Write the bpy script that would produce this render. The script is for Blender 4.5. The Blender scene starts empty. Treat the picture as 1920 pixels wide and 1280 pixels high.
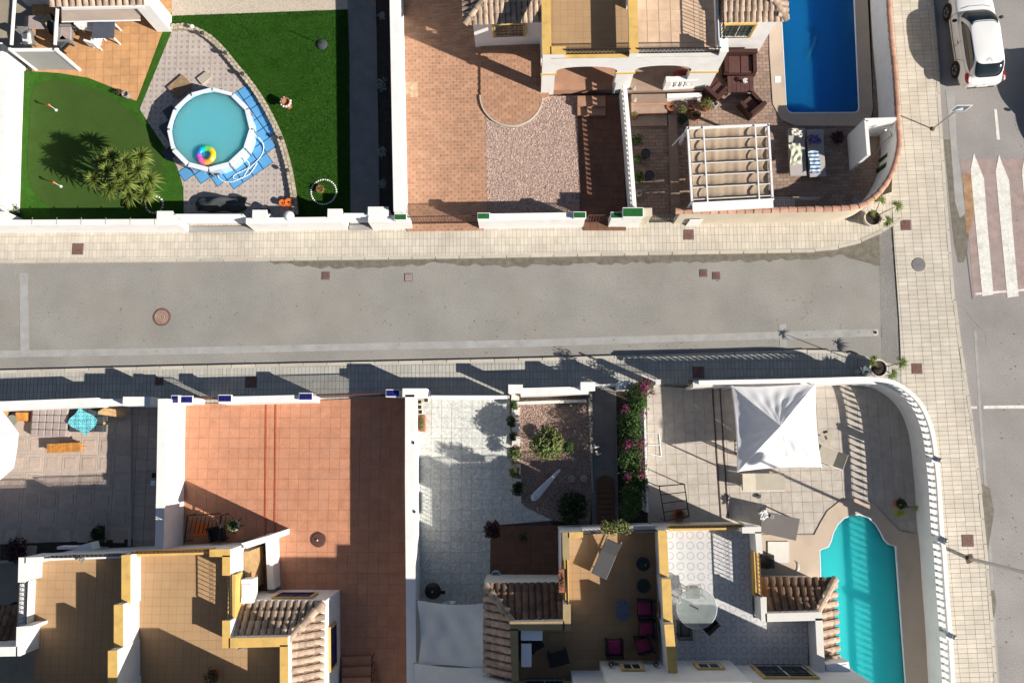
import bpy, math, random
from mathutils import Vector, Matrix
RND = random.Random(11)
sc = bpy.context.scene
COL = sc.collection
# ---------------------------------------------------------------- camera (drone, 36 m up, almost straight down)
H = 36.0; F = 1656.0
def _cam_rot():
    n = Vector((20/F, -200/F, -1)).normalized()
    zc = -n
    xc = (Vector((1,0,0)) - zc*zc.x).normalized()
    yc = zc.cross(xc)
    return Matrix((xc, yc, zc))
CR = _cam_rot()
def W(u, v, z=0.0):
    """photograph measurement -> point of the place at height z"""
    d = CR @ Vector(((u-960)/F, -(v-640)/F, -1))
    t = (H-z)/(-d.z)
    return Vector((d.x*t, d.y*t, z))
cam = bpy.data.cameras.new('camera'); camo = bpy.data.objects.new('camera', cam); COL.objects.link(camo)
cam.sensor_width = 36; cam.lens = F/1920*36; cam.clip_end = 2000; cam.clip_start = .5
camo.matrix_world = Matrix.Translation((0,0,H)) @ CR.to_4x4()
sc.camera = camo
# ---------------------------------------------------------------- light
ELEV = math.radians(30.6)
SD = Vector((0.912, -0.41, 0)).normalized()
SD = Vector((SD.x*math.cos(ELEV), SD.y*math.cos(ELEV), math.sin(ELEV)))
sun = bpy.data.lights.new('sun', 'SUN'); sun.energy = 5.0; sun.angle = math.radians(.53); sun.color = (1, .93, .83)
suno = bpy.data.objects.new('sun', sun); COL.objects.link(suno)
suno.rotation_euler = SD.to_track_quat('Z', 'Y').to_euler()
world = bpy.data.worlds.new('World'); sc.world = world; world.use_nodes = True
wn = world.node_tree; bg = wn.nodes['Background']
sky = wn.nodes.new('ShaderNodeTexSky'); sky.sky_type = 'NISHITA'; sky.sun_disc = False
sky.sun_elevation = ELEV; sky.sun_rotation = math.atan2(SD.x, SD.y); sky.air_density = .8; sky.dust_density = .3
wn.links.new(sky.outputs[0], bg.inputs[0]); bg.inputs[1].default_value = .05
sc.view_settings.view_transform = 'Standard'; sc.view_settings.look = 'None'
sc.view_settings.exposure = 0.6; sc.view_settings.gamma = 1
sc.render.engine = 'CYCLES'
sc.cycles.max_bounces = 6; sc.cycles.diffuse_bounces = 2; sc.cycles.transparent_max_bounces = 12
# ---------------------------------------------------------------- mesh collecting helper
def xy(p): return (p[0], p[1])
def area(p): return sum(p[i][0]*p[(i+1)%len(p)][1]-p[(i+1)%len(p)][0]*p[i][1] for i in range(len(p)))/2
def org(o):
    v = Vector((0,0,0))
    while o: v += o.location; o = o.parent
    return v
class MB:
    def __init__(s): s.v = []; s.f = []; s.uv = None
    def add(s, vs, fs):
        n = len(s.v); s.v += [tuple(a) for a in vs]; s.f += [[i+n for i in f] for f in fs]; return s
    def prism(s, p, z0, z1, bottom=False):
        p = [xy(a) for a in p]
        if area(p) < 0: p = p[::-1]
        n = len(p)
        vs = [(a[0],a[1],z0) for a in p]+[(a[0],a[1],z1) for a in p]
        fs = [[i,(i+1)%n,(i+1)%n+n,i+n] for i in range(n)]+[list(range(n,2*n))]
        if bottom: fs.append(list(range(n))[::-1])
        return s.add(vs, fs)
    def box(s, c, size, rz=0, z0=None):
        x, y, z = c; a, b, h = size[0]/2, size[1]/2, size[2]
        co, si = math.cos(rz), math.sin(rz)
        p = [(x+co*i*a-si*j*b, y+si*i*a+co*j*b) for i,j in ((-1,-1),(1,-1),(1,1),(-1,1))]
        return s.prism(p, z, z+h, True)
    def obox(s, M, size):
        a,b,c = size[0]/2,size[1]/2,size[2]/2
        vs = [M@Vector((i*a,j*b,k*c)) for k in (-1,1) for i,j in ((-1,-1),(1,-1),(1,1),(-1,1))]
        return s.add(vs, [[3,2,1,0],[4,5,6,7],[0,1,5,4],[1,2,6,5],[2,3,7,6],[3,0,4,7]])
    def tube(s, a, b, r, n=6, r2=None, caps=True):
        a, b = Vector(a), Vector(b); d = b-a
        if d.length < 1e-6: return s
        q = d.to_track_quat('Z','Y'); r2 = r if r2 is None else r2
        vs = [a+q@Vector((r*math.cos(2*math.pi*i/n), r*math.sin(2*math.pi*i/n), 0)) for i in range(n)]
        vs += [b+q@Vector((r2*math.cos(2*math.pi*i/n), r2*math.sin(2*math.pi*i/n), 0)) for i in range(n)]
        fs = [[i,(i+1)%n,(i+1)%n+n,i+n] for i in range(n)]
        if caps: fs += [list(range(n))[::-1], list(range(n,2*n))]
        return s.add(vs, fs)
    def path(s, pts, r, n=6):
        for a, b in zip(pts, pts[1:]): s.tube(a, b, r, n)
        return s
    def lathe(s, c, prof, n=16, cap=True):
        c = Vector(c); m = len(prof); vs = []
        for r, z in prof:
            for i in range(n):
                vs.append(c+Vector((r*math.cos(2*math.pi*i/n), r*math.sin(2*math.pi*i/n), z)))
        fs = []
        for k in range(m-1):
            for i in range(n):
                fs.append([k*n+i, k*n+(i+1)%n, (k+1)*n+(i+1)%n, (k+1)*n+i])
        if cap: fs += [list(range(n))[::-1], [(m-1)*n+i for i in range(n)]]
        return s.add(vs, fs)
    def grid(s, fn, nu, nv):
        vs = [fn(i/nu, j/nv) for j in range(nv+1) for i in range(nu+1)]
        fs = [[j*(nu+1)+i, j*(nu+1)+i+1, (j+1)*(nu+1)+i+1, (j+1)*(nu+1)+i] for j in range(nv) for i in range(nu)]
        return s.add(vs, fs)
    def ell(s, c, r, n=10, m=6, jit=0):
        vs=[]; c=Vector(c)
        for k in range(m+1):
            t = math.pi*k/m
            for i in range(n):
                p = 2*math.pi*i/n; j = 1+RND.uniform(-jit,jit)
                vs.append(c+Vector((r[0]*math.sin(t)*math.cos(p)*j, r[1]*math.sin(t)*math.sin(p)*j, -r[2]*math.cos(t)*j)))
        fs=[[k*n+i,k*n+(i+1)%n,(k+1)*n+(i+1)%n,(k+1)*n+i] for k in range(m) for i in range(n)]
        return s.add(vs, fs)
    def mesh(s, name, mat, off=Vector((0,0,0)), smooth=False):
        me = bpy.data.meshes.new(name)
        me.from_pydata([(a[0]-off.x, a[1]-off.y, a[2]-off.z) for a in s.v], [], s.f)
        me.update()
        if mat: me.materials.append(mat)
        if smooth: me.polygons.foreach_set('use_smooth', [True]*len(me.polygons))
        return me
    def obj(s, name, mat, parent=None, smooth=False, loc=None, bevel=0):
        off = org(parent) if parent else Vector((0,0,0))
        if loc is not None: off = Vector(loc)
        o = bpy.data.objects.new(name, s.mesh(name, mat, off, smooth)); COL.objects.link(o)
        if parent:
            o.parent = parent
            if loc is not None: o.location = Vector(loc)-org(parent)
        elif loc is not None: o.location = loc
        if bevel:
            m = o.modifiers.new('bevel','BEVEL'); m.width = bevel; m.segments = 2; m.limit_method = 'ANGLE'
        return o
def tag(o, label=None, cat=None, group=None, kind=None):
    if label: o['label'] = label
    if cat: o['category'] = cat
    if group: o['group'] = group
    if kind: o['kind'] = kind
    return o
def thing(name, label, cat, loc=(0,0,0), group=None, rz=0):
    o = bpy.data.objects.new(name, None); COL.objects.link(o); o.empty_display_size = .2
    o.location = Vector(loc); o.rotation_euler = (0,0,rz)
    return tag(o, label, cat, group)
def solo(mb, name, mat, label, cat, group=None, smooth=False, bevel=0, loc=None):
    if loc is None:
        xs=[a[0] for a in mb.v]; ys=[a[1] for a in mb.v]; zs=[a[2] for a in mb.v]
        loc=((min(xs)+max(xs))/2,(min(ys)+max(ys))/2,min(zs))
    o = mb.obj(name, mat, None, smooth, loc, bevel); return tag(o, label, cat, group)
def struct(mb, name, mat, parent=None, smooth=False):
    o = mb.obj(name, mat, parent, smooth)
    if not parent: o['kind'] = 'structure'
    return o
def dup(root, loc=None, rz=None, label=None, group=None, scale=None):
    def cp(o, par):
        c = o.copy(); COL.objects.link(c); c.parent = par
        for ch in o.children: cp(ch, c)
        return c
    r = cp(root, root.parent)
    if loc is not None: r.location = loc
    if rz is not None: r.rotation_euler = (0,0,rz)
    if label: r['label'] = label
    if group: r['group'] = group
    if scale: r.scale = (scale,)*3
    return r
def inst(name, me, parent, loc, rz=0, scale=None, M=None):
    o = bpy.data.objects.new(name, me); COL.objects.link(o); o.parent = parent
    l = Vector(loc)-org(parent) if parent else Vector(loc)
    if M is not None:
        Mx = M.copy(); Mx.translation = l; o.matrix_local = Mx
    else:
        o.location = l; o.rotation_euler = (0,0,rz)
        if scale: o.scale = scale
    return o
# ---------------------------------------------------------------- materials
def mat(name, col, rough=.85, var=.12, scale=3.0, bump=0, bscale=40, rnd=0, grain=.06, gscale=60, stain=0, stcol=None,
        stscale=.6, metal=0, spec=.3, sheen=0, ring=None, hue=0, trans=0, alpha=None, stripes=None):
    m = bpy.data.materials.new(name); m.use_nodes = True; nt = m.node_tree; N = nt.nodes; L = nt.links
    b = N['Principled BSDF']; b.inputs['Roughness'].default_value = rough; b.inputs['Metallic'].default_value = metal
    b.inputs['Specular IOR Level'].default_value = spec
    geo = N.new('ShaderNodeNewGeometry')
    def noise(sc_, det=4, ro=.55):
        n = N.new('ShaderNodeTexNoise'); n.inputs['Scale'].default_value = sc_; n.inputs['Detail'].default_value = det
        n.inputs['Roughness'].default_value = ro; L.new(geo.outputs['Position'], n.inputs['Vector']); return n
    def mr(src, a, b_, lo, hi):
        r = N.new('ShaderNodeMapRange'); r.inputs[1].default_value=a; r.inputs[2].default_value=b_
        r.inputs[3].default_value=lo; r.inputs[4].default_value=hi; L.new(src, r.inputs[0]); return r.outputs[0]
    def mul(a, b_):
        x = N.new('ShaderNodeMath'); x.operation='MULTIPLY'; L.new(a, x.inputs[0]); L.new(b_, x.inputs[1]); return x.outputs[0]
    f = mr(noise(scale).outputs[0], .3, .7, 1-var, 1+var)
    g = mr(noise(gscale, 2).outputs[0], .3, .7, 1-grain, 1+grain)
    f = mul(f, g)
    if rnd:
        oi = N.new('ShaderNodeObjectInfo')
        x = N.new('ShaderNodeMath'); x.operation='ADD'; L.new(oi.outputs['Random'], x.inputs[0]); L.new(geo.outputs['Random Per Island'], x.inputs[1])
        y = N.new('ShaderNodeMath'); y.operation='FRACT'; L.new(x.outputs[0], y.inputs[0])
        f = mul(f, mr(y.outputs[0], 0, 1, 1-rnd, 1+rnd))
    c = N.new('ShaderNodeMix'); c.data_type='RGBA'; c.blend_type='MULTIPLY'; c.inputs[0].default_value = 1
    c.inputs[6].default_value = (*col, 1)
    L.new(f, c.inputs[7]); out = c.outputs[2]
    if hue and rnd:
        h = N.new('ShaderNodeHueSaturation'); L.new(out, h.inputs['Color'])
        L.new(mr(y.outputs[0],0,1,.5-hue,.5+hue), h.inputs['Hue']); out = h.outputs[0]
    if ring:
        size, rr, wid, rc = ring
        vm = N.new('ShaderNodeVectorMath'); vm.operation='SCALE'; vm.inputs['Scale'].default_value = 1/size; L.new(geo.outputs['Position'], vm.inputs[0])
        fr = N.new('ShaderNodeVectorMath'); fr.operation='FRACTION'; L.new(vm.outputs[0], fr.inputs[0])
        sx = N.new('ShaderNodeSeparateXYZ'); L.new(fr.outputs[0], sx.inputs[0])
        cx = N.new('ShaderNodeCombineXYZ'); L.new(sx.outputs[0], cx.inputs[0]); L.new(sx.outputs[1], cx.inputs[1])
        su = N.new('ShaderNodeVectorMath'); su.operation='DISTANCE'; L.new(cx.outputs[0], su.inputs[0]); su.inputs[1].default_value=(.5,.5,0)
        ab = N.new('ShaderNodeMath'); ab.operation='SUBTRACT'; L.new(su.outputs['Value'], ab.inputs[0]); ab.inputs[1].default_value = rr
        a2 = N.new('ShaderNodeMath'); a2.operation='ABSOLUTE'; L.new(ab.outputs[0], a2.inputs[0])
        fac = mul(mr(a2.outputs[0], wid*.6, wid*1.4, 1, 0), mr(noise(22,3).outputs[0], .35, .6, .15, .85))
        mx = N.new('ShaderNodeMix'); mx.data_type='RGBA'; L.new(fac, mx.inputs[0]); L.new(out, mx.inputs[6]); mx.inputs[7].default_value=(*rc,1); out = mx.outputs[2]
    if stripes:   # printed stripes: axis vector, period, colours
        ax, per, c2, duty = stripes
        tc = N.new('ShaderNodeTexCoord')
        dt = N.new('ShaderNodeVectorMath'); dt.operation='DOT_PRODUCT'; L.new(tc.outputs['Object'], dt.inputs[0]); dt.inputs[1].default_value=(ax[0]/per,ax[1]/per,0)
        fr = N.new('ShaderNodeMath'); fr.operation='FRACT'; L.new(dt.outputs['Value'], fr.inputs[0])
        lt = N.new('ShaderNodeMath'); lt.operation='LESS_THAN'; L.new(fr.outputs[0], lt.inputs[0]); lt.inputs[1].default_value=duty
        mx = N.new('ShaderNodeMix'); mx.data_type='RGBA'; L.new(lt.outputs[0], mx.inputs[0]); L.new(out, mx.inputs[6]); mx.inputs[7].default_value=(*c2,1); out = mx.outputs[2]
    if stain:
        st = mr(noise(stscale, 6, .62).outputs[0], .5, .72, 0, stain)
        mx = N.new('ShaderNodeMix'); mx.data_type='RGBA'; L.new(st, mx.inputs[0]); L.new(out, mx.inputs[6])
        mx.inputs[7].default_value = (*(stcol or (col[0]*.5, col[1]*.48, col[2]*.45)), 1); out = mx.outputs[2]
    L.new(out, b.inputs['Base Color'])
    if bump:
        bn = N.new('ShaderNodeBump'); bn.inputs['Strength'].default_value = bump; bn.inputs['Distance'].default_value = .02
        L.new(noise(bscale, 3).outputs[0], bn.inputs['Height']); L.new(bn.outputs[0], b.inputs['Normal'])
    if trans: b.inputs['Transmission Weight'].default_value = trans
    if alpha is not None: b.inputs['Alpha'].default_value = alpha
    return m
def watermat(name, tint, body=(.1,.4,.6), bf=.4, rough=.03, bump=.25, bs=5):
    m = bpy.data.materials.new(name); m.use_nodes=True; nt=m.node_tree; N=nt.nodes; L=nt.links
    N.remove(N['Principled BSDF']); out=N['Material Output']
    t=N.new('ShaderNodeBsdfTransparent'); t.inputs[0].default_value=(*tint,1)
    g=N.new('ShaderNodeBsdfGlossy'); g.inputs['Roughness'].default_value=rough; g.inputs[0].default_value=(.9,.95,1,1)
    fr=N.new('ShaderNodeFresnel'); fr.inputs[0].default_value=1.33
    geo=N.new('ShaderNodeNewGeometry'); n=N.new('ShaderNodeTexNoise'); n.inputs['Scale'].default_value=bs; n.inputs['Detail'].default_value=3
    L.new(geo.outputs['Position'], n.inputs['Vector'])
    b=N.new('ShaderNodeBump'); b.inputs['Strength'].default_value=bump; b.inputs['Distance'].default_value=.05
    L.new(n.outputs[0], b.inputs['Height']); L.new(b.outputs[0], g.inputs['Normal']); L.new(b.outputs[0], fr.inputs['Normal'])
    mx=N.new('ShaderNodeMixShader'); L.new(fr.outputs[0], mx.inputs[0]); L.new(t.outputs[0], mx.inputs[1]); L.new(g.outputs[0], mx.inputs[2])
    df=N.new('ShaderNodeSubsurfaceScattering'); df.falloff='RANDOM_WALK'; df.inputs['Color'].default_value=(*body,1); df.inputs['Scale'].default_value=1.4; df.inputs['Radius'].default_value=(.8,1,1); m2=N.new('ShaderNodeMixShader'); m2.inputs[0].default_value=bf
    L.new(t.outputs[0], m2.inputs[1]); L.new(df.outputs[0], m2.inputs[2]); L.new(m2.outputs[0], mx.inputs[1])
    L.new(mx.outputs[0], out.inputs['Surface']); return m
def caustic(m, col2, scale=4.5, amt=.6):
    """paints a pale net of caustic light into the basin lining colour"""
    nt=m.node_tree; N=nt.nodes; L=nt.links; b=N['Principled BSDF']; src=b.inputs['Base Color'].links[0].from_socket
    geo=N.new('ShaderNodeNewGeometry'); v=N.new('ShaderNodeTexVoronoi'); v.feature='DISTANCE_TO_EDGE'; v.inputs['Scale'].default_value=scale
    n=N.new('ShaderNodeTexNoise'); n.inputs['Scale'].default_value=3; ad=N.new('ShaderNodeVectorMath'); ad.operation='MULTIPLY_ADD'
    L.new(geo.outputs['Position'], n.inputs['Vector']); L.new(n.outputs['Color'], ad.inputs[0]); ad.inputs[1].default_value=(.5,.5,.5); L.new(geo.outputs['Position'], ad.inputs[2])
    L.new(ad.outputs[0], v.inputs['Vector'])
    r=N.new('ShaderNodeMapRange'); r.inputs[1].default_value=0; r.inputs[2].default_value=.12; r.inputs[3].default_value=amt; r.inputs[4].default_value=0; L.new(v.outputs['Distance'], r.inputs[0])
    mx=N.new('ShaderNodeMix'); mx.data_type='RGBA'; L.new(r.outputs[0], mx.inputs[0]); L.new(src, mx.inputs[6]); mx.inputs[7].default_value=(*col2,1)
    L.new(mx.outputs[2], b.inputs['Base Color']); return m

M = {}
M['asphalt'] = mat('asphalt', (.275,.265,.245), .9, .13, .45, .4, 60, grain=.22, gscale=24, stain=.5, stcol=(.33,.295,.25), stscale=.3)
M['asphalt2'] = mat('asphalt_right', (.29,.272,.262), .9, .13, .5, .4, 60, grain=.22, gscale=26, stain=.3, stcol=(.33,.31,.3), stscale=.3)
M['patch'] = mat('patch_strip', (.34,.335,.325), .9, .12, 2, grain=.1, gscale=30)
M['wet'] = mat('gutter_silt', (.16,.145,.115), .7, .25, 4, grain=.2, gscale=40)
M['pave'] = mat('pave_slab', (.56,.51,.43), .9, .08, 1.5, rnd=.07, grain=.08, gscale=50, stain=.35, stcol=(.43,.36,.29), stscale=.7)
M['pave2'] = mat('pave_slab_shade_toned', (.42,.41,.37), .9, .08, 1.5, rnd=.08, grain=.08, gscale=50, stain=.3, stcol=(.34,.3,.26), stscale=.8)  # darker copy of the slab, shade of the south pavement mixed into its colour
M['grout'] = mat('pave_joint', (.25,.23,.2), .95, .15, 4)
M['kerb'] = mat('kerb_stone', (.5,.46,.39), .9, .12, 2, rnd=.1, stain=.4, stscale=2)
M['white'] = mat('white_wall_paint', (.8,.79,.77), .85, .03, 1.2, .12, 90, grain=.02, stain=.35, stcol=(.6,.56,.49), stscale=1.9)
M['cream'] = mat('cream_wall_paint', (.62,.54,.42), .85, .05, 1.2, .15, 90, stain=.25, stscale=.9)
M['offwhite'] = mat('offwhite_paint', (.68,.66,.61), .8, .05, 1.2, .1, 90, stain=.2, stcol=(.5,.46,.4), stscale=1.5)
M['yellow'] = mat('ochre_paint', (.66,.43,.13), .8, .08, 2, .1, 80, stain=.45, stcol=(.32,.22,.1), stscale=3)
M['tan'] = mat('weathered_ochre_coping', (.36,.27,.14), .85, .1, 2, stain=.4, stcol=(.2,.16,.1), stscale=3)
M['terrace'] = mat('terrace_screed', (.39,.25,.135), .85, .06, 1, rnd=.03, grain=.06, gscale=50, stain=.35, stcol=(.35,.22,.12), stscale=.8)
M['beige_tile'] = mat('beige_terrace_tile', (.6,.43,.3), .7, .12, 3, rnd=.06, stain=.3, stcol=(.5,.32,.2), stscale=2)
M['ring_tile'] = mat('motif_terrace_tile', (.56,.555,.55), .55, .05, 3, rnd=.03, ring=(.37,.33,.07,(.3,.32,.37)))
M['grey_tile'] = mat('grey_relief_tile', (.46,.37,.31), .75, .1, 6, rnd=.09, grain=.1, gscale=40)
M['lightgrout'] = mat('pale_grout', (.5,.46,.42), .9, .1, 4)
M['red_tile'] = mat('red_patio_tile', (.5,.235,.14), .75, .1, 3, rnd=.05, grain=.1, gscale=22, stain=.5, stcol=(.5,.27,.18), stscale=1.2)
M['redgrout'] = mat('brick_grout', (.46,.21,.125), .9, .1, 4)
M['drive_tile'] = mat('driveway_tile', (.42,.235,.15), .8, .1, 2, rnd=.13, grain=.08, gscale=40, stain=.2, stcol=(.45,.3,.22), stscale=1)
M['drivegrout'] = mat('driveway_joint', (.6,.42,.3), .9, .1, 4)
M['white_tile'] = mat('white_speckled_tile', (.56,.57,.54), .7, .12, 6, rnd=.05, grain=.22, gscale=16)
M['buff_tile'] = mat('buff_mottled_tile', (.47,.425,.37), .75, .1, 4, rnd=.05, grain=.06, gscale=30, stain=.4, stcol=(.37,.28,.25), stscale=2.5)
M['flower_tile'] = mat('rose_motif_tile', (.47,.41,.37), .75, .06, 4, rnd=.05, ring=(.245,.12,.13,(.25,.19,.19)))
M['terra'] = mat('terracotta_tile', (.55,.3,.14), .75, .14, 2.5, rnd=.09, grain=.05, stain=.25, stcol=(.6,.38,.22), stscale=2)
M['terragrout'] = mat('terracotta_joint', (.4,.24,.13), .9)
M['paver'] = mat('brown_clay_paver', (.31,.22,.17), .85, .12, 3, rnd=.16, grain=.1, gscale=40)
M['pavergrout'] = mat('paver_joint', (.17,.12,.095), .95)
M['brown'] = mat('dark_brown_tile', (.17,.085,.055), .8, .12, 3, rnd=.1)
M['gravel'] = mat('pink_gravel', (.6,.46,.4), .95, .2, 7, rnd=.4, grain=.3, gscale=24)
M['gravelbed'] = mat('gravel_bed', (.45,.34,.29), .95, .3, 18, .6, 30, grain=.4, gscale=22)
M['sandy'] = mat('pale_washed_gravel', (.5,.43,.35), .95, .15, 15, grain=.2, gscale=30)
M['turf'] = mat('artificial_turf', (.028,.088,.012), .95, .28, 1.1, grain=.35, gscale=24, stain=.35, stcol=(.012,.06,.005), stscale=.9, spec=.1)
M['green'] = mat('putting_green', (.045,.088,.018), .95, .08, 1.5, grain=.18, gscale=30, spec=.1)
M['fringe'] = mat('green_fringe', (.035,.105,.012), .95, .15, 3, grain=.25, gscale=24, spec=.1)
M['soil'] = mat('dark_soil', (.045,.035,.03), .95, .3, 6)
M['greypath'] = mat('grey_concrete', (.24,.22,.205), .9, .12, 2, grain=.12, gscale=25, stain=.3)
M['coping'] = mat('pool_coping_stone', (.52,.42,.33), .85, .1, 1.5, rnd=.04, stain=.35, stcol=(.42,.3,.21), stscale=1.5)
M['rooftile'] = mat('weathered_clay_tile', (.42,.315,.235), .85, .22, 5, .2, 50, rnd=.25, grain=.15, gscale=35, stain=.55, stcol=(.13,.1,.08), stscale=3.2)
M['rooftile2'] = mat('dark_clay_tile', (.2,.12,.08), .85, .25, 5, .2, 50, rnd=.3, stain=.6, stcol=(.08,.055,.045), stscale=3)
M['copingtile'] = mat('pink_clay_coping', (.48,.27,.19), .85, .15, 5, .15, 50, rnd=.2, stain=.4, stcol=(.3,.2,.16), stscale=4)
M['dark'] = mat('black_metal', (.02,.018,.018), .5, .1, 4)
M['rust'] = mat('brown_painted_iron', (.1,.045,.035), .6, .2, 8)
M['iron'] = mat('rusty_cover_iron', (.17,.09,.075), .7, .2, 12, .3, 60, stain=.4, stcol=(.25,.18,.15), stscale=8)
M['ironpale'] = mat('worn_cover_face', (.4,.3,.24), .7, .3, 12)
M['greyiron'] = mat('grey_cover_iron', (.15,.125,.125), .6, .2, 12, .3, 60)
M['whitemetal'] = mat('white_powder_metal', (.8,.8,.8), .45, .02, 3)
M['greymetal'] = mat('galvanised_metal', (.35,.35,.35), .4, .1, 5, metal=.5)
M['gtile'] = mat('green_glazed_tile', (.02,.12,.028), .3, .15, 8, rnd=.15, spec=.5)
M['btile'] = mat('blue_glazed_tile', (.015,.015,.14), .25, .15, 8, rnd=.15, spec=.5)
M['blueshutter'] = mat('blue_shutter', (.012,.018,.12), .4, .05, 5)
M['leafy'] = mat('yucca_leaf', (.13,.17,.03), .7, .2, 3, rnd=.35, hue=.02)
M['leaf'] = mat('green_leaf', (.05,.1,.02), .7, .25, 4, rnd=.4, hue=.02)
M['leafdark'] = mat('dark_leaf', (.025,.05,.015), .7, .25, 4, rnd=.4, hue=.02)
M['leaflight'] = mat('olive_leaf', (.14,.17,.05), .7, .25, 4, rnd=.4, hue=.03)
M['leafred'] = mat('plum_leaf', (.06,.02,.025), .7, .25, 4, rnd=.4)
M['bract'] = mat('magenta_bract', (.22,.025,.11), .8, .2, 5, rnd=.3, hue=.03)
M['palm'] = mat('palm_frond', (.1,.14,.025), .7, .2, 4, rnd=.3, hue=.03)
M['stem'] = mat('brown_stem', (.12,.08,.05), .9, .2, 8)
M['stone'] = mat('pale_rubble_stone', (.46,.4,.3), .9, .15, 6, .3, 30, rnd=.2)
M['stonejoint'] = mat('rubble_joint', (.3,.25,.19), .95)
M['pebble'] = mat('white_pebble', (.75,.75,.72), .7, .08, 6, rnd=.08)
M['terrapot'] = mat('terracotta_pot', (.33,.13,.07), .8, .15, 6)
M['whitepot'] = mat('white_pot', (.62,.56,.48), .8, .1, 6)
M['darkpot'] = mat('charcoal_pot', (.035,.04,.05), .5, .1, 6)
M['orange'] = mat('orange_glaze', (.7,.16,.03), .4, .1, 6)
M['redpot'] = mat('red_glaze', (.5,.02,.015), .3, .1, 6)
M['rattan'] = mat('brown_rattan', (.06,.025,.02), .6, .25, 30, .4, 60, grain=.3, gscale=80)
M['rattantop'] = mat('brown_cushion', (.1,.045,.04), .8, .2, 6)
M['greyfab'] = mat('grey_fabric', (.34,.285,.27), .95, .1, 6, rnd=.04)
M['slatefab'] = mat('slate_fabric', (.05,.06,.065), .95, .1, 6)
M['padfab'] = mat('taupe_lounger_pad', (.42,.39,.38), .95, .05, 4)
M['beigefab'] = mat('beige_sling', (.42,.38,.31), .9, .06, 3)
M['whitefab'] = mat('white_canvas', (.88,.88,.9), .9, .04, 2, spec=.1)
M['sail'] = mat('shade_sail', (.84,.84,.8), .9, .05, 2, spec=.1)
M['scallop'] = mat('sand_canopy_fabric', (.48,.38,.28), .95, .08, 2, grain=.04, gscale=9, spec=.1)
M['aqua'] = mat('aqua_print', (.05,.42,.5), .9, .1, 9, ring=(.16,.3,.09,(.6,.75,.78)))
M['wood'] = mat('orange_wood', (.5,.22,.05), .6, .2, 6, rnd=.12)
M['decking'] = mat('weathered_decking', (.3,.2,.12), .8, .2, 6, rnd=.12)
M['palewood'] = mat('pale_wood', (.42,.27,.13), .7, .2, 6)
M['matblue'] = mat('blue_floor_mat', (.1,.33,.62), .8, .06, 3, rnd=.05)
M['matedge'] = mat('mat_seam', (.02,.06,.14), .9)
M['slate'] = mat('slate_floor_mat', (.07,.08,.11), .8, .1, 3)
M['poolwall'] = mat('pale_blue_vinyl', (.45,.6,.72), .4, .05, 3)
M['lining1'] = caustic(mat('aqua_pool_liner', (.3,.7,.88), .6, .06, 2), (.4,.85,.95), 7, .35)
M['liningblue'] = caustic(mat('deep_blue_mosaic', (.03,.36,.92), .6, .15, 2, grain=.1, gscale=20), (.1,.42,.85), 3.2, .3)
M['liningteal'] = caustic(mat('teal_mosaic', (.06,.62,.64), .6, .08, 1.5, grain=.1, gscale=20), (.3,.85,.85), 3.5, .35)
M['water1'] = watermat('clear_pool_water', (.88,.97,.99), (.2,.72,.99), .62); M['waterb'] = watermat('blue_pool_water', (.8,.96,1), (.015,.33,.98), .24, bump=.5, bs=7); M['watert'] = watermat('teal_pool_water', (.7,.97,.97), (.06,.78,.84), .7, bump=.45, bs=7)
M['pale'] = mat('pale_pool_rim', (.72,.76,.8), .6, .03, 2)
M['carwhite'] = mat('white_car_paint', (.78,.78,.77), .25, .01, 2, spec=.6, grain=0)
M['carblack'] = mat('black_car_paint', (.008,.009,.014), .2, .05, 2, spec=.6, grain=0)
M['glass'] = mat('dark_window_glass', (.012,.018,.02), .08, .3, 3, spec=.8, grain=0)
M['glass'].node_tree.nodes['Principled BSDF'].inputs['IOR'].default_value=1.5
M['greenglass'] = mat('reflecting_window', (.06,.09,.075), .15, .4, 3, spec=.8)
M['lampred'] = mat('red_lamp_lens', (.35,.01,.01), .2, .05, 2, spec=.6); M['lampclear'] = mat('clear_lamp_lens', (.5,.5,.52), .2, .05, 2, spec=.6)
M['tyre'] = mat('tyre_rubber', (.015,.015,.015), .8, .1, 9); M['rim'] = mat('alloy_rim', (.4,.4,.4), .3, .1, 9, metal=.7)
M['paint'] = mat('road_paint', (.7,.69,.64), .85, .1, 6, grain=.15, gscale=25, stain=.6, stcol=(.42,.39,.35), stscale=2.2)
M['redpaint'] = mat('worn_red_road_surface', (.34,.26,.24), .9, .15, 3, grain=.2, gscale=25, stain=.8, stcol=(.31,.28,.255), stscale=1)
M['orangepaint'] = mat('worn_orange_surface', (.36,.22,.13), .9, .3, 3, grain=.2, gscale=25, stain=.6, stcol=(.25,.17,.1), stscale=2)
M['blind'] = mat('beige_blind', (.5,.42,.36), .9, .08, 2)
M['greyscreen'] = mat('grey_screen', (.34,.33,.32), .9, .05, 2)
M['purple'] = mat('lilac_cloth', (.16,.12,.28), .9, .2, 6)
M['towel'] = mat('striped_towel_cloth', (.62,.68,.74), .95, .04, 5, stripes=((0,1),.16,(.03,.13,.28),.45))
M['floral'] = mat('pale_green_print', (.62,.64,.48), .95, .15, 14)
M['pink'] = mat('berry_cushion', (.3,.035,.09), .9, .12, 9)
M['glassy'] = mat('frosted_table_glass', (.3,.35,.34), .12, .08, 4, spec=.6, alpha=.62)
M['reflect'] = mat('sign_face_blue', (.1,.14,.2), .5); M['signwhite'] = mat('sign_white', (.7,.7,.7), .4)
M['globe'] = mat('opal_globe', (.75,.77,.78), .3, .02, 3)
M['base'] = mat('bare_ground', (.3,.26,.2), .95, .2, 1)

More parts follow.
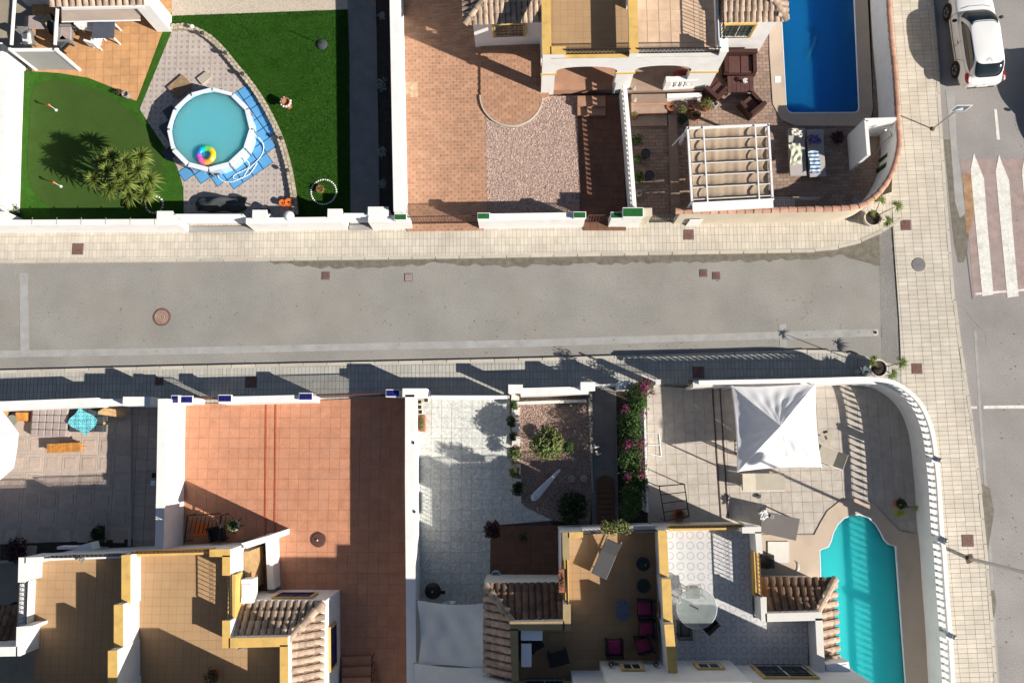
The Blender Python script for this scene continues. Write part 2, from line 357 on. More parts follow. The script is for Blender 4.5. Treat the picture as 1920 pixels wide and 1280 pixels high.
def translucent(m, k=.4):
    nt=m.node_tree; N=nt.nodes; L=nt.links; b=N['Principled BSDF']; t=N.new('ShaderNodeBsdfTranslucent'); mx=N.new('ShaderNodeMixShader'); mx.inputs[0].default_value=k
    L.new(b.inputs['Base Color'].links[0].from_socket, t.inputs[0]); L.new(b.outputs[0], mx.inputs[1]); L.new(t.outputs[0], mx.inputs[2]); L.new(mx.outputs[0], N['Material Output'].inputs['Surface'])
for k_ in ('whitefab','sail'): translucent(M[k_],.22)
for k_ in ('scallop',): translucent(M[k_], .3)
# ---------------------------------------------------------------- floors, clipping
def P(pts, z): return [xy(W(u, v, z)) for u, v in pts]
def clip_rect(poly, x0, y0, x1, y1):
    for ax, lim, sg in ((0,x0,1),(0,x1,-1),(1,y0,1),(1,y1,-1)):
        out = []
        for i in range(len(poly)):
            a, b = poly[i], poly[(i+1)%len(poly)]
            da, db = (a[ax]-lim)*sg, (b[ax]-lim)*sg
            if da >= 0: out.append(a)
            if (da >= 0) != (db >= 0):
                t = da/(da-db); out.append((a[0]+(b[0]-a[0])*t, a[1]+(b[1]-a[1])*t))
        poly = out
        if len(poly) < 3: return []
    return poly
def rot2(p, a): c, s = math.cos(a), math.sin(a); return (p[0]*c-p[1]*s, p[0]*s+p[1]*c)
def seen(x, y, z, m=12):
    v = CR.transposed() @ Vector((x, y, z-H))
    u_, v_ = 960+F*v.x/-v.z, 640-F*v.y/-v.z
    return -m < u_ < 1920+m and -m < v_ < 1280+m
def tiled(name, poly, z, size, m, gm, ang=0, gap=.018, th=.014, piece='tile', bond=0, base=.2, cap=300, parent=None, off=(0,0), jit=.003):
    """a bedded floor: joint-coloured slab with separate tiles laid on it. poly in world xy"""
    if area(poly) < 0: poly = poly[::-1]
    fl = struct(MB().prism(poly, z-base, z-.006), name, gm, parent)
    lp = [rot2(p, -ang) for p in poly]
    xs = [p[0] for p in lp]; ys = [p[1] for p in lp]
    a, b = size; whole = []; part = []
    j0, j1 = math.floor((min(ys)-off[1])/b), math.ceil((max(ys)-off[1])/b)
    i0, i1 = math.floor((min(xs)-off[0])/a)-1, math.ceil((max(xs)-off[0])/a)
    full = (a-gap)*(b-gap)
    for j in range(j0, j1):
        for i in range(i0, i1):
            x0 = off[0]+i*a+(bond*a if j%2 else 0)+gap/2; y0 = off[1]+j*b+gap/2
            c = clip_rect(lp, x0, y0, x0+a-gap, y0+b-gap)
            if not c: continue
            ar = abs(area(c))
            if ar < full*.05: continue
            w = rot2((x0+(a-gap)/2, y0+(b-gap)/2), ang)
            if not seen(w[0], w[1], z, 40): continue
            (whole if ar > full*.999 else part).append((x0, y0, c, w))
    cen = W(960, 640, z)
    whole.sort(key=lambda t: (t[3][0]-cen.x)**2+(t[3][1]-cen.y)**2)
    singles = whole[:cap] if len(whole) <= cap else whole[:cap]
    t = MB()
    for x0, y0, c, w in part+whole[cap:]:
        dz = RND.uniform(-jit, jit)
        t.prism([rot2(p, ang) for p in c], z-.006, z+th-.006+dz)
    if t.v: tag(t.obj(piece, m, fl), kind='stuff')
    if singles:
        me = MB().prism([rot2(p, ang) for p in ((-(a-gap)/2,-(b-gap)/2),((a-gap)/2,-(b-gap)/2),((a-gap)/2,(b-gap)/2),(-(a-gap)/2,(b-gap)/2))], -.006, th-.006).mesh(piece, m)
        for x0, y0, c, w in singles: inst(piece, me, fl, (w[0], w[1], z+RND.uniform(-jit, jit)))
    return fl
def relief(fl, size, k=.6):
    """second, inner raised panel on every whole tile"""
    me=MB().prism([(-size*k/2,-size*k/2),(size*k/2,-size*k/2),(size*k/2,size*k/2),(-size*k/2,size*k/2)],.003,.022).mesh('tile_panel', M['grey_tile'])
    for o in list(fl.children):
        if o.get('kind')!='stuff': c=bpy.data.objects.new('panel',me); COL.objects.link(c); c.parent=o
def slab(name, pts, z, m, base=.2, world_pts=False, stuff=False):
    o = struct(MB().prism(pts if world_pts else P(pts, z), z-base, z), name, m)
    return o
def offset_line(pts, d):
    """offset an open polyline sideways (left is positive)"""
    out = []
    for i, p in enumerate(pts):
        a = Vector(pts[max(i-1,0)][:2]); b = Vector(pts[min(i+1,len(pts)-1)][:2]); t = (b-a).normalized()
        out.append((p[0]-t.y*d, p[1]+t.x*d))
    return out
def resample(pts, step):
    pts = [Vector(xy(p)) for p in pts]; out = []; acc = 0
    for a, b in zip(pts, pts[1:]):
        L = (b-a).length; s = acc
        while s < L: out.append((a+(b-a)*(s/L), (b-a).normalized())); s += step
        acc = s-L
    return out
def smooth_line(pts, n=3):
    """Catmull-Rom"""
    P_ = [Vector(xy(p)) for p in pts]; out = []
    for i in range(len(P_)-1):
        p0, p1, p2, p3 = P_[max(i-1,0)], P_[i], P_[i+1], P_[min(i+2,len(P_)-1)]
        for k in range(n):
            t = k/n
            out.append(.5*((2*p1)+(p2-p0)*t+(2*p0-5*p1+4*p2-p3)*t*t+(3*p1-p0-3*p2+p3)*t**3))
    out.append(P_[-1]); return [xy(p) for p in out]
def strip(mb, line, w, z0, z1):
    """solid band of width w along an open line"""
    a = offset_line(line, w/2); b = offset_line(line, -w/2)
    return mb.prism(a+b[::-1], z0, z1, True)
def stripobj(mb, line, w, z0, z1):
    # robust for curved lines: consecutive quads
    a = offset_line(line, w/2); b = offset_line(line, -w/2); n = len(a)
    vs = []
    for i in range(n):
        vs += [(*a[i], z0), (*a[i], z1), (*b[i], z1), (*b[i], z0)]
    fs = []
    for i in range(n-1):
        k = i*4; q = k+4
        fs += [[k,q,q+1,k+1],[k+1,q+1,q+2,k+2],[k+2,q+2,q+3,k+3],[k+3,q+3,q,k]]
    fs += [[0,1,2,3],[4*n-1,4*n-2,4*n-3,4*n-4]]
    return mb.add(vs, fs)

# ================================================================ GROUND
# bare ground, left open under the two sunk pools
pa = [W(1440,-160), W(1640,-160), W(1640,236), W(1440,236)]
pb = [W(1530,955), W(1718,955), W(1745,1460), W(1530,1460)]
ax0, ax1 = min(p.x for p in pa)+.2, max(p.x for p in pa)-.2; ay0, ay1 = min(p.y for p in pa)+.2, max(p.y for p in pa)-.2
bx0, bx1 = min(p.x for p in pb)+.2, W(1700,1000).x; by0, by1 = min(p.y for p in pb)+.2, max(p.y for p in pb)-.2
g = MB(); B_ = 400; zg = -.06
def gq(x0,y0,x1,y1): g.add([(x0,y0,zg),(x1,y0,zg),(x1,y1,zg),(x0,y1,zg)], [[0,1,2,3]])
gq(-B_, ay1, B_, B_); gq(-B_, ay0, ax0, ay1); gq(ax1, ay0, B_, ay1); gq(-B_, by1, B_, ay0)
gq(-B_, by0, bx0, by1); gq(bx1, by0, B_, by1); gq(-B_, -B_, B_, by0)
struct(g, 'ground', M['base'])
# streets
ZS_ = .10
north_kerb = [(-500,497),(0,493),(480,489),(870,484),(1260,477),(1500,473),(1560,468),(1610,456),(1650,438),(1672,425)]
south_kerb = [(-500,706),(0,694),(320,686),(640,679),(960,672),(1280,663),(1480,656),(1540,656),(1600,662),(1650,676),(1690,692)]
road = [(-500,470),(1500,455),(1690,400),(1702,720),(1500,690),(-500,735)]
struct(MB().prism(P(road,0), -.3, 0), 'road', M['asphalt'])
east_kerb = [(1735,-500),(1750,0),(1760,120),(1767,250),(1776,380),(1787,520),(1802,640),(1819,750),(1836,880),(1850,1020),(1861,1150),(1870,1280),(1885,1700)]
eroad = [(u-12,v) for u,v in east_kerb]+[(3200,1700),(3200,-500)]
struct(MB().prism(P(eroad,0), -.3, 0), 'side_road', M['asphalt2'])
# repaired strips, silt and paint lie as thin sheets on the road
def sheet(name, pts, z, m, kind='structure', label=None):
    o = MB().prism(P(pts,z), z-.003, z).obj(name, m); o['kind'] = kind; return o
sheet('asphalt_patch', [(-200,663),(0,657),(300,652),(640,644),(1000,636),(1280,627),(1480,621),(1648,616),(1648,630),(1480,635),(1280,640),(1000,650),(640,657),(300,665),(0,670),(-200,676)], .004, M['patch'])
sheet('asphalt_patch', [(36,512),(52,512),(55,668),(38,668)], .008, M['patch'])
sheet('asphalt_patch', [(1461,607),(1474,607),(1475,650),(1462,650)], .008, M['patch'])
sheet('asphalt_patch', [(1652,611),(1683,608),(1686,632),(1653,634)], .008, mat('new_tarmac', (.24,.235,.225), .9, .1, 2))
def ragged(top, bot, amp, n=90):
    """silt: clean edge along the kerb, ragged edge on the road"""
    def ev(line, t):
        u = line[0][0]+(line[-1][0]-line[0][0])*t
        for a, b in zip(line, line[1:]):
            if a[0] <= u <= b[0]: return (u, a[1]+(b[1]-a[1])*(u-a[0])/max(1e-6,b[0]-a[0]))
        return line[-1]
    tp = [ev(top, i/12) for i in range(13)]
    bt = [ev(bot, i/n) for i in range(n+1)]; bt = [(u, v+RND.uniform(-amp, amp)+2.5*math.sin(i*.9)*math.sin(i*.37)) for i,(u,v) in enumerate(bt)]
    return tp+bt[::-1]
sheet('gutter_silt', ragged([(500,488),(870,483),(1260,476),(1500,472),(1560,467),(1610,455),(1650,437),(1668,432)],
      [(500,490),(560,499),(640,503),(720,502),(800,493),(960,500),(1100,495),(1280,492),(1420,489),(1500,487),(1580,480),(1640,497),(1668,500)], 2, 150), .005, M['wet'])
sheet('gutter_silt', [(1770,262),(1784,262),(1787,300),(1800,345),(1813,390),(1817,420),(1814,470),(1807,492),(1797,492),(1790,460),(1783,400),(1776,330)], .005, M['wet'])
sheet('gutter_silt', [(1838,905),(1856,915),(1864,960),(1856,1010),(1850,1045),(1842,1010)], .005, M['wet'])
sheet('gutter_silt', [(1856,1108),(1864,1105),(1868,1130),(1864,1158),(1858,1150)], .005, M['wet'])
sheet('concrete_gutter', [(1773,170),(1790,170),(1794,270),(1808,380),(1811,400),(1800,408),(1791,380),(1782,262)], .007, M['patch'])
sheet('road_seam', [(1826,620),(1831,620),(1842,800),(1856,980),(1866,1150),(1874,1280),(1869,1280),(1861,1150),(1851,980),(1837,800)], .004, M['patch'])
sheet('road_seam', [(1806,430),(1808,430),(1824,560),(1822,560)], .004, mat('tar_joint', (.12,.115,.11), .9))
# zebra crossing with worn red ground between the bars
sheet('red_road_surface', [(1800,298),(1925,298),(2030,290),(2060,556),(1826,556),(1816,440)], .004, M['redpaint'])
sheet('orange_road_surface', [(1805,325),(1822,325),(1827,395),(1822,425),(1812,440)], .008, M['orangepaint'])
for k, (dx) in enumerate((0, 47, 96, 145)):
    bar = [(1826+dx,287),(1831+dx,300),(1845+dx,335),(1849,440) if 0 else (1853+dx,440),(1863+dx,552),(1842+dx,555),(1831+dx,440),(1821+dx,330),(1820+dx,318)]
    bar = [(u, v+(1 if k else 0)*3) for u,v in bar]
    sheet('crossing_bar', bar, .012, M['paint'])
sheet('road_line', [(1864,205),(1869,205),(1875,262),(1869,262)], .006, M['paint'])
sheet('road_line', [(1820,761),(1832,761),(1832,766),(1820,766)], .009, M['paint'])
sheet('road_line', [(1844,760),(2400,755),(2400,761),(1844,766)], .009, M['paint'])
sheet('road_line', [(1829,549),(1925,541),(1925,545),(1829,553)], .006, M['paint'])

# the road rises to the level of the crossing pavement at its mouth
ra=[W(1648,420,0),W(1655,720,0)]; rb=[W(1681,400,ZS_),W(1698,720,ZS_)]
rm=MB().add([(ra[0].x,ra[0].y+1,.003),(ra[1].x,ra[1].y,.003),(rb[1].x,rb[1].y,ZS_-.004),(rb[0].x,rb[0].y+1,ZS_-.004)],[[0,1,2,3]]); struct(rm,'road_ramp',M['asphalt'])
# cracks, litter
cr=MB()
def crack(u,v,a,L,w):
    p=W(u,v,.006); k=int(L/.12)
    for _ in range(k):
        a+=RND.uniform(-.5,.5); q=p+Vector((math.cos(a)*.12,math.sin(a)*.12,0)); n=Vector((-math.sin(a),math.cos(a),0))*w/2*RND.uniform(.5,1.3)
        cr.add([p-n,q-n,q+n,p+n],[[0,1,2,3]]); p=q; a=a*.97+.03*a
for u,v,a,L,w in ((60,560,.1,1,.006),(1500,600,.1,1.2,.006),(1850,640,1.4,2,.007)): crack(u,v,a,L,w)
tag(cr.obj('road_cracks',mat('crack_dark',(.2,.19,.175),.95)),kind='stuff')
li=MB()
for k in range(420):
    if k<330: u,v=RND.uniform(0,1660),RND.choice((RND.uniform(485,680),RND.gauss(555+RND.uniform(0,90),9)))
    else: u,v=RND.uniform(1875,1920),RND.uniform(0,1280)
    p=W(u,v,.004); r=RND.uniform(.008,.028); q=[(p.x+r*math.cos(a)*RND.uniform(.6,1.2),p.y+r*math.sin(a)*RND.uniform(.6,1.2)) for a in (0,1.3,2.5,3.8,5)]
    li.prism(q,.002,.006+r*.3)
tag(li.obj('road_grit',mat('grit',(.17,.155,.14),.95,rnd=.6)),kind='stuff')
# ---------------------------------------------------------------- pavements (0.12 m up) of separate slabs, with kerb stones
ZS = .10
npave = [(-90,420)]+[(700,420),(1230,412),(1600,392),(1660,330),(1690,330),(1688,420),(1672,425)]
npave = [(-90,415),(1250,405),(1600,385),(1672,360),(1672,424),(1650,436),(1610,453),(1560,465),(1500,470),(1260,474),(870,481),(480,486),(0,490),(-90,491)]
A_ = math.atan2((W(1260,474).y-W(0,490).y),(W(1260,474).x-W(0,490).x))
tiled('pavement', P(npave,ZS), ZS, (.155,.31), M['pave'], M['grout'], A_, gap=.009, piece='paving_slab', base=.3)
spave = [(-90,770),(1600,725),(1700,720),(1690,695),(1650,679),(1600,665),(1540,659),(1480,659),(1280,666),(960,675),(640,682),(320,689),(0,697),(-90,700)]
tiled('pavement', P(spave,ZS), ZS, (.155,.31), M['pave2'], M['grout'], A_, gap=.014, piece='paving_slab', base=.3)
epave = [(u-4,v) for u,v in east_kerb if -100<v<1500]
epave = [(u,v) for u,v in epave]+[(1880,1480)]+[(1775,1480),(1765,1280),(1745,900),(1700,760),(1692,715),(1690,692),(1686,600),(1674,424),(1672,360),(1676,200),(1655,0),(1650,-80),(1744,-80)]
tiled('pavement', P(epave,ZS), ZS, (.372,.18), M['pave'], M['grout'], math.atan2(-1,0)+math.pi/2+.03, gap=.012, piece='paving_slab', base=.3, cap=300)
def kerb(line, w=.13, L=.98, side=1):
    wl = offset_line(P(line, ZS), side*w/2)
    ks = struct(MB().prism(offset_line(wl, w/2-.01)+offset_line(wl, -w/2+.01)[::-1], -.1, ZS-.012), 'kerb', M['grout'])
    me = MB().box((0,0,-.11),(L-.03,w,.122)).mesh('kerb_stone', M['kerb'])
    for p, t in resample(wl, L):
        c = p+t*L/2
        if seen(c.x, c.y, ZS, 60): inst('kerb_stone', me, ks, (c.x, c.y, ZS+.004+RND.uniform(-.004,.004)), math.atan2(t.y,t.x)+RND.uniform(-.006,.006))
kerb(north_kerb, side=1); kerb(south_kerb, side=-1); kerb(east_kerb, side=-1)

# covers set in the pavements and road
def square_cover(u, v, s, z=ZS, m='iron', label='', rz=0, cat='cover'):
    p = W(u,v,z); t = thing('inspection_cover', label, cat, (p.x,p.y,z), 'square covers set in pavement and road', rz)
    MB().box((p.x,p.y,z-.02),(s+.06,s+.06,.0322)).obj('frame', M['greyiron'], t)
    MB().box((p.x,p.y,z-.02),(s,s,.042)).obj('lid', M[m], t)
    mb = MB()
    for k in range(-3,4): mb.box((p.x+k*s/8,p.y,z+.02),(.02,s*.8,.006))
    mb.obj('ribs', M[m], t); MB().box((p.x,p.y+s*.3,z+.021),(.06,.03,.008)).obj('lifting_eye', M['greyiron'], t)
for u,v,s,lab in ((146,467,.42,'rust red square cover in the sunlit pavement at far left'),(1291,440,.38,'rust red square cover in the pavement outside the cream wall'),
    (1698,422,.38,'reddish square cover beside the potted palm on the upper street corner'),(1719,691,.38,'reddish square cover beside the potted palm on the lower street corner'),
    (471,716,.42,'square cover half in shadow below the street, outside the red patio'),(1309,698,.42,'dark square cover wholly in the shade near the bougainvillea corner'),
    (1814,1013,.42,'reddish square cover in the right pavement near the street lamp'),(299,714,.3,'small cover on the edge of the shadow outside the left corner pillar')):
    square_cover(u,v,s,label=lab)
for u,v,s,z,m,lab in ((611,517,.28,.002,'iron','small rust square valve cover in the road below the silted kerb at left'),(766,520,.28,.002,'redpaint','faint painted-over square valve cover in the middle of the road edge'),
    (1319,512,.26,.002,'iron','left one of two small square covers side by side in the road'),(1343,517,.26,.002,'iron','right one of two small square covers side by side in the road')):
    square_cover(u,v,s,z,m,lab)
def manhole(u, v, r, z, worn, label):
    p = W(u,v,z); t = thing('manhole_cover', label, 'manhole cover', (p.x,p.y,z))
    MB().lathe((p.x,p.y,z-.01),[(r+.05,0),(r+.05,.012),(r,.0125)],28).obj('frame', M['iron'] if worn else M['pave'], t)
    MB().lathe((p.x,p.y,z-.01),[(r,0),(r,.022),(r*.9,.024)],28).obj('lid', M['iron'] if worn else M['greyiron'], t)
    mb = MB()
    for k in range(4):
        rr = r*(.2+.2*k)
        mb.lathe((p.x,p.y,z+.012),[(rr-.02,0),(rr-.015,.008),(rr+.015,.008),(rr+.02,0)],24,False)
    mb.obj('relief_rings', M['ironpale'] if worn else M['greymetal'], t)
manhole(303,594,.33,.002,True,'worn brown round manhole cover in the roadway on the left')
manhole(1722,496,.29,ZS,False,'dark grey round manhole cover in the right-hand pavement')
manhole(1641,623,.07,.008,False,'tiny round valve cap at the end of the pale strip in the road')

# ================================================================ PLOT FLOORS
Z = .15
# plot 1 (garden with round pool)
patio1 = [(322,48),(365,56),(402,80),(442,125),(482,175),(517,240),(537,300),(547,350),(552,415),(345,415),(344,352),(332,312),(302,266),(262,205),(322,60)]
tiled('rose_tile_patio', P(patio1,Z), Z, (.49,.49), M['flower_tile'], M['lightgrout'], .01, gap=.016, off=(.1,.1))
terra = [(60,-60),(322,-60),(322,22),(303,64),(256,190),(240,183),(218,167),(165,146),(110,137),(60,134)]
tiled('terracotta_patio', P(terra,Z), Z, (.37,.37), M['terra'], M['terragrout'], .03, gap=.014)
slab('terracotta_edge', [(262,205),(256,190),(303,64),(322,22),(322,60)], Z+.004, M['fringe'])
slab('putting_fringe', [(-5,134),(60,134),(110,137),(165,146),(218,167),(240,183),(256,190),(262,205),(302,266),(332,312),(344,352),(345,415),(-5,415)], Z, M['fringe'])
slab('putting_green', smooth_line([(66,160),(100,150),(150,158),(205,180),(255,220),(292,270),(306,310),(296,350),(240,385),(160,392),(95,388),(66,360),(52,320),(54,250),(58,190),(66,160)],3), Z+.012, M['green'])
lawn = [(322,30),(652,18),(655,100),(657,420),(552,420),(547,350),(537,300),(517,240),(482,175),(442,125),(402,80),(365,56),(322,46)]
slab('lawn', lawn, Z, M['fringe'])
slab('gravel_terrace', [(322,-80),(648,-80),(652,18),(322,30)], Z+.003, M['sandy'])
slab('side_path', [(648,-80),(702,-80),(706,60),(712,420),(657,420),(655,100),(652,18)], Z+.002, M['greypath'])
slab('planting_bed', [(702,-80),(740,-80),(748,420),(712,420),(706,60)], Z-.02, M['soil'])
# turf fibres on both green areas
def tufts(poly_px, n, z, h, m, name):
    poly = P(poly_px, z); xs=[p[0] for p in poly]; ys=[p[1] for p in poly]; mb = MB(); c = 0
    def inside(x, y):
        r = False
        for i in range(len(poly)):
            a, b = poly[i], poly[i-1]
            if (a[1] > y) != (b[1] > y) and x < (b[0]-a[0])*(y-a[1])/(b[1]-a[1])+a[0]: r = not r
        return r
    while c < n:
        x, y = RND.uniform(min(xs),max(xs)), RND.uniform(min(ys),max(ys))
        if not inside(x,y): continue
        a = RND.uniform(0,6.28); l = RND.uniform(.015,.03); t = RND.uniform(.4,1)
        mb.add([(x-math.sin(a)*l*.5,y+math.cos(a)*l*.5,z),(x+math.sin(a)*l*.5,y-math.cos(a)*l*.5,z),(x+math.cos(a)*l*t,y+math.sin(a)*l*t,z+h*RND.uniform(.5,1))],[[0,1,2]])
        c += 1
    o = mb.obj(name, m); o['kind'] = 'stuff'; return o
tufts(lawn, 90000, Z, .04, mat('turf_blades',(.03,.092,.012),.95,.3,1.0,rnd=.5,stain=.6,stcol=(.018,.06,.008),stscale=1,spec=.05), 'grass')
# plot 2 (driveway and gravel)
drive = [(736,-60),(1030,-60),(1030,185),(1017,185),(1012,208),(985,228),(950,234),(918,223),(910,216),(914,398),(907,432),(765,434),(745,400)]
tiled('driveway', P(drive,Z), Z, (.29,.145), M['drive_tile'], M['drivegrout'], .02, gap=.022, bond=.5, jit=.002)
half = [(901,180)]+[(959+58*math.cos(math.radians(a)), 178+57*math.sin(math.radians(a))) for a in range(178,-1,-12)]+[(1030,180),(1030,60),(901,60)]
tiled('raised_forecourt', P(half,Z+.08), Z+.08, (.29,.145), M['drive_tile'], M['drivegrout'], .02, gap=.016, bond=.5, jit=.002, base=.08)
hb = MB(); stripobj(hb, P([(959+59*math.cos(math.radians(a)), 178+58*math.sin(math.radians(a))) for a in range(180,-1,-8)], Z+.1), .05, Z-.05, Z+.1)
solo(hb, 'forecourt_edging', M['kerb'], 'curved pale edging round the half-circle forecourt above the gravel', 'edging')
grav = [(910,214),(950,228),(985,224),(1012,205),(1020,180),(1083,180),(1088,420),(914,420)]
slab('gravel_bed', grav, Z-.01, M['gravelbed'])
def gravel(poly_px, n, z, name, m, rmin=.015, rmax=.035):
    poly = P(poly_px, z); xs=[p[0] for p in poly]; ys=[p[1] for p in poly]; mb=MB(); c=0
    def inside(x, y):
        r = False
        for i in range(len(poly)):
            a, b = poly[i], poly[i-1]
            if (a[1] > y) != (b[1] > y) and x < (b[0]-a[0])*(y-a[1])/(b[1]-a[1])+a[0]: r = not r
        return r
    while c < n:
        x, y = RND.uniform(min(xs),max(xs)), RND.uniform(min(ys),max(ys))
        if not inside(x,y): continue
        c += 1; r = RND.uniform(rmin,rmax); a=RND.uniform(0,6.28); q=[]
        for k in range(3): q.append((x+r*math.cos(a+k*2.09)*RND.uniform(.6,1.2), y+r*math.sin(a+k*2.09)*RND.uniform(.6,1.2), z-.01))
        q.append((x+RND.uniform(-.4,.4)*r, y+RND.uniform(-.4,.4)*r, z+r*RND.uniform(.5,1)))
        mb.add(q, [[0,1,3],[1,2,3],[2,0,3]])
    o = mb.obj(name, m); o['kind']='stuff'
gravel(grav, 26000, Z, 'gravel', M['gravel'])
tiled('brown_path', P([(1083,215),(1168,215),(1174,432),(1095,432),(1087,395)],Z), Z, (.3,.3), M['brown'], M['redgrout'], .02, gap=.012, cap=200)
MB_ = MB().prism(P([(1083,183),(1134,183),(1134,215),(1083,215)],Z+.16), Z, Z+.16)
st = thing('entrance_steps', 'two brick red steps down from the shaded porch to the brown path', 'steps', W(1108,215,Z))
MB().prism(P([(1083,198),(1135,198),(1135,216),(1083,216)],Z+.16), Z-.05, Z+.16).obj('step', M['drive_tile'], st)
MB().prism(P([(1083,180),(1135,180),(1135,198.5),(1083,198.5)],Z+.32), Z-.05, Z+.32).obj('step', M['drive_tile'], st)
slab('side_strip', [(1135,180),(1168,180),(1168,215),(1135,215)], Z, M['brown'])
# plot 3 (paved court, sunk blue pool)
court = [(1178,140),(1250,60),(1455,20),(1445,150),(1450,200),(1466,226),(1492,237),(1612,237),(1634,226),(1638,205),(1629,-60),(1650,-60),(1668,120),(1684,240),(1676,300),(1655,352),(1622,390),(1600,400),(1190,408)]
tiled('paver_court', P(court,Z), Z, (.3,.15), M['paver'], M['pavergrout'], .02, gap=.014, bond=.5)
copA = [(1440,-150),(1443,100),(1449,195),(1465,224),(1492,236),(1612,236),(1632,225),(1637,205),(1627,0),(1622,-150)]
inA = [(1460,-140),(1464,20),(1474,203),(1478,210),(1484,213),(1604,212),(1610,209),(1612,202),(1603,0),(1599,-140)]
def pool(name, outer, inner, zc, zw, depth, lining, watm, label, copm=None, tile=False):
    t = thing(name, label, 'swimming pool', W(*inner[0], 0)*0+Vector((*P([inner[len(inner)//2]],zc)[0], zc)))
    o, i = P(outer,zc), P(inner,zc)
    # coping ring by quads between resampled outlines
    def rs(poly, n):
        L=[0]; 
        for k in range(len(poly)): L.append(L[-1]+math.dist(poly[k],poly[(k+1)%len(poly)]))
        out=[]
        for s in range(n):
            d=L[-1]*s/n; k=max(j for j in range(len(poly)) if L[j]<=d)
            a,b=poly[k],poly[(k+1)%len(poly)]; f=(d-L[k])/(L[k+1]-L[k]); out.append((a[0]+(b[0]-a[0])*f,a[1]+(b[1]-a[1])*f))
        return out
    from mathutils.geometry import tessellate_polygon
    v3 = [[Vector((*p,0)) for p in o],[Vector((*p,0)) for p in i]]
    tris = tessellate_polygon(v3); allp = o+i; mb=MB(); n=len(allp)
    def up(t): 
        a,b,c=[allp[k] for k in t]; return list(t) if (b[0]-a[0])*(c[1]-a[1])-(b[1]-a[1])*(c[0]-a[0])>0 else list(t)[::-1]
    mb.add([(*p,zc) for p in allp]+[(*p,zc-.3) for p in allp], [up(t_) for t_ in tris]+[[k,(k+1)%len(o),(k+1)%len(o)+n,k+n] for k in range(len(o))])
    mb.obj('coping', copm or M['coping'], t)
    cen = Vector((sum(p[0] for p in i)/len(i), sum(p[1] for p in i)/len(i), 0))
    lip = MB(); lo = [Vector((*p,0)) for p in i]; lw=[q+(cen-q).normalized()*.05 for q in lo]; k_=len(i)
    vs=[(q.x,q.y,zc+.006) for q in lo]+[(q.x,q.y,zc+.006) for q in lw]+[(q.x,q.y,zc-.1) for q in lw]
    lip.add(vs, [[a,(a+1)%k_,(a+1)%k_+k_,a+k_] for a in range(k_)]+[[a+k_,(a+1)%k_+k_,(a+1)%k_+2*k_,a+2*k_] for a in range(k_)])
    lip.obj('rim', M['pale'], t)
    b=MB(); b.add([(*p,zc-.01) for p in i]+[(*p,zw-depth) for p in i], [[a,(a+1)%k_,(a+1)%k_+k_,a+k_] for a in range(k_)]+[list(range(k_,2*k_))]); b.obj('basin', lining, t)
    q_=[(p[0]*.9995+cen.x*.0005,p[1]*.9995+cen.y*.0005) for p in i]
    MB().prism(q_,zw-depth+.03,zw,True).obj('water', watm, t)
    return t
poolA = pool('sunken_pool', copA, inA, Z+.04, Z-.1, 1.0, M['liningblue'], M['waterb'], 'rectangular deep blue sunken pool with dolphin shape, beige coping')
# dark and pale mosaic animal on the pool floor: plain generic leaping shape
zf = Z-.1-1.0+.012
body = [(1524,50),(1532,56),(1536,66),(1534,80),(1528,92),(1522,102),(1518,112),(1511,118),(1506,112),(1507,102),(1513,90),(1518,78),(1520,66),(1518,58)]
MB().prism(P(body,zf), zf-.01, zf).obj('floor_mosaic', mat('mosaic_grey', (.03,.1,.1), .6,.2,9), poolA)
MB().prism(P([(1528,66),(1532,70),(1531,82),(1524,94),(1519,104),(1515,114),(1512,116),(1513,108),(1518,96),(1524,82),(1526,72)],zf+.004), zf-.01, zf+.004).obj('floor_mosaic', mat('mosaic_pale', (.6,.95,.85), .6,.2,9), poolA)
for q in ([(1519,60),(1511,56),(1507,58),(1513,48),(1522,51),(1530,44),(1527,56)],[(1508,100),(1502,90),(1498,86),(1508,88),(1513,92)],[(1520,106),(1530,108),(1538,104),(1530,100),(1522,98)]):
    MB().prism(P(q,zf+.002), zf-.01, zf+.002).obj('floor_mosaic', mat('mosaic_dark', (.0,.01,.03), .6,.2,9), poolA)
for u,v in ((1507,9),): 
    p=W(u,v,zf+.02); MB().lathe((p.x,p.y,zf),[(.09,0),(.09,.02),(.05,.03)],16).obj('drain', M['matblue'], poolA)
MB().prism(P([(1453,143),(1464,143),(1464,155),(1453,155)],Z+.05), Z, Z+.05).obj('skimmer_lid', M['whitemetal'], poolA)

# plot 4 (large grey tiles)
yard4 = [(-60,768),(245,757),(246,1040),(-60,1060)]
relief(tiled('tiled_patio', P(yard4,Z+.1), Z+.1, (.72,.72), M['grey_tile'], M['lightgrout'], -.015, gap=.035, off=(.13,.2), base=.15),.72,.62)
tiled('tiled_path', P([(245,757),(300,752),(300,1035),(246,1035)],Z), Z, (.46,.46), M['grey_tile'], M['grout'], 0, gap=.014)
# raised margins of the relief tiles
yard4b = P(yard4,Z+.1)
# plot 5 (red patio)
yard5 = [(344,757),(570,752),(768,742),(772,1000),(772,1420),(560,1420),(505,1002),(340,1040)]
tiled('red_patio', P(yard5,Z), Z, (.41,.41), M['red_tile'], M['redgrout'], .0, gap=.008, jit=.0015)
for u in (498,516):
    mb = MB(); stripobj(mb, P([(u+1,756),(u-1,1003)],Z+.03), .06, Z-.02, Z+.03)
    solo(mb, 'drain_kerb', mat('red_kerb_%d'%u,(.4,.1,.05),.7,.15,4), 'long thin red kerb across the red patio, '+('left of the pair' if u==498 else 'right of the pair'), 'kerb')
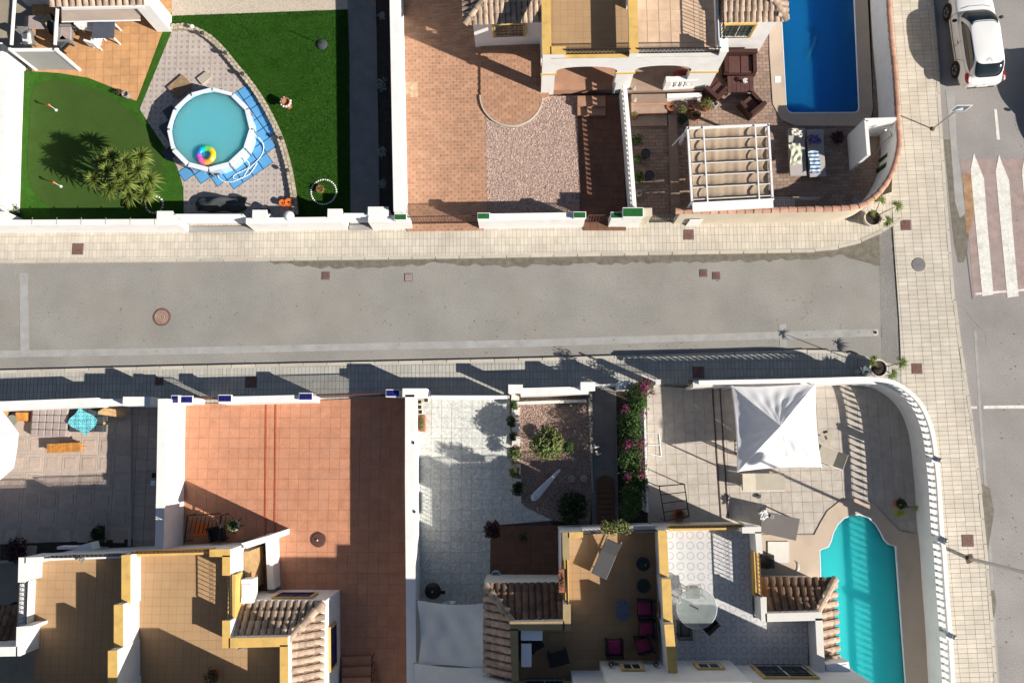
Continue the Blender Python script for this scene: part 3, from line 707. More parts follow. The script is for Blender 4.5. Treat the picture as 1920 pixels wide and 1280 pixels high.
# plot 6 (white tile drive, gravel bed, path)
yard6 = [(783,748),(955,740),(958,860),(964,925),(985,950),(1035,975),(920,985),(918,1150),(918,1400),(785,1400)]
tiled('white_tile_drive', P(yard6,Z), Z, (.41,.41), M['white_tile'], M['lightgrout'], 0, gap=.012, jit=.002)
gbed = [(955,740),(1104,735),(1110,930),(1105,985),(1035,975),(985,950),(964,925),(958,860)]
slab('gravel_bed', gbed, Z-.01, M['gravelbed']); gravel(gbed, 17000, Z, 'gravel', mat('brown_gravel',(.46,.33,.27),.95,.2,7,rnd=.4,grain=.3,gscale=24))
tiled('grey_path', P([(1104,730),(1155,725),(1160,985),(1110,985)],Z), Z, (.41,.41), M['greypath'], M['grout'], 0, gap=.012)
slab('planting_bed', [(1155,722),(1215,716),(1218,990),(1160,990)], Z-.01, M['soil'])
tiled('brown_porch_floor', P([(920,985),(1060,985),(1062,1100),(920,1100)],Z+.05), Z+.05, (.41,.41), M['brown'], M['redgrout'], 0, gap=.012)
slab('planting_bed', [(1035,975),(1160,985),(1160,1000),(1035,1000)], Z-.01, M['soil'])
# plot 7 (mottled tiles round the teal pool)
yard7 = [(1213,722),(1340,722),(1600,718),(1640,726),(1675,748),(1700,785),(1716,840),(1720,900),(1722,1000),(1720,1000),(1688,996),(1662,970),(1640,944),(1605,934),(1575,939),(1552,957),(1540,977),(1527,1002),(1425,1002),(1300,1000),(1215,1000)]
tiled('mottled_tile_terrace', P(yard7,Z), Z, (.41,.41), M['buff_tile'], M['lightgrout'], .03, gap=.012, jit=.002)
for a,b in (((1336,728),(1352,970)),((1350,728),(1366,970))):
    mb=MB(); stripobj(mb, P([a,b],Z+.03), .045, Z-.02, Z+.03)
    solo(mb,'drain_kerb',M['rust'],'thin dark red kerb across the mottled terrace, '+('left of the pair' if a[0]==1336 else 'right of the pair, nearer the white gazebo'),'kerb')
copB = [(1425,1002),(1527,1002),(1540,977),(1552,957),(1575,939),(1605,934),(1640,944),(1662,970),(1688,996),(1722,1000),(1742,1280),(1756,1440),(1425,1440)]
inB = [(1536,1030),(1552,1024),(1558,1012),(1562,997),(1570,982),(1582,970),(1597,964),(1612,963),(1628,968),(1642,980),(1652,996),(1659,1010),(1668,1019),(1681,1023),(1690,1150),(1699,1280),(1706,1420),(1552,1420),(1545,1280)]
poolB = pool('sunken_pool', copB, inB, Z+.04, Z-.1, .9, M['liningteal'], M['watert'], 'turquoise sunken pool with a rounded stepped end at the lower right')
for k,(vv,zz) in enumerate(((985,-.2),(996,-.35),(1008,-.5),(1020,-.65))):
    seg = [p for p in inB if p[1] <= vv]
    if len(seg)>2:
        seg=[inB[2]]*0+[(u,v) for u,v in inB if v<=vv]
    MB().prism(P(seg,Z+zz), Z+zz-.5, Z+zz).obj('pool_step', M['liningteal'], poolB)
# ================================================================ BOUNDARY WALLS
def front(t, pts, z1, w, m='white', z0=0.0, zb=ZS, name='wall'):
    """wall piece whose street-side foot runs along the measured points; body lies on the far side (w signed)"""
    a = P(pts, zb); b = offset_line(a, w)
    return MB().prism(a+b[::-1], z0, z1).obj(name, M[m], t)
def pillar(t, u, v, sx, sy, z1, capm=None, m='white', z0=0.0, rz=0, name='pillar'):
    """pillar measured by the centre of its top"""
    p = W(u, v, z1)
    o = MB().box((p.x,p.y,z0),(sx,sy,z1-z0-.03),rz).obj(name, M[m], t, bevel=.012)
    c = MB().box((p.x,p.y,z1-.03),(sx+.05,sy+.05,.045),rz).obj('cap', M[m], o, bevel=.008)
    if capm:
        n = 2
        for k in range(n):
            q = rot2((-sx/4+.0+k*sx/2, 0), rz)
            MB().box((p.x+q[0],p.y+q[1],z1+.012),(sx/2-.012,sy-.03,.015),rz).obj('cap_tile', M[capm], o)
    return o
# plot 1
t = thing('garden_front_wall','white rendered front wall with pillars between the garden with the round pool and the pavement','wall',W(180,436,ZS))
front(t,[(-60,438),(0,437),(355,435)],1.32,.24); front(t,[(478,433.5),(652,431)],1.32,.24); front(t,[(700,431),(738,430)],1.32,.24)
for u,v,sx in ((-2,405,.7),(309,404,.6),(487,402,.55),(628,400,.55),(709,396,.78)): pillar(t,u,v,sx,.32,1.55)
mb=MB()
for k in range(7):
    p=W(60+k*46,417,1.32); mb.box((p.x,p.y+.06,1.3),(.012,.3,.03))
mb.obj('coping_joint', M['grout'], t)
def slat_gate(u0,u1,vb,z1,label,n,vertical=False):
    a,b=W(u0,vb,ZS),W(u1,vb,ZS); t=thing('sliding_gate',label,'gate',(a+b)/2); L=(b-a).length; d=(b-a).normalized(); rz=math.atan2(d.y,d.x)
    mb=MB(); c=(a+b)/2
    mb.box((c.x,c.y,z1-.06),(L,.06,.06),rz); mb.box((c.x,c.y,.16),(L,.06,.08),rz)
    for q in (a,b): mb.box((q.x,q.y,.16),(.06,.06,z1-.16),rz)
    mb.obj('gate_frame',M['whitemetal'],t)
    me=MB().obox(Matrix.Rotation(-.7,4,'X'),(L-.08,.02,(z1-.3)/n*1.05)).mesh('slat',M['whitemetal'])
    for k in range(n): inst('slat',me,t,(c.x,c.y,.28+(z1-.36)*(k+.5)/n),rz)
slat_gate(352,474,419,1.5,'white slatted sliding gate in the garden wall below the round pool',12)
slat_gate(655,697,417,1.45,'small white slatted gate in the garden wall at the end of the grey path',7)
sheet('gate_apron',[(355,436),(474,434),(474,424),(355,425)],ZS+.004 if 0 else .175,M['greyscreen'])
sheet('gate_apron',[(655,432),(697,431),(697,421),(655,422)],.175,M['greyscreen'])
t = thing('side_wall','white side wall at the far left edge of the putting green','wall',W(20,260,Z))
front(t,[(44,120),(45,140),(41,260),(37,400)],1.42,-.3,zb=Z) 
o=MB().prism(P([(-40,80),(3,80),(0,420),(-40,420)],1.2),0,1.2).obj('planter_top',M['white'],t)
t = thing('party_wall','long white wall between the artificial lawn and the tiled driveway','wall',W(738,200,Z))
front(t,[(740,-60),(741,0),(744,160),(747,320),(749,416)],1.85,.36,zb=Z)
# plot 2
t = thing('driveway_front_wall','white front wall with green tiled pillar tops outside the gravel bed','wall',W(1000,428,ZS))
front(t,[(899,429),(1093,426)],1.35,.3)
pillar(t,907,405.5,.46,.24,1.52,'gtile'); pillar(t,1087,403.5,.46,.24,1.52,'gtile')
t = thing('gate_pillar','single white gate pillar with green tiled top at the corner of the long white wall','pillar',W(750,425,ZS))
pillar(t,751,407,.46,.24,1.52,'gtile'); front(t,[(738,430),(773,429)],1.2,.3)
t = thing('gate_pillar','pair of stepped white pillars with green tiled tops where driveway and paved court meet','pillar',W(1180,420,ZS))
pillar(t,1156,404,.42,.24,1.5,'gtile'); pillar(t,1187,398.5,.78,.36,1.72,'gtile'); front(t,[(1140,426),(1177,426)],1.2,.3)
def railing(name,label,a,b,z0,z1,m='rust',sp=.11,cat='railing',r=.013,parent=None,scroll=False,rails=(0,1)):
    """flat iron railing between two world points"""
    a,b=Vector((a[0],a[1],0)),Vector((b[0],b[1],0)); L=(b-a).length; d=(b-a).normalized()
    t=thing(name,label,cat,((a.x+b.x)/2,(a.y+b.y)/2,z0)) if not parent else parent
    mb=MB()
    for z in (z0+.06,z1): mb.tube((a.x,a.y,z),(b.x,b.y,z),r*1.7,6)
    for q in (a,b): mb.tube((q.x,q.y,z0),(q.x,q.y,z1),r*1.8,6)
    mb.obj('rail_frame' if not parent else 'railing',M[m],t)
    n=max(2,int(L/sp)); me=MB().tube((0,0,z0+.06),(0,0,z1),r,5).mesh('bar',M[m])
    if parent:
        mb=MB()
        for k in range(1,n): q=a+d*L*k/n; mb.tube((q.x,q.y,z0+.06),(q.x,q.y,z1),r,5)
        if scroll:
            for k in range(n):
                q=a+d*L*(k+.5)/n
                for j in range(8):
                    w1,w2=j*math.pi/4,(j+1)*math.pi/4; rr=min(.05,L/n*.42); zc=z0+.2
                    mb.tube(q+d*rr*math.cos(w1)+Vector((0,0,zc+rr*math.sin(w1))),q+d*rr*math.cos(w2)+Vector((0,0,zc+rr*math.sin(w2))),.006,4,caps=False)
        mb.obj('railing_bars',M[m],t)
    else:
        for k in range(1,n): q=a+d*L*k/n; inst('bar',me,t,(q.x,q.y,0))
    return t
zz=ZS
railing('driveway_gate','brown iron bar gate across the tiled driveway',W(772,421,zz),W(899,419,zz),.2,1.35)
railing('foot_gate','narrow brown iron gate at the end of the brown path',W(1100,418,zz),W(1141,418,zz),.2,1.35)
# dividing balustrade between plots 2 and 3
def baluster_mesh(h):
    return MB().lathe((0,0,0),[(.05,0),(.05,h*.08),(.03,h*.14),(.055,h*.35),(.06,h*.45),(.03,h*.7),(.028,h*.8),(.045,h*.9),(.045,h)],8).mesh('baluster',M['white'])
def balustrade(label,line,zb,zs,zt,step,wr=.17,ws=.2,loc=None,dx=0,m='white',skip=()):
    t=thing('balustrade',label,'balustrade',(*line[len(line)//2],zb))
    mb=MB(); stripobj(mb,line,ws,zb,zs); mb.obj('low_wall',M[m],t)
    mb=MB(); stripobj(mb,line,wr,zt-.09,zt); mb.obj('handrail',M[m],t,bevel=.012)
    h=zt-.09-zs; me=baluster_mesh(h)
    for p,d in resample(line,step): inst('baluster',me,t,(p.x,p.y,zs))
    return t
l23=[xy(W(u,v,1.45)) for u,v in ((1171,158),(1177,222),(1183,300),(1190,392))]
balustrade('white balustrade between the gravel plot and the paved court',l23,0,1.12,1.45,.21)
# plot 3 cream wall with clay coping
cop3=[(1276,395),(1340,395),(1420,394),(1500,392),(1560,391),(1598,388),(1622,381),(1645,364),(1666,337),(1680,304),(1687,265),(1684,222),(1679,140),(1672,70),(1667,0),(1663,-80)]
z3=1.75
l3=smooth_line(P(cop3,z3),4)
t=thing('court_wall','cream wall with pink clay coping curving round the corner of the paved court','wall',(*l3[8],0))
# outer face cream, inner face white
mb=MB(); stripobj(mb,offset_line(l3,-.055),.11,0,z3-.04); mb.obj('outer_face',M['cream'],t)
mb=MB(); stripobj(mb,offset_line(l3,.056),.108,0,z3-.04); mb.obj('inner_face',M['white'],t)
def halftile(L,r,r2,m,name='coping_tile',n=7):
    vs=[];
    for x,rr in ((-L/2,r),(L/2,r2)):
        for k in range(n): a=math.pi*k/(n-1); vs.append((x,rr*math.cos(a),rr*math.sin(a)*.75))
        for k in range(n): a=math.pi*k/(n-1); vs.append((x,(rr-.015)*math.cos(a),(rr-.015)*math.sin(a)*.75))
    fs=[]
    q=2*n
    for k in range(n-1):
        fs.append([k,k+1,q+k+1,q+k]); fs.append([n+k+1,n+k,q+n+k,q+n+k+1])
        fs.append([k,n+k,n+k+1,k+1]); fs.append([q+k+1,q+n+k+1,q+n+k,q+k])
    fs=[f[::-1] for f in fs]
    return MB().add(vs,fs).mesh(name,M[m],smooth=False)
ct=halftile(.40,.13,.10,'copingtile')
for p,d in resample(l3,.345):
    if seen(p.x,p.y,z3,80): inst('coping_tile',ct,t,(p.x,p.y,z3-.045+RND.uniform(0,.012)),math.atan2(d.y,d.x)+RND.uniform(-.04,.04))
pillar(t,1213,398,.36,.3,1.55,None,'cream')
MB().prism(P([(1276,410),(1430,408),(1430,425),(1262,426)],ZS+.02)[:0] or P([(1286,422),(1310,421.5),(1310,423),(1286,423.5)],ZS),ZS,1.0).obj('letter_plate',M['white'],t)
l=P([(1217,418),(1258,417)],ZS); railing('court_gate','dark solid-backed iron gate between cream pillar and cream wall',l[0],l[1],.18,1.5,'dark',.1)

# ---- south side
t=thing('corner_front_wall','white front wall of the plot at the lower left, tallest at its corner pillar','wall',W(150,752,ZS))
front(t,[(-60,760),(0,757),(212,749)],1.5,-.34); front(t,[(212,751),(262,750)],1.25,-.26); front(t,[(262,747.5),(312,747.5)],1.62,-.36)
t=thing('party_wall','tall thick white wall between the grey tiled plot and the red patio','wall',W(340,900,Z))
front(t,[(348,752),(346,900),(343,1036)],2.1,-.33,zb=Z)
pillar(t,330,749,.34,.3,1.5)
def capped_wall(t,caps,z,m):
    for u,v,sx in caps: pillar(t,u,v,sx,.26,z,m)
t=thing('red_patio_front_wall','white front wall with blue tiled pillar tops outside the red patio','wall',W(500,748,ZS))
front(t,[(430,747),(600,743)],1.35,-.27); capped_wall(t,[(422,747,.5),(573.5,743.5,.5)],1.48,'btile')
t=thing('gate_pillar','white gate pillar with blue tiled top against the tall white wall','pillar',W(350,750,ZS)); capped_wall(t,[(349,749,.5)],1.48,'btile')
MB().prism(P([(322,742),(334,742),(334,755),(322,755)],1.5),1.0,1.52).obj('cap_tile',M['btile'],t)
t=thing('gate_pillar','white gate pillar with blue tiled top at the shaded right end of the red patio','pillar',W(738,742,ZS)); capped_wall(t,[(736.5,737,.5)],1.48,'btile')
railing('foot_gate','short brown iron gate between two blue-topped pillars',W(362,749,zz),W(410,748,zz),.2,1.38)
railing('driveway_gate','long brown iron bar gate across the red patio entrance',W(588,745,zz),W(724,741,zz),.2,1.38)
t=thing('party_wall','white wall between the red patio and the white tiled drive','wall',W(780,1000,Z))
front(t,[(786,744),(786,900),(788,1100),(791,1400)],1.75,-.36,zb=Z)
front(t,[(765,733),(808,733)],1.75,-.33)
MB().box((W(776,830,1.76).x,W(776,830,1.76).y,1.75),(.05,.1,.05)).obj('wall_light',M['dark'],t); MB().box((W(778,959,1.76).x,W(778,959,1.76).y,1.75),(.05,.1,.05)).obj('wall_light',M['dark'],t)
slat_gate(812,954,746,1.3,'low white slatted sliding gate across the white tiled drive',7)
t=thing('flower_bed_front_wall','white front wall with three square pillars outside the gravel bed with shrubs','wall',W(1030,738,ZS))
front(t,[(976,731),(1100,727.5)],1.25,-.3)
for u in (966.5,1102,1173.5): pillar(t,u,729-(u-966)*.035,.52,.3,1.5)
mb=MB(); a,b=W(1114,722,1.3),W(1160,720,1.3); mb.tube(a,b,.03); mb.tube(a-Vector((0,0,.9)),b-Vector((0,0,.9)),.02)
for k in range(9): q=a.lerp(b,k/8); mb.tube(q,q-Vector((0,0,.95)),.012,5)
solo(mb,'foot_gate',M['whitemetal'],'short white bar gate between the two right pillars of the flower bed wall','gate')
mb=MB(); stripobj(mb,P([(957,756),(1100,751)],.4),.12,0,.4); solo(mb,'bed_edging',M['offwhite'],'low pale edging inside the front wall at the top of the gravel bed','edging')
mb=MB()
for k in range(26):
    p=W(1104+k*.3,740+k*7.2,Z+.05); mb.box((p.x,p.y,Z-.02),(.07,.12,.09),RND.uniform(-.1,.1))
solo(mb,'bed_edging',M['kerb'],'row of small pale edging blocks along the grey path beside the gravel bed','edging')
# plot 7
z7=2.0
l7=smooth_line(P([(1310,717),(1440,714.5),(1540,712),(1605,710),(1645,711),(1676,717),(1703,733),(1723,752),(1737,776),(1747,804),(1753,835),(1757,871),(1761,912),(1764,963),(1767,1005),(1771,1040),(1776,1115),(1782,1190),(1787,1275),(1792,1360),(1796,1430)],z7),4)
bl=balustrade('long white balustrade curving round the terrace with the teal pool',l7,0,1.38,z7,.262,.175,.24)
for (u,v) in ((1757,862),(1768,1012),(1784,1193)):
    p=W(u,v,z7+.02); o=MB().box((p.x-.05,p.y,1.38),(.3,.2,z7-1.36)).obj('post',M['white'],bl)
    MB().ell((p.x+.06,p.y,z7+.1),(.1,.1,.1)).obj('ball_finial',M['greymetal'],o,smooth=True)
t=thing('corner_wall','cream capped wall end with black letterbox at the bougainvillea corner','wall',W(1290,718,ZS))
front(t,[(1285,722),(1320,720.5)],1.7,-.2,'offwhite'); MB().box((*xy(W(1294,716,1.72)),1.7),(.12,.2,.12),.3).obj('letterbox',M['dark'],t)
mb=MB(); a,b=W(1234,716,1.5),W(1203,703,1.5)
mb.tube(a,b,.035); mb.box((a.x,a.y,0),(.2,.2,1.52)); solo(mb,'gate_post',M['offwhite'],'pale gate post with a rail at the top of the bougainvillea','post')
mb=MB(); a,b=W(1243,722,1.0),W(1290,724,1.0)
for z in (.5,1.0,1.45): mb.tube((a.x,a.y,z),(b.x,b.y,z),.02)
for k in range(12): q=a.lerp(b,k/11); mb.tube((q.x,q.y,.2),(q.x,q.y,1.45),.009,4)
solo(mb,'foot_gate',M['dark'],'dark iron gate between the bougainvillea and the letterbox','gate')

# ================================================================ HOUSES
YZ=.03
def mass(t,pts,z,z0,z1,m='white',name='wall',world=False):
    return MB().prism(pts if world else P(pts,z),z0,z1).obj(name,M[m],t)
def parapet(t,line,z1,w,z0,m='white',capm='yellow',zl=None,over=.03,side=0):
    """parapet measured along the centre of its coping"""
    L=P(line,z1); mb=MB(); stripobj(mb,L,w,z0,z1-.035); o=mb.obj('parapet',M[m],t)
    mb=MB(); stripobj(mb,L,w+over,z1-.035,z1); mb.obj('coping',M[capm],o); return o
def window(t,a,b,z0,z1,pane='glass',sur='yellow',grille=True,bars=6,depth=.04,sill=True,shutter=False):
    """window on a wall between world points a,b; outward is to the right of a->b"""
    a,b=Vector((a[0],a[1],0)),Vector((b[0],b[1],0)); d=(b-a).normalized(); n=Vector((d.y,-d.x,0)); L=(b-a).length; c=(a+b)/2; rz=math.atan2(d.y,d.x)
    def bx(x0,x1,zz0,zz1,off,th): 
        q=a+d*(x0+x1)/2+n*off; return MB().box((q.x,q.y,zz0),(x1-x0,th,zz1-zz0),rz)
    w=bx(.0,L,z0,z1,.0,.06).obj('window',M[pane],t)
    s=MB()
    for x0,x1,q0,q1 in ((-.09,L+.09,z1,z1+.07),(-.09,L+.09,z0-.07,z0),(-.09,0,z0,z1),(L,L+.09,z0,z1)):
        m_=bx(x0,x1,q0,q1,.03,.08); s.add(m_.v,m_.f)
    s.obj('surround',M[sur],w)
    f=MB()
    for x0,x1,q0,q1 in ((0,L,z1-.03,z1),(0,L,z0,z0+.03),(0,.03,z0,z1),(L-.03,L,z0,z1),(L/2-.015,L/2+.015,z0,z1)):
        m_=bx(x0,x1,q0+.001,q1-.001,.045,.03); f.add(m_.v,m_.f)
    f.obj('frame',M['whitemetal'] if not shutter else M[pane],w)
    if grille:
        g=MB()
        for k in range(bars+1): q=a+d*L*k/bars+n*.09; g.tube((q.x,q.y,z0),(q.x,q.y,z1),.009,4)
        for z in (z0+.04,(z0+z1)/2,z1-.04):
            p,q=a+n*.09,b+n*.09; g.tube((p.x,p.y,z),(q.x,q.y,z),.011,4)
        g.obj('grille',M['dark'],w)
    return w
TI=halftile(.50,.125,.088,'rooftile','roof_tile',6)
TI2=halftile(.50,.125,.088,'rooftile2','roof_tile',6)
def tiled_roof(t,e0,e1,r0,r1,me=None,pitch=.235,row=.4,ext=.12,hip=True):
    """barrel tiles on a slope; e0,e1 eave ends, r0,r1 the matching upper ends (world 3d)"""
    me=me or TI
    e0,e1,r0,r1=[Vector(p) for p in (e0,e1,r0,r1)]
    ux=(e1-e0).normalized(); nrm=ux.cross(r0-e0); 
    if nrm.z<0: nrm=-nrm
    nrm.normalize(); uy=nrm.cross(ux); 
    if uy.dot(r0-e0)<0: uy=-uy
    ext=ext*.5
    rf=MB().add([e0-uy*ext*.6,e1-uy*ext*.6,r1,r0],[[0,1,2,3]])
    low=[p-Vector((0,0,.12)) for p in (e0-uy*ext*.6,e1-uy*ext*.6,r1,r0)]
    rf.add(low,[[3,2,1,0]]); rf.add([e0-uy*ext*.6,e1-uy*ext*.6,low[1],low[0]],[[0,3,2,1]])
    rf.add([r0,e0-uy*ext*.6,low[0],low[3]],[[0,1,2,3]]); rf.add([e1-uy*ext*.6,r1,low[2],low[1]],[[0,1,2,3]])
    roof=rf.obj('roof',M['rooftile2'],t)
    L=(e1-e0).length; Hh=(r0-e0).dot(uy); H1=(r1-e0).dot(uy); x0=(r0-e0).dot(ux); x1=(r1-e0).dot(ux)
    Mx=Matrix((uy,ux,nrm)).transposed()
    if Mx.determinant()<0: Mx=Matrix((uy,-ux,nrm)).transposed()
    cols=int(L/pitch)+1; top=max(Hh,H1)
    for i in range(cols):
        x=(i+.5)*L/cols
        for j in range(int((top+ext)/row)+1):
            y=-ext+row*(j+.5)
            if y>top+.1: break
            # inside the trapezium?
            lo=x0*max(0,y-.1)/max(.01,Hh); hi=L-(L-x1)*max(0,y-.1)/max(.01,H1)
            if x<lo-.02 or x>hi+.02: continue
            p=e0+ux*x+uy*min(y,top-.12)+nrm*(.012*(1 if j%2 else 1)+.01)
            if not seen(p.x,p.y,p.z,60): continue
            R_=Mx.to_4x4() @ Matrix.Rotation(RND.uniform(-.035,.035),4,'Z') @ Matrix.Rotation(.075,4,'Y')
            inst('tile',me,roof,p,M=R_)
    return roof
def ridge(t,a,b,parent,sz=1.15):
    a,b=Vector(a),Vector(b); d=(b-a).normalized(); L=(b-a).length; up=Vector((0,0,1)); y=up.cross(d).normalized(); n=d.cross(y)
    Mx=Matrix((d,y,n)).transposed().to_4x4(); k=0.2
    while k<L+.05:
        p=a+d*min(k,L-.05)+n*.05; o=inst('ridge_tile',TI,parent,p,M=Mx@Matrix.Rotation(.05,4,'Y')@Matrix.Scale(sz,4)); k+=.38
ZF,ZP=3.05,3.95
M['tgrout']=mat('terrace_joint',(.35,.225,.12),.9)
# ---------------- upper semi-detached house (top middle)
hA=thing('semi_detached_house','white house at the top with one ochre and one tiled roof terrace over arched porches','house',W(1190,100,Z))
# first floor level slab (terraces) + porch arches below
ft=[(1026,-140),(1352,-140),(1352,97),(1026,97)]
f3=P([(1018,101),(1365,96)],ZP)   # street-side face at parapet height
a3,b3=Vector((*f3[0],0)),Vector((*f3[1],0)); dx=(b3-a3).normalized(); ny=Vector((-dx.y,dx.x,0))
def hp(s,d): q=a3+dx*s+ny*d; return (q.x,q.y)       # s along the front, d into the house
LH=(b3-a3).length
pu=lambda u: (Vector((*P([(u,100)],ZP)[0],0))-a3).dot(dx)
arch1=(pu(1044),pu(1166)); arch2=(pu(1200),pu(1312)); 
def archwall(t,openings,z0,zs,zt,z1,th=.28):
    """front wall with segmental arches, built of vertical strips"""
    mb=MB(); n=14; xs=[0]
    def quadp(s0,s1,za,zb0,zb1):
        # block from za.. to sloping underside; here: lintel strip with underside zb0->zb1
        p=[hp(s0,0),hp(s1,0),hp(s1,th),hp(s0,th)]
        vs=[(*p[0],zb0),(*p[1],zb1),(*p[2],zb1),(*p[3],zb0)]+[(*q,za) for q in p]
        mb.add(vs,[[3,2,1,0],[4,5,6,7],[0,1,5,4],[1,2,6,5],[2,3,7,6],[3,0,4,7]])
    prev=0
    for s0,s1 in openings:
        mb.prism([hp(prev,0),hp(s0,0),hp(s0,th),hp(prev,th)],z0,z1)
        for k in range(n):
            xa,xb=s0+(s1-s0)*k/n,s0+(s1-s0)*(k+1)/n; f=lambda x: zs+(zt-zs)*math.sqrt(max(0,1-((2*(x-s0)/(s1-s0)-1)**2)))
            quadp(xa,xb,z1,f(xa),f(xb))
        prev=s1
    mb.prism([hp(prev,0),hp(LH,0),hp(LH,th),hp(prev,th)],z0,z1)
    return mb.obj('arched_wall',M['white'],t)
archwall(hA,[arch1,arch2],0,2.35,2.75,3.52)
# bases of the piers carry an ochre band
for s in ((-.05,arch1[0]+.05),(arch1[1]-.05,arch2[0]+.05),(arch2[1]-.05,LH+.03)):
    MB().prism([hp(s[0],-.03),hp(s[1],-.03),hp(s[1],.31),hp(s[0],.31)],2.05,2.17).obj('impost_band',M['yellow'],hA)
# porch floors + back wall + side
MB().prism([hp(0.0,.28),hp(pu(1182),.28),hp(pu(1182),2.0),hp(0.0,2.0)],0,.5).obj('porch_floor',M['drive_tile'],hA)
MB().prism([hp(pu(1182),-.1),hp(LH,-.1),hp(LH,2.0),hp(pu(1182),2.0)],0,.52).obj('porch_floor',M['paver'],hA)
MB().prism([hp(0,0.001),hp(pu(1182),0.001),hp(pu(1182),.3),hp(0,.3)],0,.498).obj('threshold',M['drive_tile'],hA)
mb=MB().prism([hp(0,2.0),hp(LH,2.0),hp(LH,7),hp(0,7)],0,ZF-.25); mb.obj('wall',M['white'],hA)
MB().prism([hp(0,.27),hp(LH,.27),hp(LH,7),hp(0,7)],ZF-.25,ZF-.02).obj('terrace_slab',M['white'],hA)
for s in (0,pu(1175)): MB().prism([hp(s,1.2),hp(s+.25,1.2),hp(s+.25,2.0),hp(s,2.0)],.5,ZF-.25).obj('side_pier',M['white'],hA)
# terrace floors
s_m=pu(1189)
tiled('terrace_floor',[hp(.3,.25),hp(s_m,.25),hp(s_m,7),hp(.3,7)],ZF,(.3,.3),M['terrace'],M['tgrout'],0,gap=.005,parent=hA,base=.02,cap=120,jit=.001)
tiled('terrace_floor',[hp(s_m,.25),hp(LH-.2,.25),hp(LH-.2,7),hp(s_m,7)],ZF+.012,(.46,.46),M['beige_tile'],M['lightgrout'],math.atan2(dx.y,dx.x),parent=hA,base=.02,cap=120)
def par(t,pts,z0,z1,m='white',capm='yellow',over=.025):
    o=MB().prism(pts,z0,z1-.035).obj('parapet',M[m],t)
    c=Vector((sum(p[0] for p in pts)/len(pts),sum(p[1] for p in pts)/len(pts),0))
    q=[]
    for p in pts:
        v=Vector((*p,0)); e=(v-c); q.append((v.x+(over if e.x>0 else -over), v.y+(over if e.y>0 else -over)))
    MB().prism(q,z1-.035,z1).obj('coping',M[capm],o); return o
# left, middle, right parapets (run away from the street)
par(hA,[hp(0,0),hp(.3,0),hp(.3,7),hp(0,7)],3.52,ZP)
par(hA,[hp(s_m-.15,.0),hp(s_m+.15,0),hp(s_m+.15,2.2),hp(s_m-.15,2.2)],3.52,ZP); par(hA,[hp(s_m-.15,2.2),hp(s_m+.15,2.2),hp(s_m+.15,7),hp(s_m-.15,7)],3.0,ZP+.4)
par(hA,[hp(LH-.28,0),hp(LH,0),hp(LH,.5),hp(LH-.28,.5)],3.52,ZP,capm='white')
MB().prism([hp(LH-.26,.5),hp(LH-.02,.5),hp(LH-.02,7),hp(LH-.26,7)],2.8,3.3).obj('parapet',M['white'],hA)
# low front parapets with iron railings
for s0,s1,cm in ((.3,s_m-.15,'yellow'),(s_m+.15,LH-.28,'offwhite')):
    a=MB().prism([hp(s0,0),hp(s1,0),hp(s1,.26),hp(s0,.26)],3.5,3.55).obj('coping',M[cm],hA)
    if s0<1:
        par(hA,[hp(s0,.0),hp(s0+.55,0),hp(s0+.55,.26),hp(s0,.26)],3.52,ZP)
        s0+=.55
    railing('r','',hp(s0,.13),hp(s1,.13),3.55,4.0,'dark',.15,parent=hA,scroll=True)
railing('r','',hp(LH-.13,.5),hp(LH-.13,6),3.3,4.0,'dark',.15,parent=hA,scroll=True)
# stair/flight shadow casting railing on the tiled terrace is the same side railing; annex left
wl=[xy(W(892,89,Z)),xy(W(1020,84,Z))]; 
al,ar=Vector((*wl[0],0)),Vector((*wl[1],0)); dA=(ar-al).normalized(); nA=Vector((-dA.y,dA.x,0))
def qa(s,d): q=al+dA*s+nA*d; return (q.x,q.y)
LA=(ar-al).length
MB().prism([qa(0,0),qa(LA,0),qa(LA,6),qa(0,6)],0,2.72).obj('wing_wall',M['white'],hA)
window(hA,qa(.85,-.01),qa(2.05,-.01),1.2,2.2,'greenglass','yellow',True,8)
e0,e1=Vector((*qa(-.25,-.18),2.72)),Vector((*qa(LA-.05,-.18),2.72)); 
rA=tiled_roof(hA,e0,e1,Vector((*qa(1.5,1.75),3.5)),Vector((*qa(LA-.05,1.75),3.5)))
rA2=tiled_roof(hA,Vector((*qa(-.25,5),2.72)),Vector((*qa(-.25,-.18),2.72)),Vector((*qa(1.5,5),3.5)),Vector((*qa(1.5,1.75),3.5)))
ridge(hA,e0,Vector((*qa(1.5,1.75),3.5)),rA)
# right annex
br=[W(1366,97,Z),W(1422,97,Z)]
bl0,br0=Vector((br[0].x,br[0].y,0)),Vector((br[1].x,br[1].y,0))
def qb(s,d): q=br0-dx*s+ny*d; return (q.x,q.y)
MB().prism([qb(0,0),qb(2.3,0),qb(2.3,7),qb(0,7)],0,3.3).obj('wing_wall',M['white'],hA)
window(hA,qb(1.95,-.01),qb(.8,-.01),1.65,2.7,'greenglass','yellow',True,6)
e0,e1=Vector((*qb(2.3,-.15),3.3)),Vector((*qb(-.2,-.15),3.3))
rB=tiled_roof(hA,e0,e1,Vector((*qb(2.3,1.7),4.1)),Vector((*qb(1.2,1.7),4.1)),pitch=.25); ridge(hA,e1,Vector((*qb(1.2,1.7),4.1)),rB)
rB2=tiled_roof(hA,Vector((*qb(-.2,-.15),3.3)),Vector((*qb(-.2,6),3.3)),Vector((*qb(1.2,1.7),4.1)),Vector((*qb(1.2,6),4.1)),pitch=.25)
# upper storey beyond the terraces, out of the picture but part of the house
MB().prism([hp(-2.4,7),hp(LH+1.5,7),hp(LH+1.5,12),hp(-2.4,12)],0,5.9).obj('upper_storey',M['white'],hA)

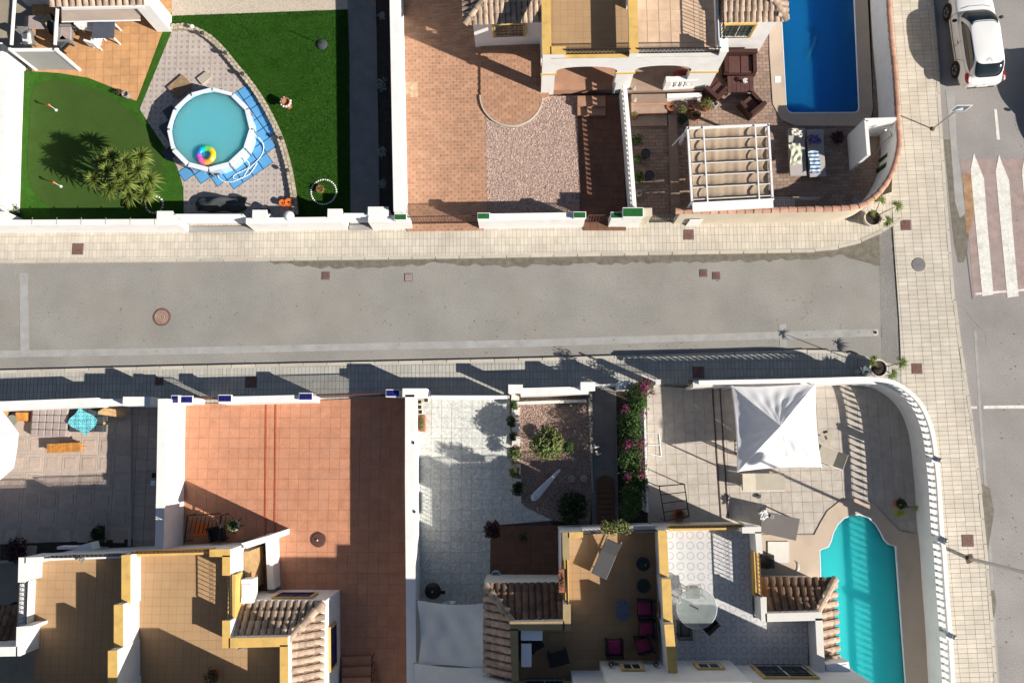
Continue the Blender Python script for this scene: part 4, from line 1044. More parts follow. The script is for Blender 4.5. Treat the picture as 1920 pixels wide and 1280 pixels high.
# ---------------- lower left semi-detached house
hB=thing('semi_detached_house','white house at the lower left with two ochre-floored roof terraces and blue shutters','house',W(260,1200,Z))
def step_party(t,segs,w,z0=ZF,m='white',capm='yellow'):
    for (u,v0,v1,z) in segs:
        a,b=W(u[0],v0,z),W(u[1],v1,z); o=MB(); stripobj(o,[xy(a),xy(b)],w,z0-.3,z-.04); o=o.obj('party_parapet',M[m],t)
        c=MB(); stripobj(c,[xy(a),xy(b)],w+.02,z-.04,z); c.obj('coping',M[capm],o)
flB=P([(44,1046),(428,1034),(432,1420),(30,1420)],4.0)
flB=[xy(W(40,1052,4.0)),xy(W(428,1036,4.0)),xy(W(428,1230,4.0)),xy(W(530,1208,4.0)),xy(W(535,1460,4.0)),xy(W(30,1460,4.0))]
MB().prism(flB,0,ZF-.02).obj('wall',M['white'],hB); tiled('terrace_floor',flB,ZF,(.3,.3),M['terrace'],M['tgrout'],0,gap=.005,parent=hB,base=.02,cap=120,jit=.001)
step_party(hB,[((236,236),1040,1133,3.95),((222,222),1133,1219,4.4),((211,211),1219,1300,4.9),((200,200),1300,1420,5.4)],.3)
# terrace A left side and front
par(hB,P([(36,1044),(75,1044),(75,1056),(46,1056),(46,1090),(36,1090)],4.2)[:0] or P([(36,1046),(47,1046),(46,1090),(35,1090)],4.2),ZF-.4,4.2,capm='white')
par(hB,P([(47,1046),(76,1045),(76,1054),(47,1054)],4.2),ZF-.4,4.2,capm='white')
MB().prism(P([(36,1090),(52,1090),(48,1176),(33,1176)],3.6),ZF-.3,3.55).obj('parapet',M['white'],hB)
p0,p1=W(43,1092,3.9),W(40,1176,3.9); railing('r','',xy(p0),xy(p1),3.55,4.15,'dark',.15,parent=hB,scroll=True)
par(hB,P([(32,1176),(57,1174),(56,1180),(42,1186),(40,1228),(31,1228)],4.2),ZF-.4,4.2,capm='white')
par(hB,P([(-60,1215),(31,1213),(31,1228),(-60,1230)],4.2),2.6,4.2,capm='white')
MB().prism(P([(76,1041),(226,1036),(226,1046),(76,1051)],3.45),ZF-.2,3.42).obj('parapet',M['white'],hB)
p0,p1=W(78,1045,3.9),W(226,1041,3.9); railing('r','',xy(p0),xy(p1),3.42,3.98,'dark',.15,parent=hB,scroll=True)
# terrace B front, right side
MB().prism(P([(246,1034),(396,1029),(396,1039),(246,1044)],3.45),ZF-.2,3.42).obj('parapet',M['yellow'],hB)
p0,p1=W(246,1037,3.9),W(396,1033,3.9); railing('r','',xy(p0),xy(p1),3.42,3.98,'rust',.15,parent=hB,scroll=True)
zB=4.0
par(hB,P([(394,1031),(430,1030),(430,1042),(394,1042)],zB),ZF-.4,zB); par(hB,P([(418,1042),(430,1042),(430,1077),(418,1077)],zB),ZF-.4,zB)
MB().prism(P([(428,1077),(441,1077),(439,1160),(426,1160)],3.5),ZF-.4,3.45).obj('sill_coping',M['yellow'],hB)
p0,p1=W(427,1079,3.9),W(428,1160,3.9); railing('r','',xy(p0),xy(p1),3.45,4.0,'dark',.15,parent=hB,scroll=True)
par(hB,P([(418,1164),(430,1164),(430,1213),(418,1213)],zB),ZF-.4,zB)
par(hB,P([(430,1197),(538,1195),(538,1210),(430,1213)],zB),ZF-.4,zB); par(hB,P([(526,1210),(539,1210),(539,1440),(526,1440)],zB),ZF-.4,zB)
# lean-to wing with tiled roof
zw=2.62
w0=W(637,1105,Z); w1=W(641,1440,Z); w2=W(452,1110,zw)
MB().prism([(w2.x-.6,w0.y),(w0.x,w0.y),(w1.x,w1.y),(w2.x-.6,w1.y)],0,zw).obj('wing_wall',M['white'],hB)
e_=W(602,1134,zw); eL=Vector((w2.x-.55,e_.y,zw)); eC=Vector((e_.x,e_.y,zw)); q=W(541,1197,3.5); rC=Vector((q.x,q.y,3.5)); q2=W(434,1199,3.5)
rN=tiled_roof(hB,eC,eL,rC,Vector((q2.x,q2.y,3.5)),pitch=.255)
rE=tiled_roof(hB,Vector((e_.x+.06,w1.y,zw)),eC,Vector((rC.x,w1.y,3.5)),rC,pitch=.29,row=.4)
ridge(hB,eC,rC,rN,1.2)
window(hB,(w0.x-.7,w0.y+.01),(w0.x-2.0,w0.y+.01),1.25,2.3,'blueshutter','yellow',False,shutter=True)
_ya,_yb=W(620,1245,1.5).y,W(620,1172,1.5).y; _xe=lambda y: w0.x+(w1.x-w0.x)*(w0.y-y)/(w0.y-w1.y)+.015
window(hB,(_xe(_ya),_ya),(_xe(_yb),_yb),1.2,2.25,'blueshutter','yellow',False,shutter=True)
# porch to the right of terrace B with arched side
zq=2.9
MB().prism([xy(W(452,1018,zq)),xy(W(506,1003,zq)),xy(W(506,1014,zq)),xy(W(462,1028,zq))],0,zq).obj('porch_pier',M['white'],hB)
MB().prism([xy(W(496,1003,1.2)),xy(W(509,1003,1.2)),xy(W(512,1105,1.2)),xy(W(500,1105,1.2))],0,1.1).obj('porch_wall',M['white'],hB)
MB().prism([xy(W(470,1040,Z+.3)),xy(W(500,1040,Z+.3)),xy(W(502,1110,Z+.3)),xy(W(470,1110,Z+.3))],0,Z+.32).obj('porch_floor',M['brown'],hB)
MB().prism([xy(W(471,1028,1.4)),xy(W(480,1028,1.4)),xy(W(481,1100,1.4)),xy(W(472,1100,1.4))],.45,2.3).obj('door',M['palewood'],hB)
# upper storeys south of the picture throw the big shadow
for (u0,u1) in ((-40,215),(240,535)):
    a,b=W(u0,1290,ZF),W(u1,1290,ZF); MB().prism([(a.x,a.y),(b.x,b.y),(b.x,b.y-6),(a.x,b.y-6)],ZF,6.1).obj('upper_storey',M['white'],hB)
# front canopy beam seen beyond the railing of terrace A
MB().prism(P([(104,1025),(140,1025),(140,1030),(104,1030)],2.6)+[],2.0,2.5).obj('porch_beam',M['white'],hB)
MB().prism(P([(144,1024),(170,1016),(174,1030),(144,1030)],2.6),2.0,2.6).obj('porch_beam',M['white'],hB)

# ---------------- lower right semi-detached house
hC=thing('semi_detached_house','white house at the lower right with an ochre terrace and a motif-tiled terrace, tiled wings','house',W(1250,1200,Z))
flC=[xy(W(1052,998,ZF)),xy(W(1236,992,ZF)),xy(W(1244,1420,ZF)),xy(W(962,1420,ZF)),xy(W(960,1180,ZF)),xy(W(1054,1178,ZF))]
MB().prism(flC,0,ZF-.02).obj('wall',M['white'],hC); tiled('terrace_floor',flC,ZF,(.3,.3),M['terrace'],M['tgrout'],0,gap=.005,parent=hC,base=.02,cap=120,jit=.001)
flD=[xy(W(1240,992,ZF)),xy(W(1406,990,ZF)),xy(W(1412,1158,ZF)),xy(W(1514,1156,ZF)),xy(W(1518,1420,ZF)),xy(W(1246,1420,ZF))]
MB().prism(flD,0,ZF-.02).obj('wall',M['white'],hC)
MB().prism(flD,ZF-.02,ZF+.002).obj('terrace_floor',M['ring_tile'],hC)
step_party(hC,[((1242,1246),994,1085,3.95),((1249,1253),1085,1170,4.4),((1254,1262),1170,1262,4.85)],.3)
par(hC,P([(1056,999),(1066,999),(1067,1048),(1057,1048)],4.0),ZF-.4,4.0,capm='tan'); par(hC,P([(1066,999),(1092,998),(1092,1006),(1066,1006)],4.0),ZF-.4,4.0)
MB().prism(P([(1057,1048),(1066,1048),(1067,1131),(1058,1131)],3.5),ZF-.3,3.45).obj('sill_coping',M['yellow'],hC)
p0,p1=W(1062,1050,3.9),W(1064,1131,3.9); railing('r','',xy(p0),xy(p1),3.45,4.0,'dark',.15,parent=hC,scroll=True)
par(hC,P([(1057,1133),(1069,1133),(1069,1180),(1057,1180)],4.0),ZF-.4,4.0,capm='tan')
par(hC,P([(957,1167),(1057,1165),(1057,1179),(957,1180)],4.0),ZF-.4,4.0,capm='tan'); par(hC,P([(957,1180),(970,1180),(971,1275),(961,1275)],4.0),ZF-.4,4.0,capm='tan')
MB().prism(P([(1092,990),(1228,985),(1228,996),(1092,1001)],3.45),ZF-.2,3.42).obj('parapet',M['offwhite'],hC)
p0,p1=W(1092,1000,3.9),W(1232,995,3.9); railing('r','',xy(p0),xy(p1),3.42,3.98,'dark',.15,parent=hC,scroll=True)
MB().prism(P([(1256,985),(1395,983),(1395,992),(1256,995)],3.45),ZF-.2,3.42).obj('parapet',M['yellow'],hC)
p0,p1=W(1256,989,3.9),W(1395,987,3.9); railing('r','',xy(p0),xy(p1),3.42,3.98,'dark',.15,parent=hC,scroll=True)
zz4=4.0
par(hC,P([(1393,989),(1426,988),(1426,998),(1393,998)],zz4),ZF-.4,zz4,capm='offwhite'); par(hC,P([(1417,998),(1426,998),(1429,1036),(1420,1036)],zz4),ZF-.4,zz4,capm='offwhite')
MB().prism(P([(1413,1034),(1423,1034),(1427,1118),(1416,1118)],3.5),ZF-.4,3.45).obj('sill_coping',M['yellow'],hC)
p0,p1=W(1422,1036,3.9),W(1426,1118,3.9); railing('r','',xy(p0),xy(p1),3.45,4.0,'rust',.15,parent=hC,scroll=True)
par(hC,P([(1427,1120),(1436,1120),(1437,1164),(1429,1164)],zz4),ZF-.4,zz4,capm='offwhite')
par(hC,P([(1436,1151),(1540,1148),(1541,1161),(1437,1164)],zz4),ZF-.4,zz4,capm='offwhite'); par(hC,P([(1530,1160),(1541,1160),(1546,1260),(1535,1262)],zz4),ZF-.4,zz4,capm='offwhite')
# west wing roof
zw=2.6
eW=W(920,1100,zw); eW0=Vector((eW.x-.12,eW.y,zw)); eWr=W(1055,1098,zw); k1=W(963,1167,3.5); k2=W(1058,1165,3.5); es=W(911,1262,zw)
MB().prism([(eW0.x+.12,eW.y-.12),(eWr.x,eW.y-.12),(eWr.x,es.y),(eW0.x+.12,es.y)],0,zw).obj('wing_wall',M['white'],hC)
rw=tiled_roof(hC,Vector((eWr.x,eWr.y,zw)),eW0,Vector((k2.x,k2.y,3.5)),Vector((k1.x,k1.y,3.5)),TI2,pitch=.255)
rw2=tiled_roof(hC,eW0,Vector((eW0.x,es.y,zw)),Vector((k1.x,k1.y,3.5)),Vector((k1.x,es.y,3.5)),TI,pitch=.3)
ridge(hC,eW0,Vector((k1.x,k1.y,3.5)),rw,1.1)
MB().prism([(eWr.x-2.9,eW.y-.1),(eWr.x,eW.y-.1),(eWr.x,eW.y+.12),(eWr.x-2.9,eW.y+.12)],0,2.55).obj('gutter_wall',M['offwhite'],hC)
# east wing
a=W(1640,1120,Z); zw=2.75
eN=W(1428,1090,zw); eX=W(1562,1089,zw); k3=W(1531,1149,3.5); k4=W(1430,1152,3.5); eS=W(1573,1240,zw)
MB().prism([(eN.x-.3,eX.y-.15),(eX.x-.15,eX.y-.15),(eX.x-.15,eS.y),(eN.x-.3,eS.y)],0,zw).obj('wing_wall',M['white'],hC)
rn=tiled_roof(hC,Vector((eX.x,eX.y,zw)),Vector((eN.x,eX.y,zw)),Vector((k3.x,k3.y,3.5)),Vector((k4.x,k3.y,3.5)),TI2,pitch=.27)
re_=tiled_roof(hC,Vector((eX.x,eS.y,zw)),Vector((eX.x,eX.y,zw)),Vector((k3.x,eS.y,3.5)),Vector((k3.x,k3.y,3.5)),TI,pitch=.34)
ridge(hC,Vector((eX.x,eX.y,zw)),Vector((k3.x,k3.y,3.5)),rn,1.25)
window(hC,(W(1487,1086,2).x,eX.y-.14),(W(1430,1086,2).x,eX.y-.14),1.3,2.4,'glass','yellow',True)
# upper storey: walls rise south of both terraces, windows look north
q0,q1=W(1124,1238,ZF),W(1244,1234,ZF); q2_,q3=W(1368,1232,ZF),W(1378,1240,ZF); q4=W(1518,1240,ZF); s0=W(1070,1256,ZF)
up=[(q0.x,q0.y),(q2_.x,q0.y+.03),(q3.x,q3.y-.12),(q4.x+1.3,q3.y-.12),(q4.x+1.3,q0.y-7),(s0.x,q0.y-7),(s0.x,s0.y),(q0.x,s0.y)]
MB().prism(up,ZF-1,6.1).obj('upper_storey',M['white'],hC)
MB().prism([(s0.x-3.2,s0.y-.35),(s0.x,s0.y-.35),(s0.x,s0.y-6),(s0.x-3.2,s0.y-6)],ZF-1,5.9).obj('upper_storey',M['white'],hC)
yN=q0.y+.03
def wx(u,z): return W(u,1258,z).x
window(hC,(wx(1202,4.2),yN),(wx(1168,4.2),yN),3.75,4.55,'glass','yellow',False); window(hC,(wx(1352,4.2),yN+.0),(wx(1310,4.2),yN),3.7,4.4,'glass','yellow',False)
window(hC,(wx(1518,4.2),q3.y-.11),(wx(1425,4.2),q3.y-.11),3.3,4.9,'glass','yellow',True,5)
window(hC,(wx(1058,4),s0.y-.34),(wx(985,4),s0.y-.34),3.2,4.9,'glass','yellow',True,7)
for u in (1146,1230):
    p=Vector((wx(u,4.1),yN+.1,4.1)); o=MB().ell(p,(.1,.1,.1)).obj('wall_lamp',M['dark'],hC,smooth=True); MB().lathe(p+Vector((0,0,.08)),[(.05,0),(.02,.05)],8).obj('lamp_cap',M['greymetal'],o)

# ---------------- part of a house at the top left
hD=thing('terraced_house','corner of a white house with clay roof edge and beige blinds at the top left','house',W(150,20,Z))
a,b=W(112,46,Z),W(268,40,Z)
MB().prism([(a.x-1.5,a.y+.9),(b.x+.2,a.y+.9),(b.x+.2,a.y+9),(a.x-1.5,a.y+9)],0,2.7).obj('wall',M['white'],hD)
MB().prism(P([(115,8),(268,5),(268,13),(115,16)],2.35),2.2,2.35).obj('beam',M['whitemetal'],hD)
p,q=W(115,13,2.2),W(265,10,2.2); r1,r2=W(116,41,1.0),W(263,38,1.0)
MB().add([p,q,r2,r1],[[0,3,2,1]]).add([p+Vector((0,.02,0)),q+Vector((0,.02,0)),r2+Vector((0,.02,0)),r1+Vector((0,.02,0))],[[0,1,2,3]]).obj('blind',M['blind'],hD)
MB().tube(r1,r2,.035).obj('blind_rail',M['whitemetal'],hD)
e0=W(92,9,2.75); e1=W(268,5,2.75)
tiled_roof(hD,e0,e1,e0+Vector((0,3,1.2)),e1+Vector((0,3,1.2)),TI,pitch=.27)
MB().prism([xy(W(295,60,Z)),xy(W(322,60,Z)),xy(W(322,30,Z)),xy(W(278,-10,Z)),xy(W(262,-10,Z))],0,2.4).obj('pier',M['white'],hD)
# ================================================================ STREET THINGS
def make_car(paint):
    t=thing('parked_car','white parked hatchback seen from behind beside the upper right pavement','car')
    def lerp(a,b,k): return a+(b-a)*k
    ys=[-2.12,-2.08,-1.95,-1.6,-1.0,0,.8,1.3,1.75,2.0,2.12]
    ws=[.60,.72,.83,.88,.885,.885,.885,.88,.83,.72,.58]
    tp=[.80,.92,.98,1.0,.97,.95,.95,.93,.86,.78,.64]
    lo=[.42,.33,.27,.24,.22,.22,.22,.24,.27,.33,.40]
    sec=[]
    for y,w,tz,lz in zip(ys,ws,tp,lo):
        half=[(w-.10,lz),(w-.02,lz+.08),(w,lerp(lz,tz,.4)),(w-.01,lerp(lz,tz,.68)),(w-.05,lerp(lz,tz,.88)),(w-.13,tz),(w*.5,tz+.035),(0,tz+.045)]
        sec.append([(-x,y,z) for x,z in half[:-1]]+[(half[-1][0],y,half[-1][1])]+[(x,y,z) for x,z in half[:-1]][::-1])
    n=len(sec[0]); mb=MB(); vs=[p for s in sec for p in s]
    fs=[[k*n+i,k*n+i+1,(k+1)*n+i+1,(k+1)*n+i] for k in range(len(sec)-1) for i in range(n-1)]+[[k*n+n-1,k*n,(k+1)*n,(k+1)*n+n-1] for k in range(len(sec)-1)]
    fs+=[list(range(n))[::-1],[(len(sec)-1)*n+i for i in range(n)]]
    body=mb.add(vs,[f[::-1] for f in fs]).obj('body',paint,t,smooth=True)
    m_=body.modifiers.new('s','SUBSURF'); m_.levels=1; m_.render_levels=2
    def G(ph,tt,o=0):
        a=lerp(.80,.57,tt**1.15)+o; y0=lerp(-2.0,-1.42,tt**1.3); y1=lerp(1.05,.22,tt**1.1); b=(y1-y0)/2+o; yc=(y0+y1)/2
        e=2/4.6; c,s=math.cos(ph),math.sin(ph)
        x=a*math.copysign(abs(c)**e,c); y=yc+b*math.copysign(abs(s)**e,s); z=lerp(.93,1.44,math.sin(tt*math.pi/2)**1.0)
        return Vector((x,y,z))
    mb=MB(); N_,K=48,8; vs=[]
    for k in range(K+1):
        for i in range(N_): vs.append(G(2*math.pi*i/N_,k/K))
    fs=[[k*N_+i,k*N_+(i+1)%N_,(k+1)*N_+(i+1)%N_,(k+1)*N_+i] for k in range(K) for i in range(N_)]
    base_=K*N_
    for r in (.75,.4):
        for i in range(N_):
            p=G(2*math.pi*i/N_,1); c=Vector((0,-.6,1.44)); q=c+(p-c)*r; q.z=1.44+.035*(1-r*r); vs.append(q)
    for k in range(K,K+2): fs+= [[k*N_+i,k*N_+(i+1)%N_,(k+1)*N_+(i+1)%N_,(k+1)*N_+i] for i in range(N_)]
    fs.append([(K+2)*N_+i for i in range(N_)])
    mb.add(vs,fs).obj('cabin',paint,t,smooth=True)
    def patch(name,p0,p1,t0,t1,m,o=.008,shape=None):
        def f(u,v):
            a=t0(u) if callable(t0) else t0; b=t1(u) if callable(t1) else t1
            return G(p0+(p1-p0)*u,a+(b-a)*v,o)
        return MB().grid(f,16,6).obj(name,m,t,smooth=True)
    d=math.radians
    patch('windscreen',d(40),d(140),.10,.93,M['glass'])
    patch('rear_window',d(222),d(318),lambda u:.16+.55*abs(2*u-1)**3,.86,M['glass'])
    w=lambda u:.16; w2=lambda u:.16+.7*math.sin(math.pi*min(1,max(0,u*1.0)))**.45
    patch('side_window',d(-38),d(28),w,w2,M['glass']); patch('side_window',d(218),d(152),w,w2,M['glass'])
    for sx in (-1,1):
        for y in (1.30,-1.25):
            wh=MB(); 
            prof=[(.12,-.11),(.30,-.11),(.32,-.08),(.32,.08),(.30,.11),(.12,.11)]
            R_=Matrix.Rotation(math.pi/2,4,'Y'); q=MB().lathe((0,0,0),prof,20); q.v=[tuple(R_@Vector(a)+Vector((sx*.80,y,.32))) for a in q.v]
            wo=q.obj('wheel',M['tyre'],t,smooth=False)
            q=MB().lathe((0,0,0),[(.21,-.115),(.21,.115)],16); q.v=[tuple(R_@Vector(a)+Vector((sx*.805,y,.32))) for a in q.v]; q.obj('rim',M['rim'],wo)
            sp=MB()
            for k in range(5):
                a=k*2*math.pi/5; sp.tube((sx*.925,y,.32),(sx*.925,y+.2*math.cos(a),.32+.2*math.sin(a)),.03,4)
            sp.obj('spokes',M['dark'],wo)
            a=MB().lathe((0,0,0),[(.37,-.02),(.37,.02)],20); a.v=[tuple(R_@Vector(p)+Vector((sx*.868,y,.34))) for p in a.v]; a.obj('wheel_arch',M['dark'],t)
        mb=MB().ell((sx*.74,-1.86,.90),(.10,.26,.10)); o=mb.obj('tail_light',M['lampred'],t,smooth=True)
        MB().ell((sx*.725,-1.93,.905),(.085,.17,.10)).obj('reversing_lens',M['lampclear'],o,smooth=True)
        MB().ell((sx*.66,1.98,.68),(.15,.13,.08)).obj('headlight',M['lampclear'],t,smooth=True)
        MB().ell((sx*.97,.62,.98),(.11,.07,.07)).obj('wing_mirror',M['dark'],t,smooth=True)
        mb=MB().path([(sx*.892,-1.35,.55),(sx*.895,0,.5),(sx*.892,1.0,.55)],.012,4); mb.obj('side_moulding',M['dark'],t)
        MB().path([(sx*.80,.95,.93),(sx*.892,.97,.8),(sx*.893,.95,.4)],.007,4).path([(sx*.80,-.25,.94),(sx*.893,-.3,.8),(sx*.893,-.3,.4)],.007,4).path([(sx*.80,-1.15,.95),(sx*.89,-1.0,.8),(sx*.89,-.85,.45)],.007,4).obj('door_gap',M['dark'],t)
        MB().box((sx*.885,-.25,.78),(.02,.16,.03)).obj('door_handle',paint,t)
    MB().box((0,-2.135,.52),(.5,.02,.11)).obj('number_plate',M['signwhite'],t)
    MB().box((0,-2.10,.40),(1.1,.06,.08)).obj('bumper_trim',M['dark'],t)
    MB().path([(-.6,1.12,.97),(-.3,1.2,.985),(.3,1.2,.985),(.6,1.12,.97)],.008,4).obj('bonnet_gap',M['dark'],t)
    MB().path([(-.68,-2.0,.74),(0,-2.125,.72),(.68,-2.0,.74)],.008,4).obj('boot_gap',M['dark'],t)
    MB().box((0,-1.42,1.40),(.3,.05,.03)).obj('brake_light',M['lampred'],t)
    MB().tube((0,-1.3,1.46),(0,-1.5,1.56),.008).obj('aerial',M['dark'],t)
    MB().tube((-.05,-1.93,1.12),(.3,-1.84,1.17),.009).obj('rear_wiper',M['dark'],t)
    MB().ell((0,-2.05,.92),(.05,.03,.03)).obj('badge',M['rim'],t,smooth=True)
    for x in (-.62,-.22,.22,.62): MB().ell((x,-2.13,.62),(.018,.012,.018),8,4).obj('parking_sensor',M['dark'],t)
    return t
car=make_car(M['carwhite'])
p=W(1777,131,0); car.location=(p.x+.93,p.y+1.15,0); car.rotation_euler=(0,0,.075)
car2=dup(car,(W(1998,205,0).x,W(1998,205,0).y,0),math.pi+.06,'black hatchback whose shadow falls across the road above the zebra crossing')
def recolor(o):
    for c in o.children:
        if c.data and c.data.materials and c.data.materials[0]==M['carwhite']:
            c.data=c.data.copy(); c.data.materials[0]=M['carblack']
        recolor(c)
recolor(car2)
# sign
b=W(1748,242,ZS); t=thing('road_sign','square road sign on a grey pole in the right-hand pavement by the curved wall','sign',b)
q=W(1812,203,2.6); MB().tube((b.x,b.y,ZS),(b.x+.02,b.y-.0,2.75),.03,8).obj('pole',M['greymetal'],t)
MB().lathe((b.x,b.y,ZS),[(.1,0),(.1,.02),(.05,.04)],12).obj('foot_plate',M['rust'],t)
c=W(1797,205,2.55); 
sg=MB().box((b.x+.02,b.y-.05,2.2),(.62,.02,.62)).obj('sign_plate',M['signwhite'],t); MB().box((b.x+.02,b.y-.063,2.25),(.5,.008,.5)).obj('sign_face',M['reflect'],sg)
MB().add([(b.x-.16,b.y-.07,2.32),(b.x+.2,b.y-.07,2.32),(b.x+.02,b.y-.07,2.66)],[[0,1,2]]).obj('sign_symbol',M['signwhite'],sg)
# street lamp
b=W(1818,1047,ZS); t=thing('street_lamp','tall galvanised street lamp in the pavement outside the teal pool, its head out of frame','street lamp',b)
MB().tube((b.x,b.y,ZS),(b.x,b.y,7.6),.075,10,.045).obj('pole',M['greymetal'],t)
MB().box((b.x,b.y,ZS),(.3,.3,.03),.3).obj('foot_plate',M['rust'],t); MB().ell((b.x,b.y,7.75),(.34,.34,.16)).obj('lantern',M['greymetal'],t,smooth=True)
MB().box((b.x+.07,b.y-.02,.8),(.05,.12,.3)).obj('service_door',M['greymetal'],t)
# globe lamp on the garden wall
b=W(549,412,1.32); t=thing('wall_lamp','white opal globe lamp on the front wall beside the orange pot','lamp',b)
MB().tube((b.x,b.y,1.3),(b.x,b.y,1.75),.03).obj('stem',M['whitemetal'],t); MB().ell((b.x,b.y,1.9),(.21,.21,.21),18,10).obj('globe',M['globe'],t,smooth=True)
b=W(612,100,Z) ; t=thing('parasol_stand','dark domed parasol stand with a thin pole on the artificial lawn','parasol stand',W(604,84,Z))
b=W(604,84,Z); MB().lathe((b.x,b.y,Z),[(.24,0),(.23,.05),(.15,.1),(.04,.13)],20).obj('dome',M['slatefab'],t,smooth=True); MB().tube((b.x,b.y,Z+.1),(b.x,b.y,Z+.98),.014).obj('pole',M['dark'],t)

# ================================================================ PLANTS
def leaves(mb,c,r,n,size,shell=.45,flat=.6,droop=0):
    c=Vector(c)
    for _ in range(n):
        d=Vector((RND.gauss(0,1),RND.gauss(0,1),RND.gauss(0,1)))
        if d.length<1e-3: continue
        d.normalize(); k=(shell+(1-shell)*RND.random()**.6)*(1+.14*math.sin(5*d.x+3*d.y)+.1*math.sin(9*d.y-4*d.z))
        p=c+Vector((d.x*r[0]*k,d.y*r[1]*k,d.z*r[2]*k))
        s=size*RND.uniform(.6,1.3); a=(d+Vector((RND.uniform(-1,1),RND.uniform(-1,1),RND.uniform(-.2,1)))*.9).normalized()
        t1=a.orthogonal().normalized(); t1=(Matrix.Rotation(RND.uniform(0,6.28),3,a)@t1); t2=a.cross(t1)*flat
        mb.add([p-t1*s*.6,p+t2*s*.5+a*s*.1,p+t1*s*.6-a*s*.12,p-t2*s*.5+a*s*.1],[[0,1,2,3]])
    return mb
def stems(mb,base,c,r,n,th=.02):
    base,c=Vector(base),Vector(c)
    for _ in range(n):
        d=Vector((RND.uniform(-1,1)*r[0],RND.uniform(-1,1)*r[1],RND.uniform(-.4,.8)*r[2]))*.75; mid=base.lerp(c,.5)+d*.35
        mb.tube(base,mid,th,5,th*.7); mb.tube(mid,c+d,th*.7,5,th*.3)
    return mb
def shrub(u,v,z,r,n,size,m,label,name='shrub',cat='shrub',group=None,z0=None,rz=None,clumps=5):
    c=W(u,v,z); rz=rz or r*.8; z0=Z if z0 is None else z0
    t=thing(name,label,cat,(c.x,c.y,z0),group)
    mb=MB()
    for k in range(clumps):
        a=2*math.pi*k/clumps+RND.uniform(-.3,.3); q=r*.5*(k>0); leaves(mb,c+Vector((math.cos(a)*q,math.sin(a)*q,RND.uniform(-.2,.25)*rz)),(r*.6*RND.uniform(.8,1.15),)*2+(rz*.6,),n//clumps,size)
    mb.obj('foliage',m,t)
    stems(MB(),(c.x,c.y,z0),c,(r,r,rz),7,max(.012,r*.03)).obj('stem',M['stem'],t)
    return t
def blade(mb,p,d,L,w,droop,seg=3):
    p=Vector(p); d=Vector(d).normalized(); s=d.cross(Vector((0,0,1)))
    if s.length<.05: s=Vector((1,0,0))
    s.normalize(); pts=[]
    for k in range(seg+1):
        f=k/seg; q=p+d*L*f+Vector((0,0,-droop*L*f*f)); ww=w*(1-f)**.6*(.55+.9*min(1,f*3)) if k<seg else 0
        pts.append((q,ww))
    vs=[]
    for q,ww in pts: vs+=[q-s*ww/2,q+s*ww/2]
    return mb.add(vs,[[2*k,2*k+1,2*k+3,2*k+2] for k in range(seg)])
def rosette(mb,c,n,L,w,droop=.35,up=(-.35,1.2)):
    for k in range(n):
        a=k*2.39996+RND.uniform(-.15,.15); f=k/n; e=up[0]+(up[1]-up[0])*f
        blade(mb,c,(math.cos(a)*math.cos(e),math.sin(a)*math.cos(e),math.sin(e)),L*RND.uniform(.8,1.1)*(1-.25*f),w,droop*(1-f*.6))
# yucca
ros=[(207,292,1.9),(236,303,2.2),(264,292,1.8),(175,336,1.6),(202,318,2.1),(205,353,1.6),(273,362,1.6),(243,366,1.5),(236,342,2.3),(280,336,1.7),(258,318,2.2),(222,330,2.4),(190,305,1.5)]
gb=W(283,374,Z); t=thing('yucca','many-headed spiky yucca growing from the stone ring at the corner of the putting green','yucca',gb)
mb=MB(); tr=MB()
for u,v,z in ros:
    c=W(u,v,z+.25); o=MB(); rosette(o,c,74,.56,.06,.35,(-.6,1.3)); o.obj('leaf_head',M['leafy'],t)
    m1=gb.lerp(c,.5)+Vector((0,0,-.25)); tr.tube(gb,m1,.06,6,.045); tr.tube(m1,c,.045,6,.035)
tr.obj('trunk',M['stem'],t)
def stone_ring(u,v,r,n,s,label,name='stone_ring'):
    c=W(u,v,Z); t=thing(name,label,'stone ring',c)
    for k in range(n):
        a=2*math.pi*k/n; MB().ell((c.x+r*math.cos(a),c.y+r*math.sin(a),Z+s*.4),(s*RND.uniform(.8,1.15),s*RND.uniform(.7,1),s*.6),7,4,.08).obj('stone',M['pebble'],t,smooth=True)
    return t
stone_ring(290,384,.36,18,.055,'ring of small pale stones round the foot of the yucca')
stone_ring(607,360,.53,34,.045,'circle of white stones around a small stump on the lawn')
c=W(602,357,Z); t=thing('palm_stump','reddish pot with a small palm shoot inside the white stone circle','plant',c); MB().lathe((c.x,c.y,Z),[(.12,0),(.17,.22),(.13,.22),(.11,.17)],12).obj('pot',M['terrapot'],t); mb=MB(); rosette(mb,c+Vector((0,0,.25)),9,.3,.03); mb.obj('foliage',M['palm'],t)
c=W(541,199,Z); t=thing('flower_planter','brown carved planter ringed by white blossoms standing on the artificial lawn','planter',c)
MB().lathe((c.x,c.y,Z),[(.16,0),(.1,.06),(.08,.25),(.17,.38),(.19,.5),(.15,.5),(.14,.42)],14).obj('urn',M['terrapot'],t,smooth=True)
for k in range(11):
    a=k*.571-2.6; 
    if math.cos(a-1.2)>.75: continue
    MB().ell((c.x+.2*math.cos(a),c.y+.2*math.sin(a),Z+.45),(.055,.055,.05),7,5).obj('blossom',M['pebble'],t,smooth=True)
